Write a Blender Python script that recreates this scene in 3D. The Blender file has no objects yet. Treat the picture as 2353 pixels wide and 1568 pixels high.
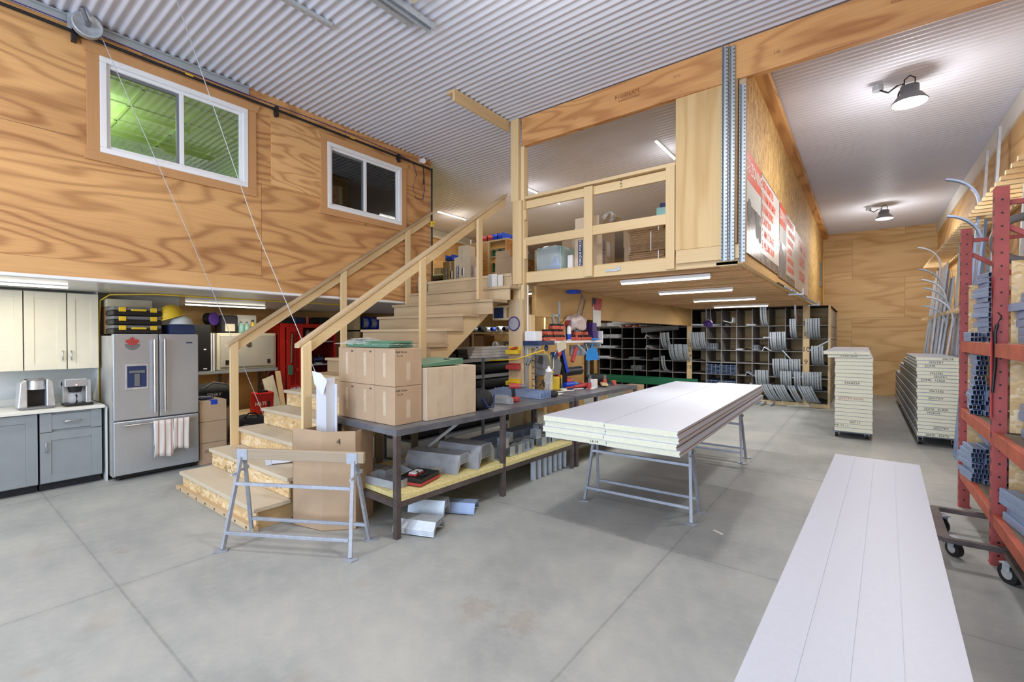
import bpy, math, random
from mathutils import Vector, Matrix
C = bpy.context.scene
COL = C.collection
rnd = random.Random(7)
PI = math.pi
# ---------------------------------------------------------------- camera
cam_d = bpy.data.cameras.new('camera'); cam = bpy.data.objects.new('camera', cam_d); COL.objects.link(cam)
cam_d.sensor_width = 36.0; cam_d.lens = 36.0*1054.4/2353.0; cam_d.clip_start = .05; cam_d.clip_end = 200
cam.location = (0, 0, 1.75); cam.rotation_euler = (math.radians(90-.61), 0, math.radians(37.5))
C.camera = cam
# ---------------------------------------------------------------- world, exposure
w = bpy.data.worlds.new('daylight'); C.world = w; w.use_nodes = True
w.node_tree.nodes['Background'].inputs[0].default_value = (.62, .74, 1.0, 1)
w.node_tree.nodes['Background'].inputs[1].default_value = 1.0
C.view_settings.view_transform = 'Standard'; C.view_settings.look = 'None'
C.view_settings.gamma = 1; C.view_settings.use_curve_mapping = False
C.view_settings.exposure = -0.46
# ---------------------------------------------------------------- large area lights
def area(name, loc, rot, sx, sy, power, color, spread=180):
    l = bpy.data.lights.new(name, 'AREA'); l.shape = 'RECTANGLE'; l.size = sx; l.size_y = sy
    l.energy = power; l.color = color; l.spread = math.radians(spread)
    o = bpy.data.objects.new(name, l); COL.objects.link(o); o.location = loc
    o.rotation_euler = rot; return o
WARM = (1.0, .90, .74); NEU = (1.0, .975, .94); DAY = (.64, .79, 1.0)
# daylight through the open overhead door and the side bays behind the camera
area('door_daylight', (-1.6, -4.8, 2.2), (math.radians(90), 0, 0), 6.0, 3.6, 640, DAY)
area('side_door_daylight', (-8.0, -4.8, 1.2), (math.radians(90), 0, 0), 2.6, 2.0, 60, NEU)
# ---------------------------------------------------------------- helpers
def lin(c):
    c = c/255.0
    return c/12.92 if c <= .04045 else ((c+.055)/1.055)**2.4
def rgb(r, g, b): return (lin(r), lin(g), lin(b), 1)
class MB:
    def __init__(s): s.v = []; s.f = []; s.sm = []
    def add(s, vs, fs, sm=False):
        n = len(s.v); s.v += [tuple(v) for v in vs]; s.f += [tuple(i+n for i in f) for f in fs]; s.sm += [sm]*len(fs); return s
    def box(s, x0, x1, y0, y1, z0, z1, M=None):
        vs = [Vector((x, y, z)) for z in (z0, z1) for y in (y0, y1) for x in (x0, x1)]
        if M is not None: vs = [M@v for v in vs]
        return s.add(vs, [(0,2,3,1),(4,5,7,6),(0,1,5,4),(2,6,7,3),(0,4,6,2),(1,3,7,5)])
    def cbox(s, c, d, rz=0, rx=0, ry=0):
        M = Matrix.Translation(c)@Matrix.Rotation(rz,4,'Z')@Matrix.Rotation(rx,4,'X')@Matrix.Rotation(ry,4,'Y')
        return s.box(-d[0]/2, d[0]/2, -d[1]/2, d[1]/2, -d[2]/2, d[2]/2, M)
    def bar(s, a, b, w, h=None, roll=0):
        a = Vector(a); b = Vector(b); h = h or w; d = (b-a); L = d.length
        q = d.to_track_quat('Z', 'Y').to_matrix().to_4x4()
        M = Matrix.Translation(a)@q@Matrix.Rotation(roll,4,'Z')
        return s.box(-w/2, w/2, -h/2, h/2, 0, L, M)
    def cyl(s, a, b, r, r2=None, n=16, caps=True):
        a = Vector(a); b = Vector(b); r2 = r if r2 is None else r2
        q = (b-a).to_track_quat('Z', 'Y').to_matrix()
        vs = []
        for p, rr in ((a, r), (b, r2)):
            for i in range(n):
                t = 2*PI*i/n; vs.append(p+q@Vector((rr*math.cos(t), rr*math.sin(t), 0)))
        s.add(vs, [(i, (i+1)%n, n+(i+1)%n, n+i) for i in range(n)], True)
        if caps: s.add(vs[:n], [tuple(range(n-1,-1,-1))]); s.add(vs[n:], [tuple(range(n))])
        return s
    def pipe(s, a, b, r, ri, n=12):
        a = Vector(a); b = Vector(b); q = (b-a).to_track_quat('Z', 'Y').to_matrix(); vs = []
        for p, rr in ((a, r), (b, r), (b, ri), (a, ri)):
            for i in range(n):
                t = 2*PI*i/n; vs.append(p+q@Vector((rr*math.cos(t), rr*math.sin(t), 0)))
        fs = []
        for k in range(4):
            for i in range(n): fs.append((k*n+i, k*n+(i+1)%n, ((k+1)%4)*n+(i+1)%n, ((k+1)%4)*n+i))
        return s.add(vs, fs, True)
    def tube(s, pts, r, n=8):
        pts = [Vector(p) for p in pts]; vs = []; up = Vector((0, 0, 1)); m = len(pts)
        for i, p in enumerate(pts):
            d = (pts[min(i+1, m-1)]-pts[max(i-1, 0)]).normalized()
            x = d.cross(up)
            if x.length < 1e-3: x = d.cross(Vector((0, 1, 0)))
            x.normalize(); y = x.cross(d)
            for k in range(n):
                t = 2*PI*k/n; vs.append(p+x*r*math.cos(t)+y*r*math.sin(t))
        fs = [(i*n+k, i*n+(k+1)%n, (i+1)*n+(k+1)%n, (i+1)*n+k) for i in range(m-1) for k in range(n)]
        s.add(vs, fs, True); s.add(vs[:n], [tuple(range(n))]); s.add(vs[-n:], [tuple(range(n))]); return s
    def sweep(s, pts, prof, side):
        # profile (a,b) swept along planar path; side = fixed sideways vector, closed profile
        pts = [Vector(p) for p in pts]; side = Vector(side).normalized(); m = len(pts); n = len(prof); vs = []
        for i, p in enumerate(pts):
            d = (pts[min(i+1, m-1)]-pts[max(i-1, 0)]).normalized(); nn = d.cross(side).normalized()
            for a, b in prof: vs.append(p+side*a+nn*b)
        s.add(vs, [(i*n+k, i*n+(k+1)%n, (i+1)*n+(k+1)%n, (i+1)*n+k) for i in range(m-1) for k in range(n)])
        s.add(vs[:n], [tuple(range(n))]); s.add(vs[-n:], [tuple(range(n))[::-1]]); return s
    def prism(s, poly, ax, a, b):
        # poly in the two other axes (in xyz order), extruded along ax from a to b
        def mk(p, t): return {'x': (t, p[0], p[1]), 'y': (p[0], t, p[1]), 'z': (p[0], p[1], t)}[ax]
        n = len(poly); s.add([mk(p, a) for p in poly]+[mk(p, b) for p in poly],
            [tuple(range(n)), tuple(range(2*n-1, n-1, -1))]+[(i, n+i, n+(i+1)%n, (i+1)%n) for i in range(n)]); return s
    def lathe(s, prof, c=(0,0,0), n=20, M=None):
        vs = []; m = len(prof)
        for r, z in prof:
            for i in range(n):
                t = 2*PI*i/n; v = Vector((r*math.cos(t), r*math.sin(t), z))
                if M is not None: v = M@v
                vs.append(v+Vector(c))
        return s.add(vs, [(k*n+i, k*n+(i+1)%n, (k+1)*n+(i+1)%n, (k+1)*n+i) for k in range(m-1) for i in range(n)], True)
    def blob(s, c, d, n=14, m=9, bump=.0, seed=1, M=None, power=1.0):
        r = random.Random(seed); vs = []; ph = [r.uniform(0, 6) for _ in range(6)]
        for j in range(m+1):
            th = PI*j/m
            for i in range(n):
                t = 2*PI*i/n; k = 1+bump*(math.sin(3*t+ph[0]+2*th)+.7*math.sin(5*t+ph[1]-3*th)+.6*math.sin(4*th+ph[2]))
                x, y, z = math.sin(th)*math.cos(t), math.sin(th)*math.sin(t), math.cos(th)
                f = lambda q: math.copysign(abs(q)**power, q)
                v = Vector((f(x)*d[0]*k, f(y)*d[1]*k, f(z)*d[2]*k))
                if M is not None: v = M@v
                vs.append(v+Vector(c))
        return s.add(vs, [(j*n+i, (j+1)*n+i, (j+1)*n+(i+1)%n, j*n+(i+1)%n) for j in range(m) for i in range(n)], True)
def mesh(name, mb, mat, off=(0,0,0)):
    me = bpy.data.meshes.new(name)
    ox, oy, oz = off
    me.from_pydata([(x-ox, y-oy, z-oz) for x, y, z in mb.v], [], mb.f)
    me.polygons.foreach_set('use_smooth', mb.sm)
    if mat: me.materials.append(mat)
    me.validate(); me.update()
    # consistent outward normals
    import bmesh
    bm = bmesh.new(); bm.from_mesh(me); bmesh.ops.recalc_face_normals(bm, faces=bm.faces); bm.to_mesh(me); bm.free()
    return me
ORG = {}
def bevel(o, w, seg=2):
    m = o.modifiers.new('bevel', 'BEVEL'); m.width = w; m.segments = seg; m.limit_method = 'ANGLE'; m.angle_limit = math.radians(40)
    try: m.harden_normals = False
    except Exception: pass
def T(name, label, cat, at=(0,0,0), group=None, rz=0, local=False):
    o = bpy.data.objects.new(name, None); COL.objects.link(o); o.empty_display_size = .1
    o.location = at; o.rotation_euler = (0, 0, rz); o['label'] = label; o['category'] = cat
    if group: o['group'] = group
    ORG[o.name] = (0,0,0) if local else tuple(at)
    return o
def P(par, name, mb, mat, bv=0, label=None, loc=None):
    off = ORG.get(par.name, (0,0,0))
    o = bpy.data.objects.new(name, mesh(name, mb, mat, off)); COL.objects.link(o); o.parent = par
    if loc: o.location = loc
    if bv: bevel(o, bv)
    if label: o['label'] = label
    ORG[o.name] = off
    return o
def S(name, mb, mat, label, cat, at=(0,0,0), group=None, bv=0, rz=0, local=False, kind=None):
    o = bpy.data.objects.new(name, mesh(name, mb, mat, (0,0,0) if local else at)); COL.objects.link(o)
    o.location = at; o.rotation_euler = (0, 0, rz); o['label'] = label; o['category'] = cat
    if group: o['group'] = group
    if kind: o['kind'] = kind
    ORG[o.name] = (0,0,0) if local else tuple(at)
    if bv: bevel(o, bv)
    return o
def ST(name, mb, mat, label=None, bv=0):
    o = bpy.data.objects.new(name, mesh(name, mb, mat)); COL.objects.link(o); o['kind'] = 'structure'
    o['label'] = label or name.replace('_', ' '); o['category'] = 'building part'
    ORG[o.name] = (0,0,0)
    if bv: bevel(o, bv)
    return o
def kids(o): return [c for c in bpy.data.objects if c.parent == o]
def dup(o, loc=None, rz=None, label=None, group=None, par=None, rot=None):
    ch = CH.get(o.name)
    if ch is None: ch = CH[o.name] = kids(o)
    c = o.copy(); COL.objects.link(c)
    if par is not None: c.parent = par
    if loc is not None: c.location = loc
    if rz is not None: c.rotation_euler = (0, 0, rz)
    if rot is not None: c.rotation_euler = rot
    if label: c['label'] = label
    if group: c['group'] = group
    ORG[c.name] = ORG.get(o.name, (0,0,0))
    for k in ch: dup(k, par=c)
    return c
CH = {}
def text(par, s, size, mat, M, name='lettering', ext=.001, bold=0, align='CENTER', sx=1.0, label=None):
    cu = bpy.data.curves.new('t', 'FONT'); cu.body = s; cu.size = size; cu.align_x = align; cu.align_y = 'CENTER'
    cu.extrude = ext; cu.offset = bold; cu.resolution_u = 2
    to = bpy.data.objects.new('t', cu); COL.objects.link(to)
    dg = bpy.context.evaluated_depsgraph_get(); dg.update()
    me = bpy.data.meshes.new_from_object(to.evaluated_get(dg)); bpy.data.objects.remove(to); bpy.data.curves.remove(cu)
    me.transform(Matrix.Translation([-k for k in ORG.get(par.name, (0,0,0))])@M@Matrix.Diagonal((sx, 1, 1, 1)))
    me.materials.clear(); me.materials.append(mat); me.name = name
    o = bpy.data.objects.new(name, me); COL.objects.link(o); o.parent = par
    if label: o['label'] = label
    return o
def face(loc, d, roll=0):
    """matrix that lays text on a plane: d = '-y','+x','-x','+y' is the side it is read from"""
    R = {'-y': Matrix.Rotation(PI/2,4,'X'), '+x': Matrix.Rotation(PI/2,4,'Z')@Matrix.Rotation(PI/2,4,'X'),
         '-x': Matrix.Rotation(-PI/2,4,'Z')@Matrix.Rotation(PI/2,4,'X'), '+y': Matrix.Rotation(PI,4,'Z')@Matrix.Rotation(PI/2,4,'X'), '+z': Matrix.Identity(4)}[d]
    return Matrix.Translation(loc)@R@Matrix.Rotation(roll,4,'Z')
# ---------------------------------------------------------------- materials
def newmat(name):
    m = bpy.data.materials.new(name); m.use_nodes = True; nt = m.node_tree
    return m, nt, nt.nodes['Principled BSDF']
def N(nt, t, **kw):
    n = nt.nodes.new(t)
    for k, v in kw.items():
        if k.startswith('_'): setattr(n, k[1:], v)
        else:
            key = int(k[1:]) if k[0] == 'i' and k[1:].isdigit() else k.replace('__', ' ')
            if hasattr(v, 'links') or isinstance(v, bpy.types.NodeSocket): nt.links.new(v, n.inputs[key])
            else: n.inputs[key].default_value = v
    return n
def ramp(nt, fac, stops):
    r = nt.nodes.new('ShaderNodeValToRGB'); e = r.color_ramp.elements
    while len(e) < len(stops): e.new(.5)
    for i, (p, c) in enumerate(stops): e[i].position = p; e[i].color = c
    nt.links.new(fac, r.inputs[0]); return r.outputs[0]
def mixc(nt, f, a, b, mode='MIX'):
    m = nt.nodes.new('ShaderNodeMix'); m.data_type = 'RGBA'; m.blend_type = mode
    for i, v in ((0, f), (6, a), (7, b)):
        if isinstance(v, bpy.types.NodeSocket): nt.links.new(v, m.inputs[i])
        else: m.inputs[i].default_value = v
    return m.outputs[2]
def math_(nt, op, a, b=0.0, c=0.0):
    n = nt.nodes.new('ShaderNodeMath'); n.operation = op
    for i, v in enumerate((a, b, c)):
        if isinstance(v, bpy.types.NodeSocket): nt.links.new(v, n.inputs[i])
        elif i < len(n.inputs): n.inputs[i].default_value = v
    return n.outputs[0]
def flat(name, c, rough=.55, metal=0, var=0.06, scale=6, bump=0, spec=.5, alpha=1, coat=0):
    m, nt, b = newmat(name)
    tc = nt.nodes.new('ShaderNodeTexCoord'); oi = nt.nodes.new('ShaderNodeObjectInfo')
    nz = N(nt, 'ShaderNodeTexNoise', Vector=tc.outputs['Object'], Scale=scale, Detail=4.0)
    d = tuple(x*(1-var*1.6) for x in c[:3])+(1,); l = tuple(min(1, x*(1+var)) for x in c[:3])+(1,)
    nt.links.new(ramp(nt, nz.outputs[0], [(.3, d), (.7, l)]), b.inputs['Base Color'])
    b.inputs['Roughness'].default_value = rough; b.inputs['Metallic'].default_value = metal
    b.inputs['Specular IOR Level'].default_value = spec
    if coat: b.inputs['Coat Weight'].default_value = coat
    if alpha < 1: b.inputs['Alpha'].default_value = alpha
    if bump:
        bp = N(nt, 'ShaderNodeBump', Height=nz.outputs[0], Strength=bump, Distance=.01); nt.links.new(bp.outputs[0], b.inputs['Normal'])
    return m
def wood(name, dark, light, axis='y', ring=1.1, rings=26, stretch=.16, rough=.62, knots=.5, sheet=None, seam=None, ringamt=.75, rvar=.25):
    m, nt, b = newmat(name)
    tc = nt.nodes.new('ShaderNodeTexCoord'); oi = nt.nodes.new('ShaderNodeObjectInfo')
    off = N(nt, 'ShaderNodeVectorMath', _operation='ADD', i0=tc.outputs['Object'])
    cm = nt.nodes.new('ShaderNodeCombineXYZ'); r7 = math_(nt, 'MULTIPLY', oi.outputs['Random'], 31.0)
    for i in range(3): nt.links.new(r7, cm.inputs[i])
    nt.links.new(cm.outputs[0], off.inputs[1]); vec = off.outputs[0]; seamf = None
    if sheet:   # plywood sheets: brick pattern gives each sheet its own grain and a thin seam
        sp = nt.nodes.new('ShaderNodeSeparateXYZ'); nt.links.new(tc.outputs['Object'], sp.inputs[0]); cb = nt.nodes.new('ShaderNodeCombineXYZ')
        nt.links.new(sp.outputs['XYZ'.index(sheet[0].upper())], cb.inputs[0]); nt.links.new(sp.outputs['XYZ'.index(sheet[1].upper())], cb.inputs[1])
        mp = N(nt, 'ShaderNodeMapping', Vector=cb.outputs[0]); mp.inputs['Location'].default_value = (sheet[4], sheet[5], 0)
        bk = N(nt, 'ShaderNodeTexBrick', Vector=mp.outputs[0], Color1=(0,0,0,1), Color2=(1,1,1,1), Scale=1.0); bk.offset = sheet[6] if len(sheet) > 6 else .5
        bk.inputs['Mortar Size'].default_value = .0035; bk.inputs['Mortar Smooth'].default_value = .0; bk.inputs['Brick Width'].default_value = sheet[2]; bk.inputs['Row Height'].default_value = sheet[3]
        seamf = bk.outputs['Fac']; sc = N(nt, 'ShaderNodeVectorMath', _operation='SCALE', i0=bk.outputs['Color']); sc.inputs[3].default_value = 23.0
        a2 = N(nt, 'ShaderNodeVectorMath', _operation='ADD', i0=vec, i1=sc.outputs[0]); vec = a2.outputs[0]
    mp = N(nt, 'ShaderNodeMapping', Vector=vec); s = [1, 1, 1]; s['xyz'.index(axis)] = stretch; mp.inputs['Scale'].default_value = s
    n1 = N(nt, 'ShaderNodeTexNoise', Vector=mp.outputs[0], Scale=ring, Detail=2.5, Roughness=.45)
    sn = math_(nt, 'SINE', math_(nt, 'MULTIPLY', n1.outputs[0], rings*2.0))
    mp2 = N(nt, 'ShaderNodeMapping', Vector=vec); s2 = [60, 60, 60]; s2['xyz'.index(axis)] = 2.2; mp2.inputs['Scale'].default_value = s2
    n2 = N(nt, 'ShaderNodeTexNoise', Vector=mp2.outputs[0], Scale=1.0, Detail=3.0)
    n3 = N(nt, 'ShaderNodeTexNoise', Vector=mp.outputs[0], Scale=ring*1.6, Detail=1.0)
    f = math_(nt, 'ADD', math_(nt, 'MULTIPLY', math_(nt, 'POWER', math_(nt, 'MULTIPLY_ADD', sn, .5, .5), 2.6), ringamt*.62), math_(nt, 'MULTIPLY', n2.outputs[0], .35))
    f = math_(nt, 'ADD', f, math_(nt, 'MULTIPLY_ADD', n3.outputs[0], .7, -.30))
    col = ramp(nt, f, [(.05, light), (.85, dark)])
    if knots:
        mk = N(nt, 'ShaderNodeMapping', Vector=vec); sk = [1, 1, 1]; sk['xyz'.index(axis)] = .55; mk.inputs['Scale'].default_value = sk
        vo = N(nt, 'ShaderNodeTexVoronoi', Vector=mk.outputs[0], Scale=2.6)
        col = mixc(nt, ramp(nt, vo.outputs['Distance'], [(.018, (knots,)*3+(1,)), (.05, (0,0,0,1))]), col, tuple(x*.35 for x in dark[:3])+(1,))
    col = mixc(nt, math_(nt, 'MULTIPLY', oi.outputs['Random'], rvar), col, tuple(x*.72 for x in dark[:3])+(1,))
    if seamf is not None: col = mixc(nt, math_(nt, 'MULTIPLY', seamf, .6), col, tuple(x*.25 for x in dark[:3])+(1,))
    nt.links.new(col, b.inputs['Base Color']); b.inputs['Roughness'].default_value = rough
    bp = N(nt, 'ShaderNodeBump', Height=n2.outputs[0], Strength=.12, Distance=.004); nt.links.new(bp.outputs[0], b.inputs['Normal'])
    return m
def osb(name, axis, c1, c2, c3):
    m, nt, b = newmat(name); tc = nt.nodes.new('ShaderNodeTexCoord'); oi = nt.nodes.new('ShaderNodeObjectInfo')
    nz = N(nt, 'ShaderNodeTexNoise', Vector=tc.outputs['Object'], Scale=9.0, Detail=2.0)
    ds = N(nt, 'ShaderNodeVectorMath', _operation='SCALE', i0=nz.outputs['Color']); ds.inputs[3].default_value = .16
    ad = N(nt, 'ShaderNodeVectorMath', _operation='ADD', i0=tc.outputs['Object'], i1=ds.outputs[0])
    mp = N(nt, 'ShaderNodeMapping', Vector=ad.outputs[0]); s = [34, 34, 34]; s['xyz'.index(axis)] = 9; mp.inputs['Scale'].default_value = s
    vo = N(nt, 'ShaderNodeTexVoronoi', Vector=mp.outputs[0], Scale=1.0); sp = nt.nodes.new('ShaderNodeSeparateColor'); nt.links.new(vo.outputs['Color'], sp.inputs[0])
    c = ramp(nt, sp.outputs[0], [(0, c1), (.5, c2), (.88, c3), (1, tuple(x*.45 for x in c1[:3])+(1,))])
    n2 = N(nt, 'ShaderNodeTexNoise', Vector=tc.outputs['Object'], Scale=1.2, Detail=2.0)
    c = mixc(nt, ramp(nt, n2.outputs[0], [(.4, (0,0,0,1)), (.8, (.5,.5,.5,1))]), c, c1)
    nt.links.new(c, b.inputs['Base Color']); b.inputs['Roughness'].default_value = .6
    bp = N(nt, 'ShaderNodeBump', Height=sp.outputs[1], Strength=.25, Distance=.003); nt.links.new(bp.outputs[0], b.inputs['Normal'])
    return m
def steel(name, c, rough=.4, metal=.85, scale=25, var=.18, axis=None, ra=.2):
    m, nt, b = newmat(name); tc = nt.nodes.new('ShaderNodeTexCoord'); mp = N(nt, 'ShaderNodeMapping', Vector=tc.outputs['Object'])
    if axis: s = [40, 40, 40]; s['xyz'.index(axis)] = .6; mp.inputs['Scale'].default_value = s
    nz = N(nt, 'ShaderNodeTexNoise', Vector=mp.outputs[0], Scale=1.0 if axis else scale, Detail=3.0)
    n2 = N(nt, 'ShaderNodeTexNoise', Vector=tc.outputs['Object'], Scale=2.3, Detail=3.0)
    f = math_(nt, 'ADD', math_(nt, 'MULTIPLY', nz.outputs[0], .5), math_(nt, 'MULTIPLY', n2.outputs[0], .5))
    nt.links.new(ramp(nt, f, [(.32, tuple(x*(1-var) for x in c[:3])+(1,)), (.68, tuple(min(1, x*(1+var)) for x in c[:3])+(1,))]), b.inputs['Base Color'])
    nt.links.new(math_(nt, 'MULTIPLY_ADD', nz.outputs[0], ra, rough-ra/2), b.inputs['Roughness']); b.inputs['Metallic'].default_value = metal
    return m
def emit(name, c, s):
    m, nt, b = newmat(name); b.inputs['Base Color'].default_value = (.9, .9, .9, 1)
    b.inputs['Emission Color'].default_value = c; b.inputs['Emission Strength'].default_value = s; return m
M = {}
M['plyL'] = wood('fir_plywood_sheets', rgb(150,98,56), rgb(224,174,114), 'y', 1.35, 66, .2, ringamt=.6, knots=.6, sheet=('y', 'z', 2.44, 1.22, -1.53+2.44*2, -2.50+.0, .5), rvar=0)
M['plyback'] = wood('pale_plywood_sheets', rgb(184,138,84), rgb(232,200,146), 'x', 1.2, 36, .16, knots=.15, sheet=('x', 'z', 2.44, 1.22, .3, .2, .5), rvar=0, ringamt=.5)
M['plyR'] = wood('side_plywood_sheets', rgb(182,134,80), rgb(226,190,134), 'y', 1.2, 36, .16, knots=.15, sheet=('y', 'z', 2.44, 1.22, .3, .2, .5), rvar=0, ringamt=.5)
M['ply'] = wood('yellow_plywood', rgb(190,150,94), rgb(230,202,150), 'z', 1.3, 40, .16, knots=.2, ringamt=.55)
M['plyy'] = wood('beam_plywood', rgb(186,142,84), rgb(222,186,126), 'y', 1.3, 20, .18, knots=.3, ringamt=.45)
M['patch'] = wood('fir_plywood_patch', rgb(176,124,72), rgb(230,184,126), 'y', 3.2, 34, .22, knots=0, rvar=0)
M['glu'] = wood('laminated_beam_wood', rgb(164,104,58), rgb(224,170,110), 'x', 1.8, 48, .2, ringamt=.55, knots=.6, rvar=0)
M['fasc'] = wood('fir_fascia', rgb(164,114,66), rgb(222,174,116), 'y', 2.0, 24, .14, knots=.6, rvar=0)
M['trimw'] = wood('stained_trim_wood', rgb(172,122,76), rgb(204,156,106), 'z', 1.0, 5, .1, knots=.15, ringamt=.25, rvar=0)
for a in 'xyz': M['lum'+a] = wood('spruce_lumber_'+a, rgb(190,156,108), rgb(236,212,166), a, 1.2, 8, .1, knots=.75, ringamt=.3, rvar=.2)
for a in 'xyz': M['old'+a] = wood('worn_lumber_'+a, rgb(152,124,90), rgb(214,190,154), a, 1.4, 8, .1, knots=.75, ringamt=.35, rvar=.25)
M['tread'] = wood('dusty_step_board', rgb(176,158,134), rgb(212,200,178), 'x', 1.2, 6, .1, knots=.1, ringamt=.2, rvar=.1)
M['joist'] = wood('joist_lumber', rgb(170,120,70), rgb(224,184,128), 'x', 1.3, 10, .1, knots=.6, ringamt=.5)
M['osb'] = osb('strand_board', 'y', rgb(206,168,104), rgb(222,190,130), rgb(238,214,164))
M['osbv'] = osb('strand_board_wall', 'z', rgb(170,132,78), rgb(206,170,106), rgb(230,200,136))
M['osbx'] = osb('strand_board_panel', 'x', rgb(204,168,116), rgb(226,198,150), rgb(242,222,186))
M['galv'] = steel('galvanised_steel', rgb(186,194,202), .45, .4, 30)
M['zinc'] = steel('painted_zinc_tube', rgb(172,178,190), .5, .45, 30)
M['prof'] = steel('blue_grey_profile_steel', rgb(146,166,200), .42, .3, 12)
M['alum'] = steel('aluminium', rgb(204,208,214), .35, .55, 14)
M['mill'] = steel('bare_mill_steel', rgb(122,125,134), .42, .5, 7, .3)
M['rust'] = steel('rusty_mill_steel', rgb(104,94,92), .55, .5, 9, .35)
M['stain'] = steel('brushed_stainless', rgb(186,192,200), .34, .6, axis='x', var=.05, ra=.06)
M['chrome'] = steel('polished_metal', rgb(210,210,212), .18, 1, 5, .04)
M['fridges'] = flat('fridge_side_grey', rgb(176,176,174), .5, .2)
M['white'] = flat('white_paint', rgb(232,232,228), .45, var=.02)
M['pvc'] = flat('white_vinyl', rgb(236,238,242), .3, var=.01)
M['ceil'] = flat('white_corrugated_steel', rgb(208,210,222), .42, var=.03, scale=1.5)
M['soffit'] = flat('glossy_white_panel', rgb(226,224,220), .22, var=.02, scale=2)
M['weath'] = wood('weathered_plank', rgb(122,108,90), rgb(176,160,136), 'x', 1.4, 12, .1, knots=.6, ringamt=.35, rvar=.1)
M['blade'] = flat('ground_steel', rgb(176,176,186), .25, .35)
M['cabw'] = flat('cream_cabinet_paint', rgb(228,224,206), .45, var=.02)
M['cabg'] = flat('grey_cabinet_paint', rgb(142,150,156), .5, var=.03)
M['counter'] = flat('white_countertop', rgb(226,226,220), .3, var=.03)
M['wallw'] = flat('pale_wall_paint', rgb(214,220,222), .6, var=.02, scale=1)
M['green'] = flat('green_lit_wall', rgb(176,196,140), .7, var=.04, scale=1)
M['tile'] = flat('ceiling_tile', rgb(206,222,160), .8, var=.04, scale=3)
M['black'] = flat('black_plastic', rgb(24,25,28), .4)
M['rubber'] = flat('black_rubber', rgb(30,30,32), .6)
M['dark'] = flat('dark_fabric', rgb(38,38,44), .8, var=.2, scale=20, bump=.3)
M['deep'] = flat('shade_dark_board', rgb(42,38,36), .7, var=.2)  # dark tone stands in for shade inside the unlit pigeonholes
M['binw'] = flat('grey_bin_board', rgb(150,146,144), .6)
M['card'] = flat('corrugated_cardboard', rgb(184,158,130), .75, var=.05, scale=4)
M['cardl'] = flat('light_cardboard', rgb(206,188,164), .75, var=.05, scale=4)
M['cardd'] = flat('dark_cardboard', rgb(158,124,88), .8, var=.1, scale=30)
M['tape'] = flat('packing_tape', rgb(205,186,160), .2, var=.08, scale=20)
M['foam'] = flat('cream_foam_core', rgb(226,228,208), .75, var=.03, scale=40)
M['foamy'] = flat('yellow_foam_edge', rgb(226,212,150), .8, var=.12, scale=40)
M['panel'] = flat('white_panel_skin', rgb(192,198,214), .42, var=.015, scale=60, bump=.03)
M['red'] = flat('red_locker_paint', rgb(196,34,26), .4, var=.05)
M['redd'] = flat('dark_red_locker', rgb(120,20,20), .5, var=.05)
M['rack'] = flat('faded_red_rack_paint', rgb(172,82,80), .55, var=.14, scale=5)
M['racko'] = flat('orange_red_beam_paint', rgb(186,92,66), .55, var=.2, scale=5)
M['yel'] = flat('yellow_plastic', rgb(232,196,50), .45)
M['oran'] = flat('orange_tool_plastic', rgb(198,92,68), .45, var=.08)
M['redt'] = flat('red_tool_plastic', rgb(180,66,64), .45)
M['grey'] = flat('grey_plastic', rgb(112,114,118), .5)
M['blue'] = flat('blue_plastic', rgb(30,70,190), .4)
M['lblue'] = flat('light_blue_plastic', rgb(36,140,222), .35)
M['navy'] = flat('navy_plastic', rgb(36,52,96), .5)
M['dgreen'] = flat('green_painted_steel', rgb(24,104,70), .4)
M['pgreen'] = flat('muted_green_steel', rgb(84,128,104), .45)
M['teal'] = flat('teal_glass_block', rgb(140,186,180), .3)
M['redp'] = flat('sign_red', rgb(226,92,60), .5, var=.03)
M['signw'] = flat('sign_white', rgb(228,226,226), .25, var=.02)
M['signp'] = flat('grey_photo_print', rgb(128,126,126), .25, var=.5, scale=4)
M['ink'] = flat('black_ink', rgb(60,58,60), .8)
M['inkr'] = flat('red_ink', rgb(176,96,84), .8)
M['inkb'] = flat('brown_stamp', rgb(130,80,44), .8)
M['wtxt'] = flat('white_print', rgb(235,232,232), .6, var=0)
M['cloth'] = flat('striped_towel', rgb(216,212,210), .9, bump=.2, scale=40)
M['conc'] = None
M['tube'] = emit('fluorescent_tube', (1, .96, .86, 1), 7.0)
M['lens'] = emit('lamp_lens', (1, .97, .92, 1), 14.0)
M['redled'] = emit('red_indicator', (1, .05, .03, 1), 3)
M['slush'] = flat('purple_plastic', rgb(70,44,120), .4)
M['gutt'] = flat('white_aluminium_gutter', rgb(214,218,228), .35, var=.02)
M['mesh'] = flat('dark_mesh_roll', rgb(46,48,52), .35, var=.3, scale=60, bump=.4)
M['ctan'] = flat('tan_case', rgb(205,200,176), .5)
M['pallet'] = wood('grey_weathered_pallet', rgb(120,108,92), rgb(170,158,138), 'z', 1.2, 8, .1, knots=.5)
M['wbag'] = flat('white_plastic_bag', rgb(224,206,200), .3, var=.06, bump=.3, scale=12)
def checker_plate():
    m, nt, b = newmat('checker_plate_metal'); tc = nt.nodes.new('ShaderNodeTexCoord')
    mp = N(nt, 'ShaderNodeMapping', Vector=tc.outputs['Object']); mp.inputs['Rotation'].default_value = (PI/4, 0, 0)
    ck = N(nt, 'ShaderNodeTexChecker', Vector=mp.outputs[0], Scale=44.0)
    b.inputs['Base Color'].default_value = rgb(196,194,182); b.inputs['Metallic'].default_value = .35; b.inputs['Roughness'].default_value = .35
    bp = N(nt, 'ShaderNodeBump', Height=ck.outputs['Fac'], Strength=.5, Distance=.004); nt.links.new(bp.outputs[0], b.inputs['Normal']); return m
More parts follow.
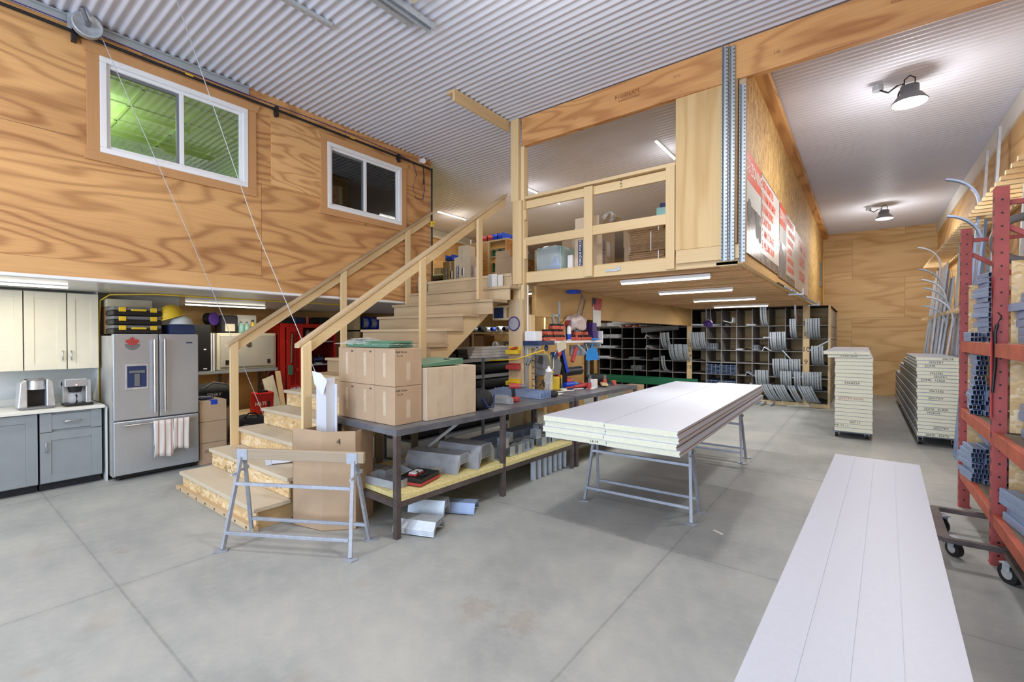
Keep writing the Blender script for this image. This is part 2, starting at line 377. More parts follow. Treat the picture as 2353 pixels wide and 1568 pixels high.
M['check'] = checker_plate()
def perf(name, c, c2, axis, sp=.019, rr=.28):
    """steel with a row pattern of small dark punched holes"""
    m, nt, b = newmat(name); tc = nt.nodes.new('ShaderNodeTexCoord')
    vo = N(nt, 'ShaderNodeTexVoronoi', Vector=tc.outputs['Object'], Scale=1/sp); vo.inputs['Randomness'].default_value = 0
    f = ramp(nt, vo.outputs['Distance'], [(rr, (1,1,1,1)), (rr+.04, (0,0,0,1))])
    nt.links.new(mixc(nt, f, c, c2), b.inputs['Base Color']); b.inputs['Metallic'].default_value = .5; b.inputs['Roughness'].default_value = .45; return m
M['perf'] = perf('punched_galvanised_angle', rgb(178,186,192), rgb(96,106,114), 'y', .04, .20)
M['lmesh'] = perf('perforated_red_steel', rgb(186,34,26), rgb(30,8,8), 'y', .022, .34)
def glass():
    m, nt, b = newmat('window_glass'); out = nt.nodes['Material Output']
    tr = N(nt, 'ShaderNodeBsdfTransparent', Color=(.86, .93, .86, 1)); gl = N(nt, 'ShaderNodeBsdfGlossy', Roughness=.02, Color=(.9, .95, .95, 1))
    fr = N(nt, 'ShaderNodeFresnel', IOR=1.9); mx = N(nt, 'ShaderNodeMixShader', i0=fr.outputs[0], i1=tr.outputs[0], i2=gl.outputs[0])
    nt.links.new(mx.outputs[0], out.inputs[0]); nt.nodes.remove(b); return m
M['glass'] = glass()
def film(name, c, a=.35):
    m, nt, b = newmat(name); b.inputs['Base Color'].default_value = c; b.inputs['Roughness'].default_value = .12; b.inputs['Alpha'].default_value = a; return m
M['film'] = film('clear_plastic_film', (.85, .9, .92, 1), .38)
M['film2'] = film('clear_jar_plastic', (.8, .84, .88, 1), .3)
def striped():
    m, nt, b = newmat('striped_tea_towel'); tc = nt.nodes.new('ShaderNodeTexCoord'); sp = nt.nodes.new('ShaderNodeSeparateXYZ'); nt.links.new(tc.outputs['Object'], sp.inputs[0])
    f = math_(nt, 'GREATER_THAN', math_(nt, 'SINE', math_(nt, 'MULTIPLY', sp.outputs[1], 95.0)), .72)
    nt.links.new(mixc(nt, f, rgb(224,220,216), rgb(186,150,140)), b.inputs['Base Color']); b.inputs['Roughness'].default_value = .9; return m
M['towel'] = striped()
def concrete():
    m, nt, b = newmat('sealed_concrete'); tc = nt.nodes.new('ShaderNodeTexCoord'); sp = nt.nodes.new('ShaderNodeSeparateXYZ'); nt.links.new(tc.outputs['Object'], sp.inputs[0])
    n1 = N(nt, 'ShaderNodeTexNoise', Vector=tc.outputs['Object'], Scale=1.1, Detail=6.0, Roughness=.6)
    n2 = N(nt, 'ShaderNodeTexNoise', Vector=tc.outputs['Object'], Scale=45.0, Detail=3.0)
    c = ramp(nt, n1.outputs[0], [(.3, rgb(146,150,150)), (.52, rgb(166,169,167)), (.72, rgb(182,182,177))])
    c = mixc(nt, math_(nt, 'MULTIPLY', n2.outputs[0], .14), c, rgb(120,122,122))
    def line(ax, v, w=.008):   # saw cut
        d = math_(nt, 'ABSOLUTE', math_(nt, 'SUBTRACT', math_(nt, 'ADD', sp.outputs[ax], math_(nt, 'MULTIPLY', n1.outputs[0], .012)), v)); return math_(nt, 'LESS_THAN', d, w)
    def smear(ax, v):          # dirt beside the cut
        d = math_(nt, 'ABSOLUTE', math_(nt, 'SUBTRACT', sp.outputs[ax], v)); n = nt.nodes.new('ShaderNodeMapRange'); nt.links.new(d, n.inputs[0]); n.inputs[1].default_value = .07; n.inputs[2].default_value = 0; return n.outputs[0]
    for ax, vs in ((0, (-4.12, -1.235, 1.66, -7.0)), (1, (.86, 3.75, 6.65, 9.5, -2.0))):
        for v in vs:
            c = mixc(nt, math_(nt, 'MULTIPLY', smear(ax, v), math_(nt, 'MULTIPLY', n1.outputs[0], .24)), c, rgb(108,112,116))
            c = mixc(nt, math_(nt, 'MULTIPLY', line(ax, v), .3), c, rgb(96,98,100))
    n3 = N(nt, 'ShaderNodeTexNoise', Vector=tc.outputs['Object'], Scale=1.7, Detail=3.0)
    n3.inputs['Distortion'].default_value = 1.0
    c = mixc(nt, ramp(nt, n3.outputs[0], [(.66, (0,0,0,1)), (.78, (.3,.3,.3,1))]), c, rgb(160,132,96))
    n4 = N(nt, 'ShaderNodeTexNoise', Vector=tc.outputs['Object'], Scale=9.0, Detail=8.0, Roughness=.7)
    c = mixc(nt, ramp(nt, n4.outputs[0], [(.45, (0,0,0,1)), (.75, (.32,.32,.32,1))]), c, rgb(196,196,190))
    # a few brown spill stains with ragged outlines
    for sx_, sy_, sr in ((-1.96, 2.17, .13), (-1.66, 2.25, .14), (-4.79, 1.0, .06)):
        vd = N(nt, 'ShaderNodeVectorMath', _operation='DISTANCE', i0=tc.outputs['Object'], i1=(sx_, sy_, 0.0))
        dd = math_(nt, 'ADD', vd.outputs['Value'], math_(nt, 'MULTIPLY_ADD', n4.outputs[0], .5, -.25))
        mr = nt.nodes.new('ShaderNodeMapRange'); nt.links.new(dd, mr.inputs[0]); mr.inputs[1].default_value = sr; mr.inputs[2].default_value = sr*.55; mr.inputs[3].default_value = 0; mr.inputs[4].default_value = .2
        c = mixc(nt, mr.outputs[0], c, rgb(150,118,78))
    nt.links.new(c, b.inputs['Base Color'])
    nt.links.new(math_(nt, 'MULTIPLY_ADD', n1.outputs[0], .3, .35), b.inputs['Roughness']); b.inputs['Specular IOR Level'].default_value = .35
    bp = N(nt, 'ShaderNodeBump', Height=n2.outputs[0], Strength=.06, Distance=.004); nt.links.new(bp.outputs[0], b.inputs['Normal']); return m
M['conc'] = concrete()
# ================================================================ ROOM SHELL
YB = 17.3; YF = -5.0; XR = 1.60; XL = -10.1; ZC = 4.90; LX = -6.2; MY = 5.4; DZ = 2.68
ST('floor', MB().box(XL-.2, XR+.2, YF, YB+.2, -.12, 0), M['conc'], 'sealed grey concrete floor with saw cut joints')
# corrugated ceiling
m = MB(); per = .0905; nseg = 8; ys = []; y = YF
while y < YB+.1: ys.append((y, ZC+.014*math.cos(2*PI*(y-.03)/per))); y += per/nseg
vs = []; 
for yy, zz in ys: vs += [(XL-.1, yy, zz), (XR+.1, yy, zz)]
m.add(vs, [(2*i, 2*i+1, 2*i+3, 2*i+2) for i in range(len(ys)-1)], True)
o = ST('ceiling', m, M['ceil'], 'white corrugated metal ceiling')
ST('ceiling', MB().box(XL-.2, XR+.2, YF, YB+.2, ZC+.03, ZC+.1), M['white'], 'backing above the corrugated ceiling')
ST('wall_back', MB().box(XL-.2, XR+.2, YB, YB+.15, 0, ZC+.03), M['plyback'], 'pale plywood wall at the far end')
ST('wall_right', MB().box(XR, XR+.15, YF, YB, 0, ZC+.03), M['plyR'], 'plywood wall behind the leaning tracks')
ST('wall_left', MB().box(XL-.15, XL, YF, YB, 0, ZC+.03), M['plyR'], 'plywood outer wall behind the loft')
ST('trim_1', MB().box(XR-.03, XR, YF, YB, ZC-.29, ZC-.01), M['white'], 'white board along the top of the right wall')
ST('trim_2', MB().box(XL, XL+.04, 5.7, YB, ZC-.22, ZC-.01).box(XL+.04, XL+.12, 5.7, YB, ZC-.26, ZC-.2), M['white'], 'white and grey ledge along the top of the left wall')
# wall behind the camera with an open overhead door
m = MB().box(XL, -9.4, YF-.15, YF, 0, ZC).box(-6.6, -4.7, YF-.15, YF, 0, ZC).box(1.45, XR+.15, YF-.15, YF, 0, ZC).box(-9.4, 1.5, YF-.15, YF, 4.05, ZC).box(-9.4, -6.6, YF-.15, YF, 2.25, 4.05)
ST('wall_front', m, M['plyback'], 'front wall around the open overhead door')
# ---- office loft wall (left)
Wy0, Wy1, Wz0, Wz1 = 1.17, 2.585, 3.625, 4.605; Vy0, Vy1, Vz0, Vz1 = 3.665, 5.01, 3.61, 4.575
x0, x1 = LX-.12, LX; m = MB()
ZT = ZC+.026
YE = 5.68
for (a, b, c, d) in ((YF, Wy0, 2.5, ZT), (Wy0, Wy1, 2.5, Wz0), (Wy0, Wy1, Wz1, ZT), (Wy1, Vy0, 2.5, ZT), (Vy0, Vy1, 2.5, Vz0), (Vy0, Vy1, Vz1, ZT), (Vy1, YE, 2.5, ZT)):
    m.box(x0, x1, a, b, c, d)
ST('wall_loft', m, M['plyL'], 'orange fir plywood wall of the office loft')
ST('trim_3', MB().box(LX-.1, LX+.004, YF, YE, 2.335, 2.5), M['fasc'], 'fir board along the foot of the loft wall')
ST('trim_4', MB().box(LX-.05, LX+.012, YF, YE, 2.305, 2.335), M['pvc'], 'white metal strip under the loft wall')
ST('trim_5', MB().box(LX, LX+.014, 2.875, 3.59, 3.74, 4.67), M['patch'], 'pale square of plywood let into the loft wall')
ST('ceiling', MB().box(XL, LX-.05, YF, 7.2, 2.30, 2.33), M['soffit'], 'glossy white panel soffit below the loft')
m = MB()
for k in range(9): m.box(XL, LX-.1, YF+.0, YF+.001, 2.298, 2.30)
ST('floor', MB().box(XL, LX-.1, YF, MY, 2.34, 2.5), M['ply'], 'loft floor behind the plywood wall')
# office rooms behind the windows
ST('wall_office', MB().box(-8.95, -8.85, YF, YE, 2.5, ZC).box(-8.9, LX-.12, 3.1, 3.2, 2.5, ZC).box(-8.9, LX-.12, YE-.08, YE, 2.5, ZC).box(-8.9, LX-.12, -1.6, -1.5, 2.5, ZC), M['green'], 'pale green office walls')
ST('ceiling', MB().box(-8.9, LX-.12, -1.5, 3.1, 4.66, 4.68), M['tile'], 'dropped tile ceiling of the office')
m = MB()
for k in range(8): m.box(-8.9, LX-.13, -1.4+k*.61, -1.365+k*.61, 4.645, 4.66)
for k in range(4): m.box(-8.6+k*.61, -8.565+k*.61, -1.5, 3.1, 4.645, 4.66)
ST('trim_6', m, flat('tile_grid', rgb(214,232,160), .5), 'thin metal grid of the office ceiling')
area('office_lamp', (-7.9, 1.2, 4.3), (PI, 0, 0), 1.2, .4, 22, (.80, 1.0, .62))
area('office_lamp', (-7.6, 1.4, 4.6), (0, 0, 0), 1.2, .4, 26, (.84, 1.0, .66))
area('back_room_fill', (-7.6, 4.5, 4.8), (0, 0, 0), .6, .4, 14, (.9, .95, 1.0))  # added fill without a fixture, lightens the dark room behind the smaller window
def window(idx, y0, y1, z0, z1, mid):
    X = LX
    T_ = T('window_%d' % idx, 'white vinyl sliding window, ' + ('larger one with the green lit office behind' if idx == 1 else 'smaller one near the corner with a dark room behind'), 'window', (X, y0, z0)); T_['kind'] = 'structure'
    m = MB(); f = .055
    m.box(X-.09, X+.03, y0, y1, z0, z0+f).box(X-.09, X+.03, y0, y1, z1-f, z1).box(X-.09, X+.03, y0, y0+f, z0+f, z1-f).box(X-.09, X+.03, y1-f, y1, z0+f, z1-f)
    P(T_, 'window_frame', m, M['pvc'], .006)
    a, b, c, d = y0+f, y1-f, z0+f, z1-f; g = .035
    m = MB().box(X-.05, X-.005, a, b, c, c+g).box(X-.05, X-.005, a, b, d-g, d).box(X-.05, X-.005, a, a+g, c+g, d-g).box(X-.05, X-.005, b-g, b, c+g, d-g).box(X-.05, X+.0, mid-.02, mid+.02, c+g, d-g)
    P(T_, 'sash', m, M['pvc'], .004)
    m = MB().box(X-.06, X-.03, mid-.045, mid-.02, c+g, d-g).box(X-.06, X-.03, a+g, mid-.045, d-g-.03, d-g)
    P(T_, 'screen_frame', m, M['grey'])
    P(T_, 'pane', MB().box(X-.045, X-.041, a+g, mid-.02, c+g, d-g).box(X-.030, X-.026, mid+.02, b-g, c+g, d-g), M['glass'])
    # wooden casing with flared head board
    t = .10; m = MB().box(X, X+.022, y0-t, y0, z0-.0, z1).box(X, X+.022, y1, y1+t, z0, z1).box(X, X+.026, y0-t-.02, y1+t+.0, z0-.095, z0)
    m.prism([(y0-t-.01, z1), (y1+t+.01, z1), (y1+t+.05, z1+.1), (y0-t-.05, z1+.1)], 'x', X, X+.028)
    P(T_, 'casing', m, M['trimw'], .003)
    return T_
window(1, Wy0, Wy1, Wz0, Wz1, 1.886); window(2, Vy0, Vy1, Vz0, Vz1, 4.32)
# ---- kitchen nook walls
ST('wall_kitchen', MB().box(-8.05, -7.93, YF, 2.36, 0, 2.3), M['wallw'], 'pale painted wall behind the kitchen cabinets')
ST('trim_7', MB().box(-7.93, -7.25, 1.40, 1.415, .0, .9).box(-7.93, -7.66, 1.40, 1.415, .93, 2.3), M['wallw'], 'white end panel between the cabinets and the fridge')
ST('wall_plywood', MB().box(-10.02, -9.98, 2.36, 17.2, 0, 2.3), M['plyy'], 'plywood lining behind the tool shelf')
# ---- mezzanine deck and structure
ST('floor', MB().box(XL, -1.06, MY+.02, YB, DZ-.035, DZ), M['ply'], 'plywood mezzanine deck')
ST('wall_storage', MB().box(-1.06, -1.03, MY+.02, YB-.02, 2.60, ZC-.14), M['osbv'], 'strand board side wall of the storage mezzanine')
ST('trim_8', MB().box(-1.03, -.90, MY+.03, YB, ZC-.14, ZC-.02).box(-1.06, -1.03, MY+.03, YB, ZC-.14, ZC-.02), M['fasc'], 'wooden plate along the top of the strand board wall')
ST('trim_9', MB().box(-1.07, -1.02, MY, YB, 2.53, 2.615).box(-1.30, -1.07, MY, YB, 2.53, 2.56), M['plyy'], 'plywood band below the strand board wall')
# joists, each its own member
jt = ST('joist', MB().box(-3.85, -1.08, 0, .04, 2.50, 2.64), M['joist'], 'wooden floor joist under the mezzanine')
jt.location = (0, 5.62, 0); jt['group'] = 'joists under the mezzanine'
k = 5.62
while k < 16.9:
    k += .18
    if k < 16.9: dup(jt, (0, k, 0))
def member(name, mb, mat, label, cat='beam', bv=.003, group=None):
    v = mb.v; at = (sum(p[0] for p in v)/len(v), sum(p[1] for p in v)/len(v), min(p[2] for p in v))
    return S(name, mb, mat, label, cat, at, group, bv)
b = member('laminated_beam', MB().box(-3.93, XR-.0, MY-.05, MY+.03, 4.485, ZC-.015), M['glu'], 'deep laminated wood beam crossing under the ceiling above the mezzanine front')
for s_, px, pz, sz in (('RIGIDLAM', .35, 4.80, .075), ('ROSEBURG FOREST PRODUCTS', .42, 4.735, .035), ('RIGIDLAM', -2.33, 4.72, .07), ('ROSEBURG FOREST', -2.3, 4.66, .032), ('2.0E', -.72, 4.63, .035), ('2.0 F', -3.05, 4.63, .03), ('GF-1C', 1.02, 4.78, .035), ('GF-1C', -1.72, 4.73, .03)):
    text(b, s_, sz, M['inkb'], face((px, MY-.051, pz), '-y', -.0), 'stamped_lettering', .0006)
S('ceiling_ledger', MB().box(-4.17, -4.13, 4.19, MY-.08, 4.74, ZC-.012).box(-4.27, -4.17, 4.19, MY-.08, ZC-.05, ZC-.012), M['lumy'], 'short L shaped lumber ledger under the ceiling, pointing forward from the post', 'beam', (-4.17, 4.8, 4.74), bv=.003)
member('plywood_beam', MB().box(-3.94, -3.86, 5.62, 13.3, 2.04, 2.50), M['plyy'], 'long box beam of yellow plywood carrying the mezzanine joists')
member('header_beam', MB().box(-6.15, -4.14, MY+.13, MY+.2, 2.25, 2.63), M['plyy'], 'plywood header at the top of the staircase')
# built up post
pt = T('built_up_post', 'tall built up lumber post at the mezzanine corner beside the staircase', 'post', (-4.0, 5.42, 0))
P(pt, 'outer_board', MB().box(-4.09, -3.955, MY-.10, MY-.055, 3.70, ZC-.02), M['lumz'], .003)
P(pt, 'outer_board', MB().box(-4.06, -3.90, MY-.10, MY-.055, 2.50, 3.70), M['lumz'], .003)
P(pt, 'core_board', MB().box(-4.09, -4.02, MY-.05, MY+.02, 0, ZC-.02), M['lumz'], .003)
P(pt, 'core_board', MB().box(-4.015, -3.95, MY-.05, MY+.14, 0, 4.48), M['lumz'], .003)
P(pt, 'core_board', MB().box(-3.945, -3.89, MY-.05, MY+.05, 0, 4.48), M['lumz'], .003)
P(pt, 'wide_board', MB().box(-4.13, -3.88, MY-.10, MY-.055, .0, 2.28), M['oldz'], .003)
P(pt, 'side_board', MB().box(-3.885, -3.80, MY+.0, MY+.10, 0, 2.06), M['lumz'], .003)
for z in (3.42, 2.86, 3.0): P(pt, 'spacer_block', MB().box(-3.89, -3.855, MY-.05, MY-.01, z, z+.14), M['lumz'], .002)
# front rim and railing
member('rim_board', MB().box(-3.885, -1.08, MY-.0, MY+.04, 2.52, 2.665), M['lumx'], 'lumber rim board along the front of the mezzanine floor')
rl = T('mezzanine_railing', 'lumber guard railing with two openings along the mezzanine front', 'railing', (-2.8, MY, DZ))
P(rl, 'post', MB().box(-2.925, -2.80, MY-.045, MY-.005, 2.53, 3.70), M['lumz'], .003)
P(rl, 'post', MB().box(-1.85, -1.745, MY-.045, MY-.005, 2.53, 3.72), M['lumz'], .003)
P(rl, 'top_rail', MB().box(-3.885, -1.85, MY-.0, MY+.04, 3.59, 3.70), M['lumx'], .003)
P(rl, 'rail_cap', MB().box(-3.885, -1.74, MY-.04, MY+.06, 3.72, 3.76), M['lumx'], .003)
P(rl, 'middle_rail', MB().box(-3.885, -2.925, MY-.04, MY-.002, 3.05, 3.165), M['lumx'], .003)
P(rl, 'middle_rail', MB().box(-2.80, -1.85, MY-.04, MY-.002, 3.06, 3.18), M['lumx'], .003)
text(rl, 'S-P-F', .05, M['ink'], face((-2.42, MY-.002, 3.66), '-y', PI/2), 'stamped_lettering', .0006)
S('steel_strap', MB().box(-2.63, -2.45, MY-.012, MY-.002, 2.57, 2.60).box(-2.47, -2.43, MY-.014, MY-.002, 2.575, 2.63), M['galv'], 'small galvanised strap screwed to the mezzanine rim board', 'bracket', (-2.55, MY-.01, 2.57), bv=.002)
cp = T('plywood_panel', 'tall plywood panel closing the right end of the mezzanine front', 'panel', (-1.45, MY, 2.6))
P(cp, 'sheet', MB().box(-1.74, -1.18, MY-.03, MY-.012, 2.74, 4.485), M['ply'], .002)
P(cp, 'base_board', MB().box(-1.73, -1.06, MY-.045, MY-.008, 2.585, 2.735), M['lumx'], .003)
P(cp, 'edge_board', MB().box(-1.115, -1.00, MY-.03, MY+.02, 2.62, 4.485), M['oldz'], .003)
P(cp, 'edge_strip', MB().box(-1.10, -1.075, MY-.075, MY-.03, 2.74, 4.48), M['cardd'])
P(cp, 'edge_board', MB().box(-1.06, -1.0, MY-.0712, MY-.031, 2.62, 4.45), M['oldz'])
for i, (xa, z0_, z1_, lb) in enumerate(((-1.225, 2.56, 4.86, 'punched steel angle on the mezzanine corner, left one reaching the ceiling'), (-1.155, 2.56, 4.84, 'punched steel angle on the mezzanine corner, middle one beside the plywood'), (-1.05, 2.53, 4.40, 'punched steel angle on the mezzanine corner, right one ending below the beam'))):
    S('punched_angle', MB().box(xa, xa+.05, MY-.075, MY-.071, z0_, z1_).box(xa, xa+.004, MY-.12, MY-.075, z0_, z1_), M['perf'], lb, 'steel angle', (xa, MY-.075, z0_))
# ================================================================ STAIRCASE
RISE, RUN, SY = .2055, .2975, 1.83
st = T('staircase', 'wide open sided wooden staircase climbing to the mezzanine', 'staircase', (-5.25, 1.85, 0))
SXL, SXR = -6.19, -4.33
for i in range(12):
    zt = RISE*(i+1); y = SY+RUN*i; xr = SXR if i < 10 else -4.05
    if i == 11: xr = -3.98
    tm = M['tread'] if i < 5 else M['oldx']
    P(st, 'tread', MB().box(SXL, xr+.03, y, y+RUN+.035, zt-.038, zt), tm, .004)
    P(st, 'riser', MB().box(SXL+.02, xr-.0, y+.03, y+.05, zt-RISE+.002, zt-.039), M['osbx'] if i < 5 else M['oldx'], .002)
P(st, 'riser', MB().box(SXL+.02, -4.14, MY-.005, MY+.02, RISE*12+.002, DZ-.04), M['oldx'])
P(st, 'landing_nosing', MB().box(SXL, -4.14, MY-.02, MY+.12, DZ-.04, DZ+.004), M['oldx'], .004)
def stringer(xa, xb):
    pts = []; 
    for i in range(12):
        y = SY+.052+RUN*i; pts += [(y, RISE*i+.001 if i else 0.0), (y, RISE*(i+1)-.04)]
    pts += [(MY-.01, RISE*12-.04), (MY-.01, 2.28), (2.28, .0)]
    m = MB(); n = len(pts)
    # split into convex strips: one quad per step
    for i in range(12):
        y0 = SY+.052+RUN*i; y1 = min(y0+RUN, MY-.01); zt = RISE*(i+1)-.04
        lo = lambda yy: max(0.0, (yy-2.25)*.725)
        lo0 = lo(y0); lo1 = lo(y1)
        m.prism([(y0, lo0), (y1, lo1), (y1, zt), (y0, zt)], 'x', xa, xb)
    return m
for xa in (SXL+.03, -5.3, SXR-.06): P(st, 'stringer', stringer(xa, xa+.045), M['lumy'])
P(st, 'foot_strip', MB().box(SXL-.05, SXR+.05, SY-.02, SY+.03, 0, .045), M['oldx'], .003)
for i in range(8): P(st, 'anchor_bolt', MB().cyl((SXL+.1+i*.24, SY-.024, .025), (SXL+.1+i*.24, SY-.019, .025), .012, n=8), M['rust'])
for k, (xx, zz) in enumerate(((-4.56, 2.42), (-6.15, 2.52))):
    bk = T('joist_bracket', ('white galvanised joist hanger at the right end of the top step', 'white galvanised joist hanger at the left end of the top step')[k], 'bracket', (xx, MY-.05, zz))
    P(bk, 'plate', MB().box(xx, xx+.17, MY-.05, MY-.046, zz+.04, zz+.27).box(xx+.18, xx+.28, MY-.05, MY-.046, zz-.12, zz+.25) if k == 0 else MB().box(xx, xx+.2, MY-.05, MY-.046, zz, zz+.2), M['white'])
    P(bk, 'flange', MB().box(xx+.05, xx+.07, MY-.11, MY-.05, zz, zz+.25), M['galv'])
def handrail(x, ys, y0, z0, y1, z1, label, ybase, flip=1, xtop=None):
    h = T('stair_handrail', label, 'handrail', (x, y0, z0-1.2)); sl = (z1-z0)/(y1-y0)
    for k, (yp, zb, xx) in enumerate(ys):
        P(h, 'post', MB().prism([(yp-.045, zb), (yp+.045, zb), (yp+.045, z0+sl*(yp+.045-y0)-.03), (yp-.045, z0+sl*(yp-.045-y0)-.03)], 'x', xx-.02, xx+.02), M['lumz'], .003)
    d = .125; xr = ys[0][2]-.02
    P(h, 'side_rail', MB().prism([(y0+.04, z0+.04*sl-.03), (y0+.04, z0+.04*sl-d-.03), (y1-.02, z1-.02*sl-d-.03), (y1-.02, z1-.02*sl-.03)], 'x', xr-.039, xr-.001), M['lumy'], .003)
    P(h, 'cap_rail', MB().prism([(y0-.03, z0-.03*sl-.026), (y0-.03, z0-.03*sl+.014), (y1, z1+.014), (y1, z1-.026)], 'x', x-.045, x+.045), M['oldy'], .004)
    return h
handrail(-6.15, ((2.385, .40, -6.125), (3.88, 1.42, -6.125), (5.09, 2.26, -6.125)), 2.34, 1.66, 5.635, 3.95, 'wooden handrail on the wall side of the staircase, ending at the loft wall corner', 0, -1)
handrail(-4.35, ((2.32, .40, -4.30), (3.80, 1.42, -4.30), (4.82, 2.26, -4.27)), 2.28, 1.68, 5.50, 3.90, 'wooden handrail on the open side of the staircase, nearest to the workbench', 0, 1)
# ================================================================ KITCHEN
def shaker(m, X, y0, y1, z0, z1, fr=.065, t=.02):
    m.box(X-t, X-.008, y0+fr, y1-fr, z0+fr, z1-fr)
    m.box(X-t, X, y0, y0+fr, z0, z1).box(X-t, X, y1-fr, y1, z0, z1).box(X-t, X, y0+fr, y1-fr, z0, z0+fr).box(X-t, X, y0+fr, y1-fr, z1-fr, z1); return m
def pull(X, y, z, vert=True, L=.11):
    m = MB()
    a = [(-L/2, 0), (-L/2+.006, .022), (-L/4, .030), (0, .032), (L/4, .030), (L/2-.006, .022), (L/2, 0)]
    m.tube([(X+d, y, z+s) if vert else (X+d, y+s, z) for s, d in a], .007, 8); return m
FX = -7.27
for k, (ya, yb, lb) in enumerate(((.84, 1.37, 'grey base cabinet with a drawer, under the coffee makers next to the fridge'), (.27, .83, 'grey base cabinet cut off by the left edge of the photo'))):
    c = T('base_cabinet', lb, 'cabinet', (-7.6, (ya+yb)/2, 0), 'grey base cabinets')
    P(c, 'body', MB().box(-7.92, FX-.022, ya+.004, yb-.002, .09, .885), M['cabg'])
    P(c, 'toe_kick', MB().box(-7.9, FX-.08, ya+.004, yb-.002, 0, .09), M['dark'])
    if k == 0:
        dr = P(c, 'drawer', MB().box(FX-.022, FX-.004, ya+.1, yb-.1, .69, .86).box(FX-.022, FX, ya+.004, ya+.1, .67, .88).box(FX-.022, FX, yb-.1, yb-.004, .67, .88), M['cabg'], .002)
        P(dr, 'handle', pull(FX, (ya+yb)/2, .775, False, .14), M['chrome'], label='chrome drawer handle')
    d = P(c, 'door', shaker(MB(), FX, ya+.004, yb-.004, .10, .66 if k == 0 else .88, .09), M['cabg'], .002)
    if k == 0: P(d, 'handle', pull(FX, ya+.05, .5), M['chrome'], label='chrome door handle')
S('countertop', MB().box(-7.93, FX+.035, .1, 1.395, .89, .925), M['counter'], 'white laminate countertop over the grey cabinets', 'countertop', (-7.6, .8, .89), bv=.004)
UX = -7.58
for k, (ya, yb, hy, lb) in enumerate(((.76, 1.115, 1.075, 'cream wall cabinet in the middle, its handle on the right'), (1.12, 1.405, 1.15, 'cream wall cabinet nearest to the fridge, its handle on the left'), (.27, .755, None, 'cream wall cabinet cut off by the left edge of the photo'))):
    c = T('wall_cabinet', lb, 'cabinet', (-7.75, (ya+yb)/2, 1.35), 'cream wall cabinets')
    P(c, 'body', MB().box(-7.92, UX-.022, ya+.002, yb-.002, 1.355, 2.27), M['cabw'])
    d = P(c, 'door', shaker(MB(), UX, ya+.003, yb-.003, 1.355, 2.265, .07 if k else .08), M['cabw'], .002)
    if hy: P(d, 'handle', pull(UX, hy, 1.52), M['chrome'], label='chrome door handle')
# coffee makers
at = (-7.5, .84, .926); kx, ky, kz = at
k = T('pod_coffee_maker', 'silver single serve pod coffee maker with dark front on the counter', 'coffee maker', at)
P(k, 'body', MB().prism([(ky-.15, kz+.02), (ky-.13, kz+.30), (ky-.09, kz+.33), (ky-.075, kz+.33), (ky-.075, kz+.02)], 'x', kx-.16, kx+.10).prism([(ky+.15, kz+.02), (ky+.13, kz+.30), (ky+.09, kz+.33), (ky+.075, kz+.33), (ky+.075, kz+.02)], 'x', kx-.16, kx+.10), M['alum'], .01)
P(k, 'back', MB().box(kx-.16, kx-.02, ky-.075, ky+.075, kz+.02, kz+.33), M['black'], .006)
P(k, 'brew_head', MB().cyl((kx+.03, ky, kz+.22), (kx+.03, ky, kz+.32), .078, .074, 24), M['alum'], .004)
P(k, 'lid', MB().cyl((kx+.03, ky, kz+.32), (kx+.03, ky, kz+.345), .08, .06, 24), M['grey'], .003)
P(k, 'drip_tray', MB().box(kx-.1, kx+.13, ky-.13, ky+.13, kz, kz+.025), M['grey'], .008)
at = (-7.47, 1.17, .926); kx, ky, kz = at
k = T('drip_coffee_maker', 'black and steel drip coffee maker with glass carafe and red light', 'coffee maker', at)
P(k, 'base', MB().box(kx-.12, kx+.12, ky-.11, ky+.14, kz, kz+.03), M['black'], .006)
P(k, 'tower', MB().box(kx-.12, kx-.03, ky-.11, ky+.11, kz+.03, kz+.28).box(kx-.12, kx+.10, ky+.075, ky+.12, kz+.03, kz+.30), M['alum'], .006)
P(k, 'brew_head', MB().box(kx-.12, kx+.11, ky-.11, ky+.085, kz+.23, kz+.32), M['stain'], .008)
P(k, 'filter_basket', MB().cyl((kx+.03, ky-.01, kz+.16), (kx+.03, ky-.01, kz+.23), .055, .072, 20), M['black'])
P(k, 'carafe', MB().lathe([(.055, 0), (.066, .02), (.066, .07), (.05, .11), (.045, .12)], (kx+.03, ky-.01, kz+.032), 20), M['film2'])
P(k, 'carafe_handle', MB().tube([(kx+.09, ky-.01, kz+.13), (kx+.125, ky-.01, kz+.12), (kx+.125, ky-.01, kz+.05), (kx+.09, ky-.01, kz+.04)], .009), M['black'])
P(k, 'indicator_light', MB().cyl((kx+.109, ky-.01, kz+.25), (kx+.115, ky-.01, kz+.25), .008), M['redled'])
ou = T('wall_outlet', 'white wall outlet between the two coffee makers', 'outlet', (-7.925, 1.13, 1.15))
P(ou, 'plate', MB().box(-7.929, -7.92, 1.09, 1.17, 1.09, 1.21), M['pvc'], .002)
P(ou, 'plug', MB().box(-7.92, -7.89, 1.115, 1.145, 1.11, 1.14), M['black'], .004)
S('splash_strip', MB().box(-7.93, -7.91, .1, 1.395, .926, 1.01), M['counter'], 'low white backsplash strip along the countertop', 'backsplash', (-7.92, .8, .926))
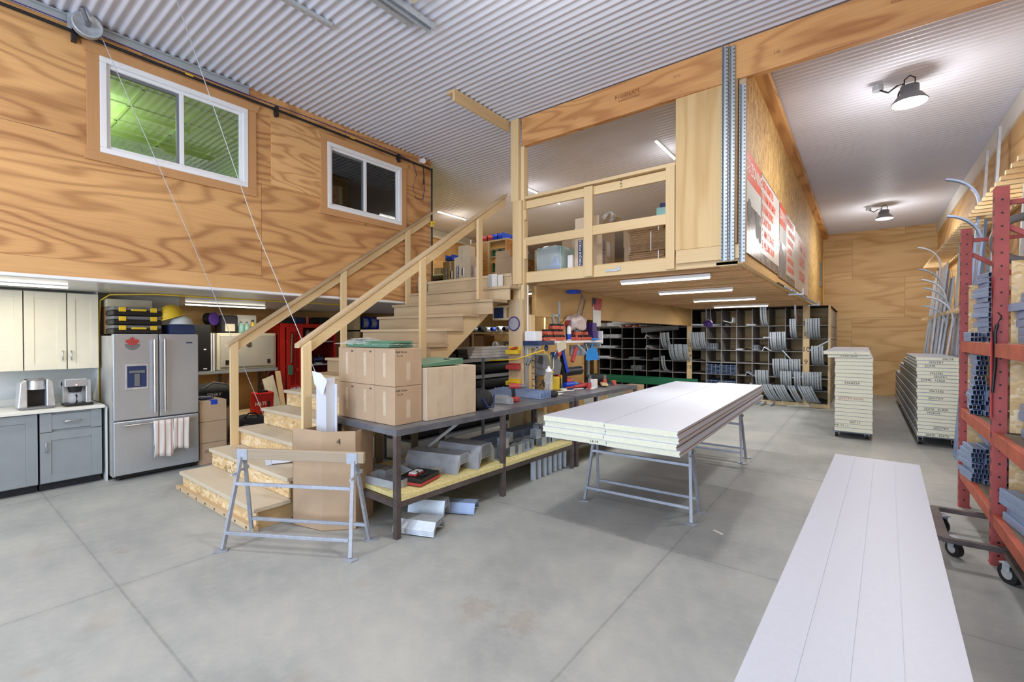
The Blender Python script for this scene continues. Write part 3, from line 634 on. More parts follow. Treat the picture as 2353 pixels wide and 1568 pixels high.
# ---- fridge
F0, F1, FXX = 1.43, 2.31, -7.05
fr = T('refrigerator', 'stainless steel french door refrigerator with a bottom freezer', 'refrigerator', (-7.4, 1.87, 0))
P(fr, 'cabinet', MB().box(-7.80, FXX-.075, F0+.005, F1-.005, .05, 1.755), M['fridges'], .006)
P(fr, 'base_grille', MB().box(-7.7, FXX-.06, F0+.03, F1-.03, .03, .06), M['black'])
for yy in (F0+.08, F1-.08): P(fr, 'foot', MB().cyl((FXX-.12, yy, 0), (FXX-.12, yy, .05), .02), M['black'])
mid = 1.878
dl = P(fr, 'door', MB().box(FXX-.07, FXX, F0, mid-.004, .735, 1.775), M['stain'], .010, 'left stainless door with a water dispenser')
dr = P(fr, 'door', MB().box(FXX-.07, FXX, mid+.004, F1, .735, 1.775), M['stain'], .010, 'right stainless door')
fz = P(fr, 'freezer_drawer', MB().box(FXX-.07, FXX, F0, F1, .075, .722), M['stain'], .010)
for par, yy in ((dl, mid-.055), (dr, mid+.05)):
    P(par, 'handle', MB().cyl((FXX+.055, yy, .80), (FXX+.055, yy, 1.71), .014).cyl((FXX, yy, .84), (FXX+.055, yy, .84), .011).cyl((FXX, yy, 1.67), (FXX+.055, yy, 1.67), .011), M['chrome'], label='long polished bar handle')
P(fz, 'handle', MB().cyl((FXX+.055, F0+.08, .675), (FXX+.055, F1-.05, .675), .014).cyl((FXX, F0+.12, .675), (FXX+.055, F0+.12, .675), .011).cyl((FXX, F1-.1, .675), (FXX+.055, F1-.1, .675), .011), M['chrome'], label='long polished bar handle')
dp = P(dl, 'dispenser', MB().box(FXX-.002, FXX+.006, 1.545, 1.765, 1.10, 1.125).box(FXX-.002, FXX+.006, 1.545, 1.765, 1.385, 1.41).box(FXX-.002, FXX+.006, 1.545, 1.56, 1.125, 1.385).box(FXX-.002, FXX+.006, 1.75, 1.765, 1.125, 1.385), M['alum'], label='polished dispenser frame')
P(dl, 'dispenser_recess', MB().box(FXX+.0008, FXX+.003, 1.56, 1.75, 1.125, 1.385), M['navy'])
P(dl, 'dispenser_paddle', MB().box(FXX+.003, FXX+.012, 1.63, 1.68, 1.14, 1.29).box(FXX+.003, FXX+.018, 1.58, 1.73, 1.30, 1.33), M['grey'])
P(dr, 'badge', MB().box(FXX, FXX+.003, 2.17, 2.24, 1.655, 1.672), M['navy'])
# maple leaf sticker
def maple(cy, cz, s, X):
    h = [(0,1),(.12,.72),(.30,.82),(.24,.42),(.46,.62),(.52,.48),(.80,.52),(.70,.30),(.86,.20),(.46,-.12),(.50,-.30),(.06,-.24),(.05,-.6)]
    pts = h+[(-a, b) for a, b in reversed(h[1:])]
    m = MB(); c = (X, cy, cz); vs = [c]+[(X, cy+a*s, cz+b*s) for a, b in pts]; n = len(pts)
    return m.add(vs, [(0, i+1, (i+1)%n+1) for i in range(n)])
s_ = S('maple_leaf_sticker', maple(1.615, 1.665, .085, FXX+.002), M['redt'], 'red maple leaf sticker over a grey half disc on the left fridge door', 'sticker', (FXX+.002, 1.615, 1.66))
P(s_, 'half_disc', MB().add([(FXX+.0012, 1.615, 1.66)]+[(FXX+.0012, 1.615+.075*math.cos(PI+PI*i/10), 1.655+.075*math.sin(PI+PI*i/10)) for i in range(11)], [(0, i+1, i+2) for i in range(10)]), M['grey'], label='grey half disc')
# towels on the freezer handle
def towel(y0, y1, z1, z0, name, label, sw):
    m = MB(); n = 14; vs = []
    for side in (0, 1):
        for j in range(9):
            for i in range(n+1):
                u = i/n; v = j/8
                y = y0+(y1-y0)*u+.01*math.sin(v*3)*sw; x = FXX+.055+(.017 if side == 0 else -.017)+.006*math.sin(u*14+v*2)*(v+.2)
                zb = z0+(.14 if side else 0)+.012*math.sin(u*5)
                vs.append((x, y, z1+(zb-z1)*v))
    w_ = n+1; fs = []
    for side in (0, 1):
        for j in range(8):
            for i in range(n): a = side*9*w_+j*w_+i; fs.append((a, a+1, a+w_+1, a+w_))
    for i in range(n): fs.append((i, i+1, 9*w_+i+1, 9*w_+i))
    m.add(vs, fs, True); o = S('dish_towel', m, M['towel'], label, 'towel', (FXX+.055, (y0+y1)/2, z0)); q = o.modifiers.new('thick', 'SOLIDIFY'); q.thickness = .003; return o
towel(1.80, 2.00, .695, .235, 't', 'striped dish towel on the freezer handle, left one hanging lower', 1)
towel(2.01, 2.185, .695, .30, 't', 'white dish towel with thin stripes on the freezer handle, right one', -1)
# on top of the fridge
for i in range(3):
    z = 1.78+.112*i; X0, X1, y0, y1 = -7.52, -7.16, 1.455, 1.945
    o = T('tool_organizer', 'black clear lidded organizer case with yellow latches on the fridge, ' + ('bottom', 'middle', 'top')[i] + ' of the stack', 'organizer case', (-7.34, 1.7, z), 'organizer cases on the fridge')
    P(o, 'tray', MB().box(X0, X1, y0, y1, z, z+.06), M['black'], .012)
    P(o, 'lid', MB().box(X0+.004, X1-.004, y0+.004, y1-.004, z+.062, z+.105), M['grey'], .012)
    for yy in (y0+.09, y1-.09): P(o, 'latch', MB().box(X1-.001, X1+.012, yy-.035, yy+.035, z+.045, z+.10), M['yel'], .004, 'yellow latch')
    if i != 1: P(o, 'handle', MB().box(X1-.001, X1+.016, 1.63, 1.78, z+.055, z+.08), M['yel'], .004, 'yellow handle')
S('parts_bin', MB().box(-7.5, -7.12, 2.02, 2.29, 1.776, 1.785).box(-7.5, -7.49, 2.02, 2.29, 1.785, 1.90).box(-7.13, -7.12, 2.02, 2.29, 1.785, 1.90).box(-7.49, -7.13, 2.02, 2.03, 1.785, 1.90).box(-7.49, -7.13, 2.28, 2.29, 1.785, 1.90), M['navy'], 'dark blue plastic bin on the right of the fridge top', 'bin', (-7.3, 2.15, 1.776), bv=.003)
h = T('hard_hat', 'yellow hard hat lying on a blue bin on the fridge', 'hard hat', (-7.25, 2.08, 1.905))
Mh = Matrix.Rotation(.35, 4, 'X')
P(h, 'shell', MB().lathe([(.0, .17), (.05, .165), (.10, .13), (.125, .07), (.13, .03), (.155, .015), (.155, .01)], (-7.25, 2.07, 1.985), 24, Mh), M['yel'])
P(h, 'crown_ridge', MB().tube([(-7.25, 2.07+.128*math.cos(PI*i/10+.35), 1.985+.02+.15*math.sin(PI*i/10+.35)) for i in range(11)], .012), M['yel'])
h = T('bump_cap', 'pale blue helmet lying under the yellow hard hat', 'helmet', (-7.22, 2.13, 1.905))
P(h, 'shell', MB().lathe([(.0, .12), (.06, .112), (.11, .07), (.125, .02), (.14, .0)], (-7.22, 2.17, 1.905), 24), M['wallw'])
S('tan_box', MB().box(-7.78, -7.5, 1.47, 1.93, 2.12, 2.22), M['ctan'], 'flat tan box tucked above the organizer cases under the soffit', 'box', (-7.6, 1.7, 2.12), bv=.004)
S('brown_carton', MB().box(-7.78, -7.55, 1.47, 1.93, 1.776, 2.118), M['cardd'], 'brown carton behind the organizer cases on the fridge', 'box', (-7.6, 1.7, 1.776), bv=.004)
S('extension_cord', MB().tube([(-7.72, 1.425, .3), (-7.70, 1.425, 1.2), (-7.68, 1.425, 1.9), (-7.62, 1.43, 2.2), (-7.5, 1.50, 2.27), (-7.2, 1.9, 2.285), (-7.2, 3.2, 2.285), (-7.1, 4.6, 2.285)], .009), M['yel'], 'yellow extension cord run up beside the fridge and along the soffit', 'cord', (-7.6, 1.5, .3))
# cartons beside the fridge
for i in range(3):
    z = .29*i
    o = T('storage_carton', ('cardboard carton beside the fridge at the bottom of the stack, marked 773', 'cardboard carton beside the fridge in the middle of the stack', 'cardboard carton with blue tape on top of the stack beside the fridge')[i], 'carton', (-7.35, 2.5, z), 'cartons beside the fridge')
    P(o, 'box', MB().box(-7.6, -7.10, 2.335, 2.665, z+.002, z+.288), M['card'], .004)
    if i == 2: P(o, 'blue_tape', MB().box(-7.15, -7.098, 2.46, 2.55, .865, .8735).box(-7.101, -7.096, 2.47, 2.55, .81, .8735), M['blue'], label='blue tape')
    if i == 0: text(o, '773-1', .05, M['ink'], face((-7.098, 2.45, .17), '+x'), 'handwriting', .0006)
S('magazine', MB().cbox((-7.3, 2.45, .885), (.2, .16, .012), .2).cbox((-7.32, 2.46, .897), (.19, .15, .01), .5), M['navy'], 'dark magazines lying on the carton beside the fridge', 'magazine', (-7.3, 2.45, .877))
# ---- storage under the loft behind the stairs
SX = -9.42
def brk(y): 
    b = T('shelf_bracket', 'grey steel angle bracket under the tool box shelf, ' + ('left one' if y < 4 else 'right one'), 'bracket', (-9.9, y, .6), 'tool box shelf brackets')
    P(b, 'upright', MB().box(-9.97, -9.92, y-.02, y+.02, .2, 1.06), M['grey']); P(b, 'brace', MB().bar((-9.92, y, .62), (-9.5, y, 1.05), .03), M['grey']); P(b, 'arm', MB().box(-9.95, SX, y-.02, y+.02, 1.05, 1.085), M['galv'])
brk(3.62); brk(4.35)
S('tool_shelf', MB().box(-9.97, SX+.02, 2.95, 4.47, 1.087, 1.10).box(SX+.02, SX+.024, 2.95, 4.47, 1.06, 1.12), M['perf'], 'galvanised shelf carrying the white truck tool box', 'shelf', (-9.7, 3.7, 1.087))
tb = T('truck_tool_box', 'white checker plate truck tool box with a round lock on the shelf', 'tool box', (-9.7, 3.92, 1.12))
P(tb, 'body', MB().box(-9.96, SX-.02, 3.39, 4.455, 1.122, 1.81), M['ctan'], .01)
P(tb, 'door', MB().box(SX-.02, SX, 3.44, 4.41, 1.17, 1.765), M['check'], .005)
P(tb, 'lock', MB().cyl((SX, 3.93, 1.60), (SX+.02, 3.93, 1.60), .05, n=20), M['chrome'])
for yy in (3.55, 4.3): P(tb, 'corner_latch', MB().box(SX, SX+.012, yy-.03, yy+.03, 1.22, 1.3), M['chrome'])
S('vinyl_sheet', MB().box(-9.9, -9.5, 3.30, 3.33, 1.102, 1.81).box(-9.9, -9.48, 3.345, 3.365, 1.102, 1.80), M['pvc'], 'thin white panels standing between the black cabinet and the tool box', 'panel', (-9.7, 3.33, 1.102))
bc = T('wall_locker', 'flat black cabinet on the shelf behind the refrigerator', 'cabinet', (-9.6, 3.15, 1.1))
P(bc, 'body', MB().box(-9.9, SX+.0, 2.98, 3.285, 1.125, 1.955), M['black'], .006)
P(bc, 'label_plate', MB().box(SX, SX+.003, 3.17, 3.21, 1.50, 1.52).box(SX, SX+.003, 3.16, 3.22, 1.15, 1.17), M['wtxt'])
# things on the tool box
o = T('cable_reel', 'round dark cable reel on top of the tool box shelf', 'reel', (-9.6, 3.35, 1.96)); 
P(o, 'drum', MB().cyl((-9.62, 3.30, 2.07), (-9.50, 3.36, 2.07), .11, n=24), M['black']); P(o, 'rim', MB().cyl((-9.50, 3.36, 2.07), (-9.49, 3.365, 2.07), .12, n=24), M['slush'])
o = T('shop_heater', 'dark box shaped heater with a pale front on the tool box', 'heater', (-9.6, 3.62, 1.812))
P(o, 'body', MB().box(-9.8, -9.45, 3.47, 3.76, 1.812, 2.14), M['dark'], .03); P(o, 'front', MB().box(-9.45, -9.44, 3.53, 3.70, 1.84, 1.98), M['ctan'], .004)
for i, yy in enumerate((3.83, 3.93)):
    o = T('teal_bottle', 'teal spray bottle on the tool box, ' + ('left' if i == 0 else 'right') + ' one', 'bottle', (-9.5, yy, 1.812), 'teal bottles on the tool box')
    P(o, 'bottle', MB().lathe([(0, 0), (.045, 0), (.05, .02), (.05, .12), (.035, .16), (.015, .18), (.015, .2)], (-9.5, yy, 1.812), 16), M['teal']); P(o, 'cap', MB().cyl((-9.5, yy, 2.01), (-9.5, yy, 2.03), .018), M['black'])
o = T('yellow_bottle', 'yellow bottle with a black cap on the tool box', 'bottle', (-9.5, 4.04, 1.812)); P(o, 'bottle', MB().lathe([(0, 0), (.035, 0), (.035, .17), (.015, .2), (.015, .22)], (-9.5, 4.04, 1.812), 14), M['yel']); P(o, 'cap', MB().cyl((-9.5, 4.04, 2.03), (-9.5, 4.04, 2.07), .022), M['black'])
S('white_carton', MB().box(-9.8, -9.6, 3.80, 4.15, 1.812, 2.16), M['white'], 'white carton behind the teal bottles on the tool box', 'box', (-9.7, 3.98, 1.812), bv=.004)
# red locker
RX = -9.35
lk = T('wire_locker', 'red steel storage locker with mesh doors standing behind the stairs', 'locker', (-9.7, 5.1, 0))
P(lk, 'side', MB().box(-9.95, RX, 4.50, 4.515, .0, 2.0), M['lmesh']); P(lk, 'side', MB().box(-9.95, RX, 5.72, 5.74, .0, 2.0), M['redd'])
P(lk, 'top', MB().box(-9.95, RX, 4.5, 5.74, 1.98, 2.01), M['red']); P(lk, 'back', MB().box(-9.96, -9.95, 4.5, 5.74, .0, 2.0), M['redd'])
P(lk, 'frame', MB().box(RX-.02, RX+.005, 4.50, 4.60, 0, 2.0).box(RX-.02, RX+.005, 5.69, 5.74, 0, 2.0).box(RX-.02, RX+.005, 4.6, 5.69, 1.93, 2.0), M['red'], .003)
d = P(lk, 'door', MB().box(RX+.006, RX+.03, 4.62, 4.70, .05, 1.94).box(RX+.006, RX+.03, 4.88, 4.96, .05, 1.94).box(RX+.006, RX+.03, 4.70, 4.88, 1.84, 1.94).box(RX+.006, RX+.03, 4.70, 4.88, 1.02, 1.09).box(RX+.006, RX+.03, 4.7, 4.88, .05, .74).box(RX+.006, RX+.03, 4.78, 4.80, .74, 1.84), M['red'], .003)
P(d, 'mesh_insert', MB().box(RX+.012, RX+.018, 4.70, 4.88, .74, 1.84), M['lmesh'])
text(d, 'HILTI', .085, M['wtxt'], face((RX+.032, 4.79, .66), '+x'), 'lettering', .001, .003)
for z in (.75, 1.12, 1.62): P(lk, 'shelf', MB().box(-9.94, RX-.05, 4.52, 5.72, z, z+.025), M['galv'])
S('bungee_strap', MB().tube([(RX+.05, 4.72, 1.80), (RX+.05, 4.71, 1.5), (RX+.05, 4.70, 1.2)], .012).box(RX+.035, RX+.07, 4.64, 4.72, .96, 1.16), M['pgreen'], 'green strap with a hook hanging on the locker door', 'strap', (RX+.05, 4.7, .96))
for i, (yy, zz, hh, mt, r_) in enumerate(((5.05, 1.645, .22, 'alum', .055), (5.17, 1.645, .2, 'alum', .05), (5.12, 1.145, .16, 'white', .04), (5.18, .775, .17, 'white', .035), (5.02, .775, .12, 'redt', .05))):
    S('spray_can', MB().lathe([(0, 0), (r_, 0), (r_, hh), (r_*.5, hh+.03), (0, hh+.04)], (-9.6, yy+.15, zz), 14), M[mt], ('silver canister in the red locker, left on the top shelf', 'silver canister in the red locker, second on the top shelf', 'white canister in the red locker on the middle shelf', 'white bottle in the red locker on the lower shelf', 'small red tub in the red locker on the lower shelf')[i], 'canister', (-9.6, yy+.15, zz))
o = T('angle_grinder', 'dark power tool with a round guard in the red locker', 'power tool', (-9.55, 5.42, 1.145)); P(o, 'body', MB().cyl((-9.6, 5.35, 1.23), (-9.5, 5.52, 1.25), .05), M['navy']); P(o, 'guard', MB().lathe([(.0, 0), (.09, 0), (.09, .03), (.07, .03)], (-9.5, 5.4, 1.145), 20), M['alum']); P(o, 'handle', MB().cyl((-9.55, 5.44, 1.23), (-9.55, 5.44, 1.34), .025), M['black'])
o = T('blue_tool', 'blue power tool on the lower shelf of the red locker', 'power tool', (-9.55, 5.5, .775)); P(o, 'body', MB().cbox((-9.55, 5.5, .84), (.14, .2, .13), .3), M['navy'], .02); P(o, 'battery', MB().cbox((-9.47, 5.62, .815), (.1, .08, .08)), M['black'], .01)
for i, (yy, s_, mt) in enumerate(((4.7, .1, 'dark'), (4.95, .13, 'navy'), (5.25, .12, 'black'), (5.5, .15, 'dark'))):
    S('power_tool_case', MB().cbox((-9.6, yy, 2.012+s_/2), (.34, .2+s_*.3, s_), .1*i), M[mt], ('small dark case on top of the red locker, leftmost', 'navy case on top of the red locker, second from the left', 'black case on top of the red locker, third from the left', 'dark case on top of the red locker, rightmost')[i], 'case', (-9.6, yy, 2.012), bv=.015)
S('orange_bottle', MB().lathe([(0, 0), (.03, 0), (.03, .12), (.012, .15), (.012, .17)], (-9.4, 5.1, 2.012), 12), M['oran'], 'orange bottle on top of the red locker', 'bottle', (-9.4, 5.1, 2.012))
# floor zone behind the stairs
o = T('hand_tool_case', 'red plastic power tool case standing on a crate behind the stairs', 'tool case', (-8.9, 3.9, .30))
Mx = Matrix.Translation((-8.9, 3.95, .31))@Matrix.Rotation(.12, 4, 'Y')
P(o, 'shell', MB().box(-.10, .0, -.19, .17, 0, .40, Mx).box(.002, .06, -.19, .17, 0, .40, Mx), M['red'], .02)
P(o, 'handle', MB().box(-.04, .02, -.09, .07, .40, .43, Mx).box(-.04, .02, -.1, -.08, .38, .43, Mx), M['black'], .004)
P(o, 'latch', MB().box(.06, .067, .06, .1, .12, .24, Mx), M['black'])
text(o, 'HILTI', .085, M['wtxt'], Mx@face((.062, -.07, .20), '+x'), 'lettering', .001, .003)
S('crate', MB().box(-9.75, -8.6, 3.32, 4.35, 0, .30), M['lumx'], 'low wooden crate behind the stairs carrying the red case', 'crate', (-9, 3.8, 0), bv=.006)
S('leaning_board', MB().prism([(-8.98, .305), (-8.85, .305), (-9.33, 1.0), (-9.44, 1.0)], 'y', 4.14, 4.30), M['ctan'], 'pale board leaning on the wall beside the red case', 'board', (-9.1, 4.2, .305)) if False else S('leaning_board', MB().add([(-8.95, 4.12, .305), (-8.95, 4.32, .305), (-9.30, 4.32, .98), (-9.30, 4.12, .90), (-8.92, 4.12, .305), (-8.92, 4.32, .305), (-9.27, 4.32, .98), (-9.27, 4.12, .90)], [(0,1,2,3), (4,7,6,5), (0,4,5,1), (1,5,6,2), (2,6,7,3), (3,7,4,0)]), M['ctan'], 'pale board leaning on the wall beside the red case', 'board', (-9.1, 4.2, .305))
S('leaning_board', MB().bar((-8.85, 4.36, .02), (-9.30, 4.42, 1.05), .09, .04), M['lumz'], 'narrow length of lumber leaning on the red locker', 'board', (-9.1, 4.4, .02))
o = T('tool_bag', 'black tool bag with grey piping lying on the cartons behind the fridge', 'bag', (-8.6, 3.0, .55))
P(o, 'bag', MB().blob((-8.6, 3.02, .76), (.25, .36, .20), bump=.06, seed=3, power=.75), M['dark']); P(o, 'strap', MB().tube([(-8.38, 2.8, .9), (-8.36, 2.95, 1.0), (-8.36, 3.15, .95), (-8.34, 3.3, .7)], .016), M['grey'])
text(o, 'SENRY', .07, M['wtxt'], face((-8.335, 2.95, .80), '+x'), 'lettering', .001)
S('cardboard_carton', MB().box(-8.85, -8.35, 2.70, 3.30, 0, .56), M['card'], 'cardboard carton under the black tool bag behind the fridge', 'carton', (-8.6, 3, 0), bv=.005)
o = T('duffel_bag', 'black duffel bag with a mesh pocket on the floor behind the stairs', 'bag', (-8.0, 3.35, 0))
P(o, 'bag', MB().blob((-8.0, 3.33, .22), (.22, .27, .23), bump=.08, seed=5, power=.7), M['dark']); P(o, 'handle', MB().tube([(-7.9, 3.2, .42), (-7.88, 3.28, .50), (-7.88, 3.38, .50), (-7.9, 3.46, .42)], .014), M['black']); P(o, 'pocket', MB().blob((-7.80, 3.25, .2), (.06, .12, .14), bump=.05, power=.7), M['rubber'])
S('upright_case', MB().box(-8.05, -7.75, 3.64, 3.92, 0, .46), M['black'], 'black upright case beside the duffel bag behind the stairs', 'case', (-7.9, 3.78, 0), bv=.015)
S('yellow_support', MB().cyl((-9.5, 3.42, .305), (-9.5, 3.42, .62), .03).box(-9.56, -9.44, 3.33, 3.51, .60, .70), M['yel'], 'yellow T shaped support with a flat top against the wall', 'support', (-9.5, 3.42, .305), bv=.01)
S('leaning_pole', MB().bar((-9.3, 3.15, .305), (-9.42, 2.98, 1.08), .03), M['slush'], 'dark purple pole leaning under the tool shelf', 'pole', (-9.3, 3.1, .305))
S('low_pallet', MB().box(-8.3, -7.0, 3.15, 4.2, -.0, .0001+.0) if False else MB().box(-7.62, -6.6, 3.0, 3.1, 0, .09).box(-7.62, -6.6, 3.6, 3.7, 0, .09), M['lumx'], 'two low lumber runners on the floor beside the staircase', 'lumber', (-7.1, 3.3, 0))
# wall shelving with blue reels
sh = T('pipe_shelf', 'wooden wall shelf with blue wire reels behind the top of the stairs', 'shelf', (-9.6, 6.8, 0))
P(sh, 'board', MB().box(-9.95, -9.25, 6.25, 7.5, 1.86, 1.89), M['lumy']); P(sh, 'board', MB().box(-9.95, -9.25, 6.25, 7.5, 1.30, 1.33), M['lumy'])
for yy in (6.25, 7.46): P(sh, 'upright', MB().box(-9.95, -9.25, yy, yy+.04, 0, 2.28), M['lumz'])
for i in range(4):
    y = 6.38+.23*i
    o = T('wire_reel', 'blue flanged reel of wire on the wall shelf, ' + ('leftmost', 'second from the left', 'third from the left', 'rightmost')[i], 'reel', (-9.35, y, 1.9), 'blue wire reels')
    for dy in (0, .17): P(o, 'flange', MB().cyl((-9.42, y+dy, 2.06), (-9.42, y+dy+.012, 2.06), .155, n=24), M['blue'])
    P(o, 'wire', MB().cyl((-9.42, y+.012, 2.06), (-9.42, y+.17, 2.06), .12, n=20), M['alum'])
S('tube_roll', MB().cyl((-9.5, 6.45, 1.44), (-9.5, 7.2, 1.44), .10, n=20), M['galv'], 'silver duct roll lying on the lower wall shelf', 'duct', (-9.5, 6.8, 1.34))
# gas pipe, cable and camera on the loft wall
gp = T('gas_pipe', 'black gas pipe along the top of the loft wall, dropping at its corner', 'pipe', (LX+.05, 2, 4.7))
P(gp, 'run', MB().cyl((LX+.05, -4.9, 4.735), (LX+.05, 5.66, 4.725), .016).cyl((LX+.05, 5.66, 4.74), (LX+.05, 5.66, 2.55), .016), M['black'])
for yy in (.98, 2.93, 4.93): P(gp, 'clamp', MB().box(LX, LX+.07, yy-.02, yy+.02, 4.64, 4.77), M['black'], .003)
for yy in (1.94, 4.05): P(gp, 'label_tape', MB().cyl((LX+.05, yy-.04, 4.735), (LX+.05, yy+.04, 4.735), .0175), M['yel'], label='yellow label tape')
P(gp, 'valve', MB().cyl((LX+.05, 5.66, 3.70), (LX+.05, 5.66, 3.80), .03).box(LX+.05, LX+.12, 5.64, 5.68, 3.76, 3.79), M['yel'])
S('data_cable', MB().tube([(LX+.02, y_, 4.80+.012*math.sin(y_*2.1)) for y_ in [-4.9+.35*i for i in range(29)]]+[(LX+.02, 5.25, 4.75), (LX+.02, 5.33, 4.55), (LX+.02, 5.25, 4.32), (LX+.02, 5.32, 4.14), (LX+.02, 5.48, 4.16), (LX+.02, 5.52, 4.4)], .005), M['slush'], 'thin blue cable along the loft wall ending in a loop near the corner', 'cable', (LX+.02, 2, 4.1))
sc = T('security_camera', 'white security camera on the loft wall near its corner', 'camera', (LX+.05, 5.45, 4.83))
P(sc, 'housing', MB().cyl((LX, 5.45, 4.83), (LX+.10, 5.42, 4.80), .045), M['pvc']); P(sc, 'cord', MB().tube([(LX+.03, 5.47, 4.78), (LX+.02, 5.50, 4.6), (LX+.02, 5.50, 4.42)], .007), M['black']); P(sc, 'connector', MB().cyl((LX+.02, 5.50, 4.44), (LX+.02, 5.50, 4.52), .012), M['black'])
# overhead door hardware
S('door_track_angle', MB().box(LX+.012, LX+.05, -4.5, 2.6, 4.87, 4.885).box(LX+.012, LX+.018, -4.5, 2.6, 4.80, 4.87), M['perf'], 'punched galvanised angle along the top of the loft wall', 'steel angle', (LX+.03, 0, 4.8))
pl = T('cable_pulley', 'cast steel pulley wheel hanging at the upper left ceiling corner', 'pulley', (LX+.12, 1.06, 4.8))
Mp = Matrix.Rotation(PI/2, 4, 'Y')
P(pl, 'wheel', MB().lathe([(.02, -.01), (.09, -.012), (.105, -.028), (.12, -.028), (.105, 0), (.12, .028), (.105, .028), (.09, .012), (.02, .01)], (LX+.13, 1.06, 4.80), 28, Mp), M['galv'])
P(pl, 'hub', MB().cyl((LX+.05, 1.06, 4.80), (LX+.2, 1.06, 4.80), .022), M['mill']); P(pl, 'hanger_arm', MB().bar((LX+.17, 1.06, 4.80), (LX+.26, 1.0, 4.89), .03), M['mill']); P(pl, 'plate', MB().box(LX+.055, LX+.06, .93, 1.10, 4.72, 4.89), M['galv'])
S('lift_cable', MB().tube([(LX+.13, 1.16, 4.80), (-6.23, 2.05, 2.8), (-6.28, 2.80, .62)], .0035, 6) if False else MB().tube([(LX+.10, 1.165, 4.78), (-6.14, 1.97, 2.80)], .0035, 6).tube([(-6.14, 1.97, 2.80), (-6.15, 2.78, .63)], .0035, 6), M['galv'], 'thin steel cable hanging from the pulley past the larger window', 'cable', (-6.15, 2, .6))
S('lift_cable', MB().tube([(-4.99, 1.46, 4.88), (-4.80, 2.08, 2.8), (-4.25, 2.40, 1.36)], .0035, 6), M['galv'], 'thin steel cable slanting down to the gutter piece in the tall box', 'cable', (-4.8, 2, 1.36))
S('ceiling_track', MB().box(-4.29, -4.24, 1.2, 2.58, 4.85, ZC-.012), M['galv'], 'thin galvanised strip on the ceiling, left one', 'strut', (-4.27, 1.9, 4.85))
S('ceiling_track', MB().sweep([(-3.60, 1.4, 4.86), (-3.60, 3.05, 4.86)], [(-.03, 0), (.03, 0), (.03, .02), (-.03, .02)], (1,0,0)), M['galv'], 'galvanised door track on the ceiling, middle one', 'strut', (-3.6, 2.2, 4.85))
S('ceiling_track', MB().box(-3.49, -3.41, 1.4, 3.20, 4.855, 4.86).box(-3.49, -3.485, 1.4, 3.20, 4.80, 4.855).box(-3.415, -3.41, 1.4, 3.20, 4.80, 4.855).box(-3.47, -3.43, 2.0, 2.9, 4.86, 4.888), M['galv'], 'galvanised door track on the ceiling, right channel shaped one', 'strut', (-3.45, 2.2, 4.8))
S('ceiling_sensor_box', MB().box(-3.30, -3.18, 2.55, 2.82, 4.80, 4.888), M['ctan'], 'small pale box with louvres beside the ceiling track', 'box', (-3.24, 2.7, 4.8), bv=.006)
# ================================================================ TRESTLES AND WHITE PANELS
def trestle(label, at, rz, W=1.08, H=.80, board=False, group='metal trestles', W2=None):
    t = T('sawhorse', label, 'sawhorse', at, group, rz, local=True); w_ = W/2; sp = .17; hz = H-.02
    for sx in (-1, 1):
        for sy in (-1, 1):
            lg = P(t, 'leg', MB().bar((sx*(w_+.02), sy*sp, .012), (sx*(w_-.03), sy*.02, hz-.05), .028), M['zinc'], .002)
            P(lg, 'foot_plate', MB().cbox((sx*(w_+.03), sy*(sp+.01), .006), (.10, .07, .010), .5*sx*sy), M['zinc'])
    for sy in (-1, 1): P(t, 'lower_bar', MB().bar((-w_-.0, sy*(sp-.018), .14), (w_, sy*(sp-.018), .14), .026), M['zinc'], .002)
    P(t, 'upper_bar', MB().bar((-w_+.02, -.07, .52), (w_-.02, -.07, .52), .026), M['zinc'], .002)
    for sx in (-1, 1):
        P(t, 'hinge_bolt', MB().cyl((sx*(w_-.01), -.11, .60), (sx*(w_-.01), .09, .62), .010).cbox((sx*(w_-.01), .07, .62), (.03, .03, .03)), M['galv'])
        P(t, 'saddle', MB().cbox((sx*(w_-.04), -.021, hz-.03), (.09, .005, .09)).cbox((sx*(w_-.04), .021, hz-.03), (.09, .005, .09)), M['zinc'])
    if board: P(t, 'top_board', MB().box(-w_-.05, w_+.06, -.019, .019, H-.09, H), M['weath'], .006, 'worn lumber top board')
    else: P(t, 'top_board', MB().box(-w_-.02, w_+.05, -.019, .019, H-.085, H-.002), M['weath'], .004, 'worn lumber top board')
    return t
rz0 = math.atan2(.546, .951)
trestle('galvanised sawhorse with a worn wooden top board standing alone in front of the stairs', (-3.745, 1.94, 0), rz0, 1.06, .80, True)
trestle('galvanised trestle under the near end of the white panel stack', (-1.815, 4.53, 0), math.radians(3.0), 1.04, .812)
trestle('galvanised trestle under the far end of the white panel stack', (-1.87, 7.06, 0), math.radians(2.0), 1.04, .812)
trestle('small trestle under the near half of the single white panel', (-.02, 2.3, 0), math.radians(-6), .36, .735)
trestle('small trestle under the far half of the single white panel', (.06, 4.0, 0), math.radians(-6), .36, .735)
def sandwich(W, L, t, edge='foam'):
    """foam cored door panel: skins top and bottom, tongue and groove long edges"""
    core = MB().box(-W/2+.006, W/2-.006, 0.0, L, .003, t-.003)
    skin = MB().box(-W/2, W/2, .001, L, t-.003, t).box(-W/2, W/2, .001, L, 0, .003)
    lip = MB().box(W/2-.006, W/2, .001, L, .003, t*.38).box(W/2-.006, W/2, .001, L, t*.62, t-.003).box(-W/2, -W/2+.006, .001, L, .003, t*.38).box(-W/2, -W/2+.006, .001, L, t*.62, t-.003)
    return core, skin, lip
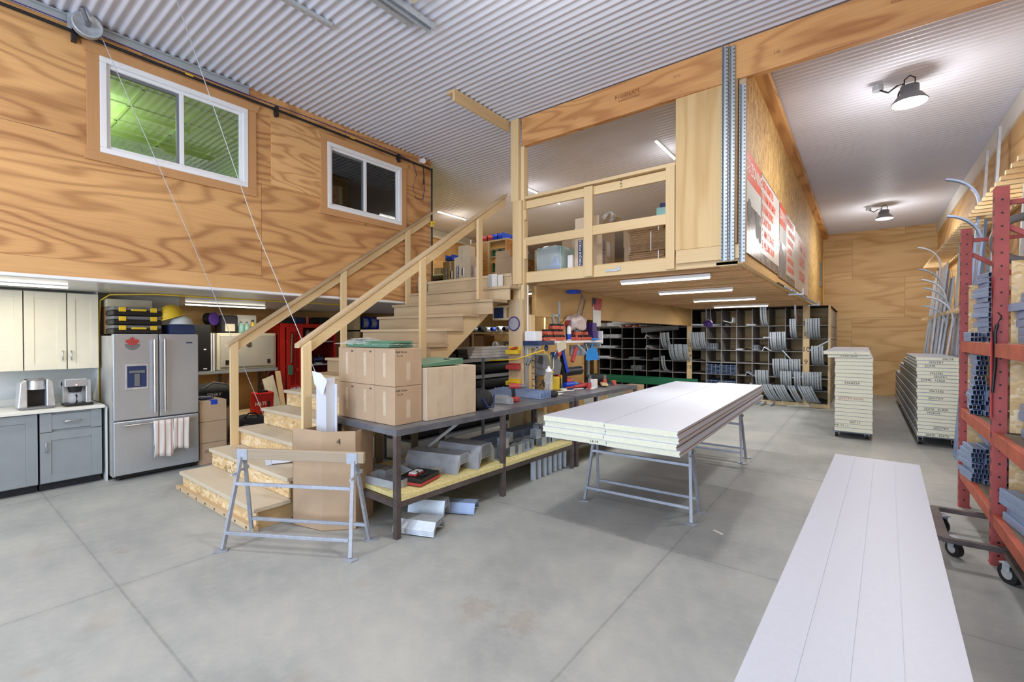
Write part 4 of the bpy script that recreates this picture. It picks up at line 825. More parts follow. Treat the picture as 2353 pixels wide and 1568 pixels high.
def door_panel(label, at, rz, W, L, t, group, seam=False):
    o = T('door_panel', label, 'panel', at, group, rz, local=True); c, s_, l = sandwich(W, L, t)
    if seam:
        for a in (-.25, -.02, .21): s_.box(a*W-.002, a*W+.002, .002, L, t, t+.0015)
    P(o, 'foam_core', c, M['foam'], label='cream foam core'); P(o, 'skin', s_, M['panel']); P(o, 'edge_lip', l, M['panel']); P(o, 'edge_groove', MB().box(W/2-.0075, W/2-.004, .001, L, t*.38, t*.62), M['cardd'], label='dark brown groove'); return o
ang = math.radians(2.1)
names = ('bottom', 'second from the bottom', 'third from the bottom', 'top')
G = 'white panels stacked on the trestles'
for col, (cx, lb) in enumerate(((-2.055, 'left'), (-1.437, 'right'))):
    for k in range(4):
        off = (.012, -.008, .006, 0)[k]
        L = 4.02 if col == 0 else 4.20
        sx_, sy_ = (cx+off, 3.565+(.014, .0, .01, .0)[k]+(.0 if col == 0 else -.005))
        door_panel('white foam cored panel on trestles, ' + names[k] + ' of the ' + lb + ' hand stack', (sx_, sy_, .813+.0505*k), math.radians(.6+.9*col) if False else math.radians(1.1), .614, L, .050, G)
st_ = [o for o in bpy.data.objects if o.get('label', '').endswith('bottom of the left hand stack') and 'second' not in o['label'] and 'third' not in o['label']][0]
text(st_, '14-14', .035, M['ink'], face((.19, -.0008, .022), '-y'), 'handwriting', .0006)
door_panel('single long white panel lying across the foreground', (-.034, 1.05, .738), math.radians(-1.8), .52, 3.56, .042, 'white panels', True)
S('paper_strip', MB().cbox((-1.02, 4.35, .002), (.10, .025, .002), -.5), M['white'], 'small white strip of paper on the floor in front of the trestle', 'paper', (-1.02, 4.35, 0))
S('tape_ring', MB().pipe((-3.17, 2.665, 0), (-3.17, 2.665, .018), .028, .018, 20), M['black'], 'small black ring lying on the floor by the workbench leg', 'ring', (-3.17, 2.665, 0))
# ================================================================ TALL BOX WITH GUTTER
tb = T('tall_open_carton', 'tall narrow open cardboard box standing between the sawhorse and the workbench', 'carton', (-3.98, 2.40, 0))
def wallq(a, b, z0, z1, t=.006):
    a = Vector(a+(0,)); b = Vector(b+(0,)); d = (b-a).normalized(); n = Vector((-d.y, d.x, 0))*t
    vs = [a+Vector((0,0,z0)), b+Vector((0,0,z0)), b+Vector((0,0,z1)), a+Vector((0,0,z1))]
    m = MB(); m.add(vs+[v+n for v in vs], [(0,1,2,3), (7,6,5,4), (0,4,5,1), (1,5,6,2), (2,6,7,3), (3,7,4,0)]); return m
pts = [(-4.20, 2.13), (-3.84, 2.21), (-3.64, 2.42), (-3.80, 2.72), (-4.30, 2.58)]
for i in range(5): P(tb, 'side', wallq(pts[i], pts[(i+1)%5], .0, .90-.008*i), M['card'])
P(tb, 'bottom', MB().prism(pts, 'z', 0.0, .006), M['cardd'])
text(tb, '4', .07, M['ink'], Matrix.Translation((-3.735, 2.31, .80))@Matrix.Rotation(math.atan2(.21, .20), 4, 'Z')@Matrix.Rotation(PI/2, 4, 'X'), 'handwriting', .0006)
g = T('gutter_length', 'white aluminium gutter piece with a bent top standing in the tall box', 'gutter', (-4.03, 2.36, .0))
P(g, 'channel', MB().box(-4.135, -3.975, 2.33, 2.335, .02, 1.36).box(-3.975, -3.970, 2.33, 2.42, .02, 1.36).box(-3.970, -3.93, 2.415, 2.42, .02, 1.30).box(-4.14, -4.135, 2.33, 2.40, .02, 1.36), M['gutt'])
P(g, 'bent_flap', MB().add([(-4.16, 2.30, 1.42), (-4.05, 2.33, 1.40), (-3.95, 2.33, 1.33), (-3.97, 2.30, 1.20), (-4.10, 2.29, 1.30)], [(0,1,2,3,4)]), M['gutt'])
g.children[0].modifiers.new('t', 'SOLIDIFY').thickness = .002
bpy.data.objects['bent_flap'].modifiers.new('t', 'SOLIDIFY').thickness = .003
e = T('downspout_elbow', 'white ribbed downspout elbow lying on the second stair step', 'downspout', (-4.9, 2.35, .415))
P(e, 'pipe', MB().sweep([(-4.62, 2.68, .48), (-4.80, 2.42, .46)], [(-.04, -.03), (.04, -.03), (.04, .03), (-.04, .03)], (.8, -.6, 0)), M['gutt'], .004)
P(e, 'elbow', MB().sweep([(-4.80, 2.42, .46), (-4.86, 2.33, .455), (-4.90, 2.27, .452)], [(-.042, -.03), (.042, -.03), (.042, .03), (-.042, .03)], (.8, -.6, 0)), M['gutt'])
P(e, 'spout', MB().sweep([(-4.90, 2.27, .452), (-4.92, 2.22, .445)], [(-.046, -.034), (.046, -.034), (.046, .034), (-.046, .034)], (.8, -.6, 0)), M['gutt'])
# ================================================================ WORKBENCHES
BZ = .945
b = math.radians(-2.6)
def bench(label, at, rz, L, D, foam=True):
    t = T('workbench', label, 'workbench', at, 'steel workbenches', rz, local=True)     # local: x from 0 back to -D, y 0..L
    P(t, 'top_plate', MB().box(-D, 0, 0, L, BZ-.006, BZ), M['mill'])
    P(t, 'top_frame', MB().box(-.05, 0, 0, L, BZ-.057, BZ-.006).box(-D, -D+.05, 0, L, BZ-.057, BZ-.006).box(-D+.05, -.05, 0, .05, BZ-.057, BZ-.006).box(-D+.05, -.05, L-.05, L, BZ-.057, BZ-.006), M['mill'], .002)
    n = max(2, round(L/1.55)+1)
    for i in range(n):
        y = i*(L-.05)/(n-1)
        for xx in (-.05, -D): P(t, 'leg', MB().box(xx, xx+.05, y, y+.05, 0, BZ-.057), M['rust'], .002)
    P(t, 'shelf_frame', MB().box(-.05+.052, .0501, .0, L, .268, .318).box(-D, -D+.05, .05, L-.05, .268, .318).box(-D+.05, -.05, 0, .05, .268, .318).box(-D+.05, -.05, L-.05, L, .268, .318) if False else MB().box(-.048, -.002, .05, L-.05, .268, .318).box(-D, -D+.05, .05, L-.05, .268, .318).box(-D+.05, -.05, .002, .048, .268, .318).box(-D+.05, -.05, L-.048, L-.002, .268, .318), M['rust'], .002)
    if foam: P(t, 'shelf_panel', MB().box(-D+.0, -.0, .052, L-.052, .32, .362), M['foamy'], .002, 'yellow foam cored shelf panel')
    return t
bench('long steel workbench with a foam lower shelf, the near one under the cartons', (-3.165, 2.50, 0), b, 2.82, 1.05)
bench('steel workbench beyond the post, covered with power tools', (-3.035, 5.37, 0), b, 1.85, .78)
def bx(x, y, k=1.0): return (x*.97, y*.97)
# cartons on the bench
bn = ('front', 'middle', 'rear')
for j in range(2):
    for i in range(3):
        x1 = -3.315-.302*i; w_ = .296; y0 = 2.605; z = BZ+.002+.348*j
        t = T('shipping_carton', 'cardboard carton on the workbench, ' + ('lower' if j == 0 else 'upper') + ' row, ' + ('at the bench corner' if i == 0 else ('middle column' if i == 1 else 'column nearest to the stairs')), 'carton', (x1-w_/2, y0+.15, z), 'cartons on the workbench')
        P(t, 'box', MB().box(x1-w_, x1, y0+.004*i, y0+.315, z, z+.345), M['card'], .004)
        P(t, 'packing_tape', MB().box(x1-w_/2-.02, x1-w_/2+.02, y0-.001+.004*i, y0+.004*i, z+.08, z+.30), M['tape'])
        if i == 0:
            P(t, 'packing_tape', MB().box(x1, x1+.001, y0+.13, y0+.175, z+.05, z+.22), M['tape'])
            text(t, 'R&R Drum', .028, M['ink'], face((x1+.0008, y0+.075, z+.31), '+x'), 'handwriting', .0005)
            text(t, '12 x 10', .022, M['ink'], face((x1+.0008, y0+.055, z+.275), '+x'), 'handwriting', .0005)
        else: text(t, 'R&R', .022, M['ink'], face((x1-.06, y0+.003*i, z+.31), '-y'), 'handwriting', .0005)
for i, (ya, yb, zt, lb) in enumerate(((2.935, 3.285, 1.447, 'left'), (3.29, 3.62, 1.447, 'right'))):
    t = T('shipping_carton', 'tall pale cardboard carton beside the stacked ones, ' + lb + ' of the two', 'carton', (-3.5, (ya+yb)/2, BZ), 'tall cartons on the workbench')
    P(t, 'box', MB().box(-3.80, -3.265+.005*i, ya, yb, BZ+.002, zt), M['cardl'], .004)
    P(t, 'packing_tape', MB().box(-3.264+.005*i, -3.263+.005*i, (ya+yb)/2-.02, (ya+yb)/2+.02, zt-.18, zt-.02), M['tape']); P(t, 'packing_tape', MB().box(-3.264+.005*i, -3.263+.005*i, (ya+yb)/2-.03+.03*i, (ya+yb)/2+.02+.03*i, BZ+.03, BZ+.19), M['tape'])
gp = T('wrapped_panel_pack', 'green panels wrapped in clear plastic lying on the upper cartons', 'package', (-3.6, 2.75, 1.645))
P(gp, 'green_panels', MB().box(-4.10, -3.42, 2.62, 2.90, 1.645, 1.685).box(-4.05, -3.40, 2.66, 2.88, 1.686, 1.705), M['pgreen'], .003, 'green metal panels')
m = MB(); r = random.Random(4); nx, ny = 22, 10; vs = []
for sgn in (0, 1):
    for i in range(nx+1):
        for j in range(ny+1):
            u, v = i/nx, j/ny; x = -4.28+.93*u; y = 2.59+.34*v
            h_ = .03+.06*math.sin(PI*min(1, u*1.6))*math.sin(PI*v)**.6 if sgn else 0
            vs.append((x+r.uniform(-.006, .006), y+r.uniform(-.006, .006), 1.643+h_+(r.uniform(-.008, .008) if sgn else 0)))
w_ = ny+1; fs = []
for s_ in (0, 1):
    for i in range(nx):
        for j in range(ny): a = s_*(nx+1)*w_+i*w_+j; fs.append((a, a+1, a+w_+1, a+w_))
m.add(vs, fs, True); P(gp, 'plastic_wrap', m, M['film'])
P(gp, 'label_sheet', MB().cbox((-3.92, 2.70, 1.725), (.14, .20, .002), .3, .0), M['white'])
m = MB().box(-3.86, -3.28, 2.97, 3.48, 1.452, 1.456).box(-3.86, -3.28, 3.476, 3.48, 1.456, 1.50).box(-3.284, -3.28, 2.97, 3.476, 1.456, 1.47)
t = T('green_steel_cover', 'green folded steel cover lying on the tall pale cartons', 'steel cover', (-3.6, 3.2, 1.449)); P(t, 'plate', MB().prism([(2.95, 1.452), (3.5, 1.462), (3.5, 1.52), (2.95, 1.475)], 'x', -3.80, -3.33), M['pgreen'], .003); P(t, 'cut_out', MB().cyl((-3.45, 3.38, 1.504), (-3.45, 3.38, 1.515), .035), M['black'])
# bag, channels, drill
t = T('work_bag', 'black and grey work bag slumped on the bench beside the cartons', 'bag', (-3.35, 3.84, BZ)); P(t, 'bag', MB().blob((-3.36, 3.80, 1.05), (.11, .15, .115), bump=.07, seed=8, power=.8), M['dark']); P(t, 'strap', MB().tube([(-3.25, 3.72, 1.08), (-3.235, 3.78, .98), (-3.235, 3.88, .97), (-3.26, 3.92, 1.10)], .012), M['navy'])
for i in range(5):
    prof = [(-.03, 0), (.03, 0), (.03, .05), (.024, .05), (.024, .006), (-.024, .006), (-.024, .05), (-.03, .05)]
    xx = -3.30-.062*i
    S('steel_channel', MB().sweep([(xx, 4.16+.03*i, BZ+.002), (xx-.10, 4.58+.03*i, BZ+.002)] if False else [(xx-.45, 4.18+.025*i, BZ+.003), (xx, 4.30+.055*i, BZ+.003)], [(a*.9, b_*1.25) for a, b_ in prof], (0, 1, 0)), M['galv'], 'short galvanised channel lying on the bench beside the cordless drill, ' + ('nearest', 'second', 'third', 'fourth', 'farthest')[i] + ' of five', 'steel channel', (xx-.2, 4.25+.04*i, BZ), 'channels beside the drill')
for i in range(3):
    y = 5.02-.085*i
    S('steel_channel', MB().sweep([(-4.05, y-.0, BZ+.003), (-3.25, y+.02, BZ+.003)], [(-.035, 0), (.035, 0), (.035, .09), (.029, .09), (.029, .006), (-.029, .006), (-.029, .075), (-.035, .075)], (0, 1, 0)), M['prof'], 'long grey channel on the bench in front of the post, ' + ('rear', 'middle', 'front')[i] + ' of three', 'steel channel', (-3.6, y, BZ), 'long channels on the bench')
def drill(at, rz, label, col='redt', group='cordless drills', lay=False):
    t = T('cordless_drill', label, 'drill', at, group, rz, local=True)
    L_ = Matrix.Rotation(PI/2, 4, 'Y')@Matrix.Translation((0, 0, .0)) if lay else Matrix.Identity(4)
    if lay: L_ = Matrix.Translation((0, 0, .045))@Matrix.Rotation(PI/2, 4, 'X')
    def tr(m): m.v = [tuple(L_@Vector(v)) for v in m.v]; return m
    P(t, 'motor_housing', tr(MB().cyl((0, -.09, .19), (0, .05, .19), .035, .032)), M[col], .004); P(t, 'chuck', tr(MB().cyl((0, .05, .19), (0, .12, .19), .024, .016)), M['grey'])
    P(t, 'grip', tr(MB().bar((0, -.04, .06), (0, -.05, .17), .036, .045)), M['dark'], .01); P(t, 'battery', tr(MB().box(-.04, .04, -.10, .03, 0, .06)), M[col], .012); return t
drill((-3.375, 4.50, BZ+.001), -1.1, 'red cordless drill standing on its battery on the near bench')
# jar
t = T('clear_dispenser_jar', 'tall clear plastic dispenser bottle with a wire handle on the bench', 'jar', (-3.53, 5.45, BZ)); P(t, 'bottle', MB().lathe([(0, .0), (.055, .0), (.06, .03), (.06, .25), (.045, .30), (.03, .32)], (-3.53, 5.45, BZ+.002), 24), M['film2']); P(t, 'cap', MB().lathe([(.045, .30), (.045, .33), (.02, .35), (.012, .38), (0, .38)], (-3.53, 5.45, BZ+.002), 20), M['pvc']); P(t, 'pump', MB().cyl((-3.53, 5.45, BZ+.02), (-3.53, 5.45, BZ+.3), .012), M['grey'])
P(t, 'handle', MB().tube([(-3.59, 5.45, 1.22), (-3.60, 5.45, 1.1), (-3.53, 5.39, 1.09), (-3.46, 5.45, 1.1), (-3.47, 5.45, 1.22)], .005), M['pvc'])
# clutter on the far bench: each tool its own thing
ZB = BZ+.001
def simple(name, label, cat, parts, at, group=None):
    t = T(name, label, cat, at, group)
    for n, mb, mt, bv in parts: P(t, n, mb, M[mt], bv)
    return t
def bolo(x, y, rz): return Matrix.Translation((x, y, ZB))@Matrix.Rotation(rz, 4, 'Z')
def tb_(m, MX): m.v = [tuple(MX@Vector(v)) for v in m.v]; return m
A = bolo(-3.75, 5.95, .4)
simple('charging_station', 'black and yellow battery charger behind the clear bottle', 'charger', (('body', tb_(MB().box(-.09, .09, -.12, .12, 0, .16), A), 'navy', .012), ('frame', tb_(MB().box(-.10, .10, -.16, -.12, 0, .2).box(-.1, .1, .12, .16, 0, .2), A), 'yel', .01)), (-3.75, 5.95, ZB))
A = bolo(-3.62, 6.20, .2)
simple('blue_power_tool', 'bright blue tool with hose lying in the middle of the far bench', 'power tool', (('body', tb_(MB().cyl((-.04, -.14, .05), (.02, .12, .05), .045), A), 'blue', .0), ('handle', tb_(MB().box(-.02, .08, -.02, .03, .01, .05), A), 'blue', .008), ('nozzle', tb_(MB().cyl((.02, .12, .05), (.05, .22, .05), .02), A), 'lblue', 0)), (-3.62, 6.2, ZB))
for i, (x, y, rz, lb, c, ly) in enumerate(((-3.47, 6.38, .9, 'red and grey drill lying beside the blue tool on the far bench', 'redt', True), (-3.70, 6.60, 2.0, 'orange cordless drill lying behind the paint can on the far bench', 'oran', True), (-3.75, 6.05, .2, 'red drill standing at the back of the far bench near the clear bottle', 'redt', False), (-3.25, 7.04, -.7, 'large orange drill lying at the far end of the bench', 'oran', True))):
    drill((x, y, ZB), rz, lb, c, ly and 'cordless drills' or 'cordless drills', ly)
for i, (x, y, rz, lb) in enumerate(((-3.58, 6.50, .5, 'dark blue ribbed work glove on the far bench, left one beside the orange drill'), (-3.30, 6.93, .4, 'dark blue ribbed work glove at the far end of the bench, right one'))):
    A = bolo(x, y, rz)@Matrix.Translation((0,0,.0))@Matrix.Rotation(-.45, 4, 'X')
    m = MB()
    for k in range(4): m.box(-.055+.03*k, -.032+.03*k, 0, .20, .03, .055)
    simple('battery_pack', lb.replace('ribbed work glove', 'ribbed tool battery'), 'battery', (('ribs', tb_(m, A), 'navy', .005), ('body', tb_(MB().box(-.06, .065, -.0, .18, .0, .03), A), 'black', .006)), (x, y, ZB), 'ribbed batteries')
simple('paint_can', 'square white can with a black cap on the far bench', 'can', (('can', MB().box(-3.42, -3.33, 6.48, 6.56, ZB, ZB+.125), 'pvc', .006), ('cap', MB().cyl((-3.375, 6.52, ZB+.125), (-3.375, 6.52, ZB+.145), .018), 'black', 0), ('yellow_stripe', MB().box(-3.329, -3.328, 6.49, 6.51, ZB+.02, ZB+.12), 'yel', 0)), (-3.375, 6.52, ZB))
S('spray_wand', MB().cyl((-3.50, 6.12, ZB+.03), (-3.40, 6.33, ZB+.045), .022, .034).cyl((-3.56, 5.98, ZB+.02), (-3.50, 6.12, ZB+.03), .012), M['redt'], 'pink and red nozzle lying in front of the white can', 'nozzle', (-3.45, 6.2, ZB))
t = T('belt_sander', 'red sander with a wooden block on the far bench beside the white can', 'sander', (-3.30, 6.72, ZB)); A = bolo(-3.30, 6.72, .6); P(t, 'block', tb_(MB().box(-.05, .05, -.12, .12, .02, .05), A), M['lumy'], .004); P(t, 'body', tb_(MB().box(-.04, .04, .09, .15, .0, .06), A), M['redt'], .012)
S('jacket', MB().blob((-3.55, 6.95, ZB+.08), (.16, .22, .08), bump=.10, seed=12, power=.8), M['dark'], 'dark grey and olive jacket heaped at the back of the far bench', 'jacket', (-3.55, 6.95, ZB))
S('circular_saw', MB().cyl((-3.72, 6.22, ZB+.08), (-3.68, 6.30, ZB+.08), .07, n=20), M['redt'], 'round red saw guard at the back of the far bench', 'saw', (-3.7, 6.26, ZB))
S('yellow_level', MB().cbox((-3.62, 6.42, ZB+.11), (.05, .42, .025), .1) if False else MB().cbox((-3.72, 6.42, ZB+.015), (.05, .34, .028), .1), M['yel'], 'yellow level lying at the back of the far bench', 'level', (-3.7, 6.4, ZB), bv=.003)
S('cap', MB().blob((-3.28, 5.02+.14, ZB+.035), (.07, .09, .045), power=.9, seed=2), M['dark'], 'dark grey cap on the bench edge in front of the clear bottle', 'cap', (-3.28, 5.16, ZB))
S('paper_sheet', MB().cbox((-3.38, 5.42, ZB+.003), (.14, .22, .004), .3), M['white'], 'white papers on the bench beside the clear bottle', 'paper', (-3.38, 5.42, ZB))
S('white_tray', MB().cbox((-3.32, 6.35, ZB+.006), (.11, .22, .010), .2), M['pvc'], 'flat white piece of trim in front of the white can', 'trim', (-3.32, 6.35, ZB))
S('white_hose', MB().tube([(-3.45, 5.55, ZB+.01), (-3.38, 5.7, ZB+.02), (-3.36, 5.85, ZB+.01), (-3.44, 6.0, ZB+.01), (-3.36, 6.15, ZB+.01)], .007), M['pvc'], 'thin white hose curled on the far bench', 'hose', (-3.4, 5.8, ZB))
# bench tool wall shelf behind
SZ = 1.68
t = T('charging_shelf', 'narrow white shelf with punched steel brackets beside the post, loaded with batteries', 'shelf', (-3.75, 6.3, 1.3))
P(t, 'board', MB().box(-3.87, -3.62, 5.58, 7.30, SZ-.035, SZ), M['pvc'], .003); P(t, 'dark_edge', MB().box(-3.87, -3.60, 5.30, 5.72, SZ-.06, SZ-.002), M['navy'], .003)
for yy in (5.36, 7.22): P(t, 'bracket', MB().box(-3.88, -3.84, yy, yy+.03, BZ, SZ-.04).box(-3.84, -3.62, yy, yy+.03, SZ-.10, SZ-.062).bar((-3.85, yy+.015, SZ-.35), (-3.66, yy+.015, SZ-.09), .03), M['perf'])
P(t, 'end_post', MB().box(-3.87, -3.62, 7.30, 7.33, SZ-.06, SZ+.16), M['pvc']); P(t, 'upright', MB().box(-3.87, -3.84, 6.23, 6.27, SZ, SZ+.62).box(-3.87, -3.84, 6.05, 6.25, SZ+.38, SZ+.41).bar((-3.855, 6.05, SZ+.39), (-3.855, 6.15, SZ+.1), .03), M['perf'])
S('white_box', MB().box(-3.84, -3.66, 5.30, 5.48, SZ+.001, SZ+.14), M['pvc'], 'small white box at the left end of the battery shelf', 'box', (-3.75, 5.4, SZ), bv=.006)
bp = T('tool_battery', 'red tool battery on the shelf beside the post', 'battery', (-3.72, 5.6, SZ), 'tool batteries on the shelf'); P(bp, 'case', MB().box(-3.78, -3.66, 5.54, 5.66, SZ, SZ+.05), M['oran'], .012); P(bp, 'top', MB().box(-3.77, -3.67, 5.555, 5.645, SZ+.05, SZ+.075), M['dark'], .006)
rows = [(5.60,0),(5.75,0),(5.92,0),(6.07,0),(5.92,1),(6.06,1),(5.93,2),(6.07,2),(6.42,0),(6.56,0),(6.70,0),(6.86,0),(6.50,1),(6.64,1),(6.84,1),(5.72,1)]
for i, (y, l) in enumerate(rows):
    lb = 'orange and black tool battery on the shelf, ' + ('bottom layer', 'second layer', 'top layer')[l] + ', number %d from the left' % (1+sum(1 for q in rows if q[1] == l and q[0] < y))
    lb = 'orange and black tool battery on the shelf, %s, %s' % (('bottom layer', 'second layer', 'top layer')[l], ('leftmost', 'second from left', 'third from left', 'fourth from left', 'fifth from left', 'sixth from left', 'seventh from left', 'eighth from left', 'ninth from left')[sum(1 for q in rows if q[1] == l and q[0] < y)])
    if i == 0: bp.location = (-3.72, y, SZ+.001); bp['label'] = lb
    else: dup(bp, (-3.72+rnd.uniform(-.03, .03), y, SZ+.001+.086*l), rnd.uniform(-.5, .5), lb).scale = (1.12, 1.12, 1.12)
t = T('spray_can', 'white and blue spray can on the battery shelf', 'spray can', (-3.68, 6.25, SZ)); P(t, 'can', MB().lathe([(0, 0), (.035, 0), (.035, .20), (.018, .23), (0, .23)], (-3.67, 6.25, SZ+.001), 18), M['pvc']); P(t, 'label_band', MB().cyl((-3.67, 6.25, SZ+.02), (-3.67, 6.25, SZ+.10), .0355, n=18), M['blue']); P(t, 'nozzle', MB().cyl((-3.67, 6.25, SZ+.23), (-3.67, 6.25, SZ+.26), .012), M['redt'])
S('plastic_bag', MB().blob((-3.74, 6.62, SZ+.29), (.11, .26, .13), 20, 12, .14, 21), M['wbag'], 'crumpled white and red plastic bag piled on the batteries', 'bag', (-3.74, 6.6, SZ+.16))
S('blue_battery_box', MB().box(-3.82, -3.68, 7.08, 7.26, SZ+.001, SZ+.15).box(-3.82, -3.70, 7.10, 7.25, SZ+.152, SZ+.30), M['slush'], 'violet blue boxes at the right end of the battery shelf', 'box', (-3.75, 7.2, SZ), bv=.005)
S('blue_cloth', MB().cbox((-3.62, 7.0, SZ+.02), (.10, .18, .035), .2), M['lblue'], 'bright blue handle lying at the shelf edge above the dustpan', 'handle', (-3.62, 7, SZ), bv=.01)
m = MB(); pr_ = [(-.13, 0), (.13, 0), (.135, .03), (.12, .15), (.08, .20), (.03, .22), (.015, .26), (.012, .33), (-.012, .33), (-.015, .26), (-.03, .22), (-.08, .20), (-.12, .15), (-.135, .03)]
m.prism([(7.0+a*1.7, 1.345+b_*.95) for a, b_ in pr_], 'x', -3.66, -3.652); m.prism([(7.0+a*1.7, 1.345+b_*.95) for a, b_ in ((-.13, 0), (.13, 0), (.13, .012), (-.13, .012))], 'x', -3.652, -3.62)
S('dustpan', m, M['lblue'], 'bright blue dustpan hanging from the end of the battery shelf', 'dustpan', (-3.65, 7.0, 1.345), bv=.003)
simple('parts_bin', 'grey plastic hopper bin hanging under the battery shelf', 'bin', (('bin', MB().prism([(5.52, 1.17), (5.98, 1.17), (6.02, 1.33), (5.85, 1.48), (5.50, 1.48)], 'x', -3.84, -3.66), 'grey', .008),), (-3.75, 5.75, 1.17))
simple('blue_strap', 'blue and black strap hanging under the shelf', 'strap', (('webbing', MB().bar((-3.70, 6.10, 1.55), (-3.66, 6.2, 1.18), .012, .05), 'blue', .004), ('backing', MB().bar((-3.74, 6.14, 1.6), (-3.70, 6.2, ZB), .02, .09), 'black', .006)), (-3.7, 6.15, ZB))
simple('ear_defenders', 'red and blue ear defenders hanging under the shelf', 'ear defenders', (('cup', MB().cyl((-3.68, 5.90, 1.50), (-3.62, 5.90, 1.50), .05), 'redt', .006), ('cup', MB().cyl((-3.70, 5.80, 1.46), (-3.63, 5.80, 1.46), .055), 'navy', .006)), (-3.65, 5.85, 1.45))
S('red_jigsaw', MB().bar((-3.68, 6.36, 1.34), (-3.68, 6.50, 1.57), .05, .07), M['redt'], 'red tool with a curved grip hanging under the shelf', 'power tool', (-3.68, 6.4, 1.34), bv=.014)
for i, (y, z, r_) in enumerate(((5.44, 1.41, .055), (5.58, 1.58, .045))): S('grinding_disc', MB().cyl((-3.66, y, z), (-3.655, y, z), r_*1.15, n=24), M['navy'] if i else M['dark'], ('dark grinding disc hanging left of the hopper bin', 'blue grey grinding disc hanging right under the shelf')[i], 'disc', (-3.66, y, z-r_))
S('yellow_air_hose', MB().tube([(-3.99, 6.9, 2.36), (-4.05, 6.7, 2.0), (-4.2, 6.3, 1.75), (-4.5, 5.75, 1.60)], .011).tube([(-4.5, 5.3, 1.38), (-3.9, 5.2, 1.42), (-3.72, 5.32, 1.50), (-3.62, 5.46, 1.55), (-3.60, 5.58, 1.45), (-3.60, 5.62, 1.25), (-3.66, 5.52, 1.15)], .010), M['yel'], 'yellow air hose looping past the post under the battery shelf', 'hose', (-3.8, 5.4, 1.15))
S('backing_plate', MB().box(-3.87, -3.84, 6.6, 7.1, 1.42, 1.60), M['galv'], 'galvanised plate fixed under the battery shelf', 'backing', (-3.86, 6, ZB))
# things on the post
t = T('saw_blade', 'round circular saw blade hung on the wooden post', 'saw blade', (-4.02, MY-.105, 1.93)); P(t, 'blade', MB().cyl((-4.025, MY-.112, 1.93), (-4.025, MY-.105, 1.93), .10, n=48), M['blade']); P(t, 'rim', MB().pipe((-4.025, MY-.115, 1.93), (-4.025, MY-.104, 1.93), .105, .090, 40), M['slush'])
for i, (z0, z1, c, lb) in enumerate(((1.49, 1.60, 'yel', 'yellow tool holder on the post, upper one with a red clip'), (1.27, 1.36, 'redt', 'red tool holder on the post between two yellow ones'), (1.04, 1.13, 'yel', 'yellow tool holder with black print on the post, lower one'))):
    t = T('tool_holder', lb, 'holder', (-4.0, MY-.15, z0), 'tool holders on the post'); P(t, 'tray', MB().box(-4.12, -3.90, MY-.19, MY-.108, z0, z0+.06).box(-4.12, -3.90, MY-.12, MY-.108, z0, z1), M[c], .006)
    if i == 0: P(t, 'clip', MB().bar((-4.06, MY-.16, z0+.065), (-3.93, MY-.16, z0+.10), .03), M['redt'], .004)
    if i == 2: text(t, '20V MAX', .035, M['ink'], face((-4.01, MY-.1905, z0+.03), '-y'), 'lettering', .0006)
S('coiled_wire', MB().tube([(-3.87+.03*math.sin(i*1.3), MY-.02-.006*(i % 3), 1.36-.011*i) for i in range(30)], .004), M['rust'], 'thin rusty bent wires hanging on the side of the post', 'wire', (-3.87, MY-.04, 1.04))
S('conduit', MB().cyl((-3.84, MY-.02, 1.45), (-3.84, MY-.02, 2.48), .010), M['pvc'], 'thin white conduit running up the post', 'conduit', (-3.84, MY-.02, 1.45))
# beam hangings
t = T('hacksaw', 'hacksaw hanging on the plywood beam', 'hacksaw', (-3.845, 6.95, 2.06)); P(t, 'frame', MB().tube([(-3.845, 6.83, 2.10), (-3.845, 7.0, 2.46), (-3.845, 7.07, 2.42), (-3.845, 7.10, 2.36), (-3.845, 6.96, 2.04)], .010), M['galv']); P(t, 'blade', MB().bar((-3.845, 6.96, 2.05), (-3.845, 6.83, 2.10), .004, .012), M['chrome'])
t = T('wall_calendar', 'narrow paper calendar hanging on the plywood beam', 'calendar', (-3.85, 7.55, 1.93)); P(t, 'paper', MB().box(-3.855, -3.848, 7.40, 7.70, 1.93, 2.42), M['white']); P(t, 'picture', MB().box(-3.848, -3.846, 7.38, 7.74, 2.28, 2.43).box(-3.847, -3.845, 7.42, 7.7, 2.22, 2.28), M['redt']); P(t, 'picture_corner', MB().box(-3.846, -3.844, 7.38, 7.50, 2.32, 2.43), M['navy'])
S('blue_bin', MB().box(-3.83, -3.66, 6.45, 6.62, 2.44, 2.495), M['blue'], 'small blue bin wedged between the plywood beam and the joists', 'bin', (-3.75, 6.5, 2.44), bv=.005)
# ================================================================ LOWER SHELF METAL
FZ = .365
def vee(label, at, rz, n, L, W, hgt, name='bent_steel_flashing', cat='flashing', mt='alum', step=.010, rx=0, group=None):
    for i in range(n):
        prof = [(-W/2, 0), (-W*.30, hgt), (W*.30, hgt), (W/2, 0), (W/2-.006, -.0+.002), (W*.30-.003, hgt-.005), (-W*.30+.003, hgt-.005), (-W/2+.006, .002)]
        S(name, MB().sweep([(0, 0, 0), (0, L, 0)], [(a, b_) for a, b_ in prof], (1, 0, 0)) if False else MB().add([(a, yy, b_) for yy in (0, L) for a, b_ in prof], [(j, (j+1) % 8, 8+(j+1) % 8, 8+j) for j in range(8)]+[(0,1,6,7), (1,2,5,6), (2,3,4,5), (15,14,9,8), (14,13,10,9), (13,12,11,10)]),
          M[mt], label, cat, (at[0], at[1], at[2]+step*i), group, rz=rz, local=True)
vee('bent galvanised flashing nested in the large shiny stack on the lower bench shelf', (-3.72, 3.62, FZ), -1.40, 11, .54, .34, .10, group='nested flashing on the lower shelf', step=.013)
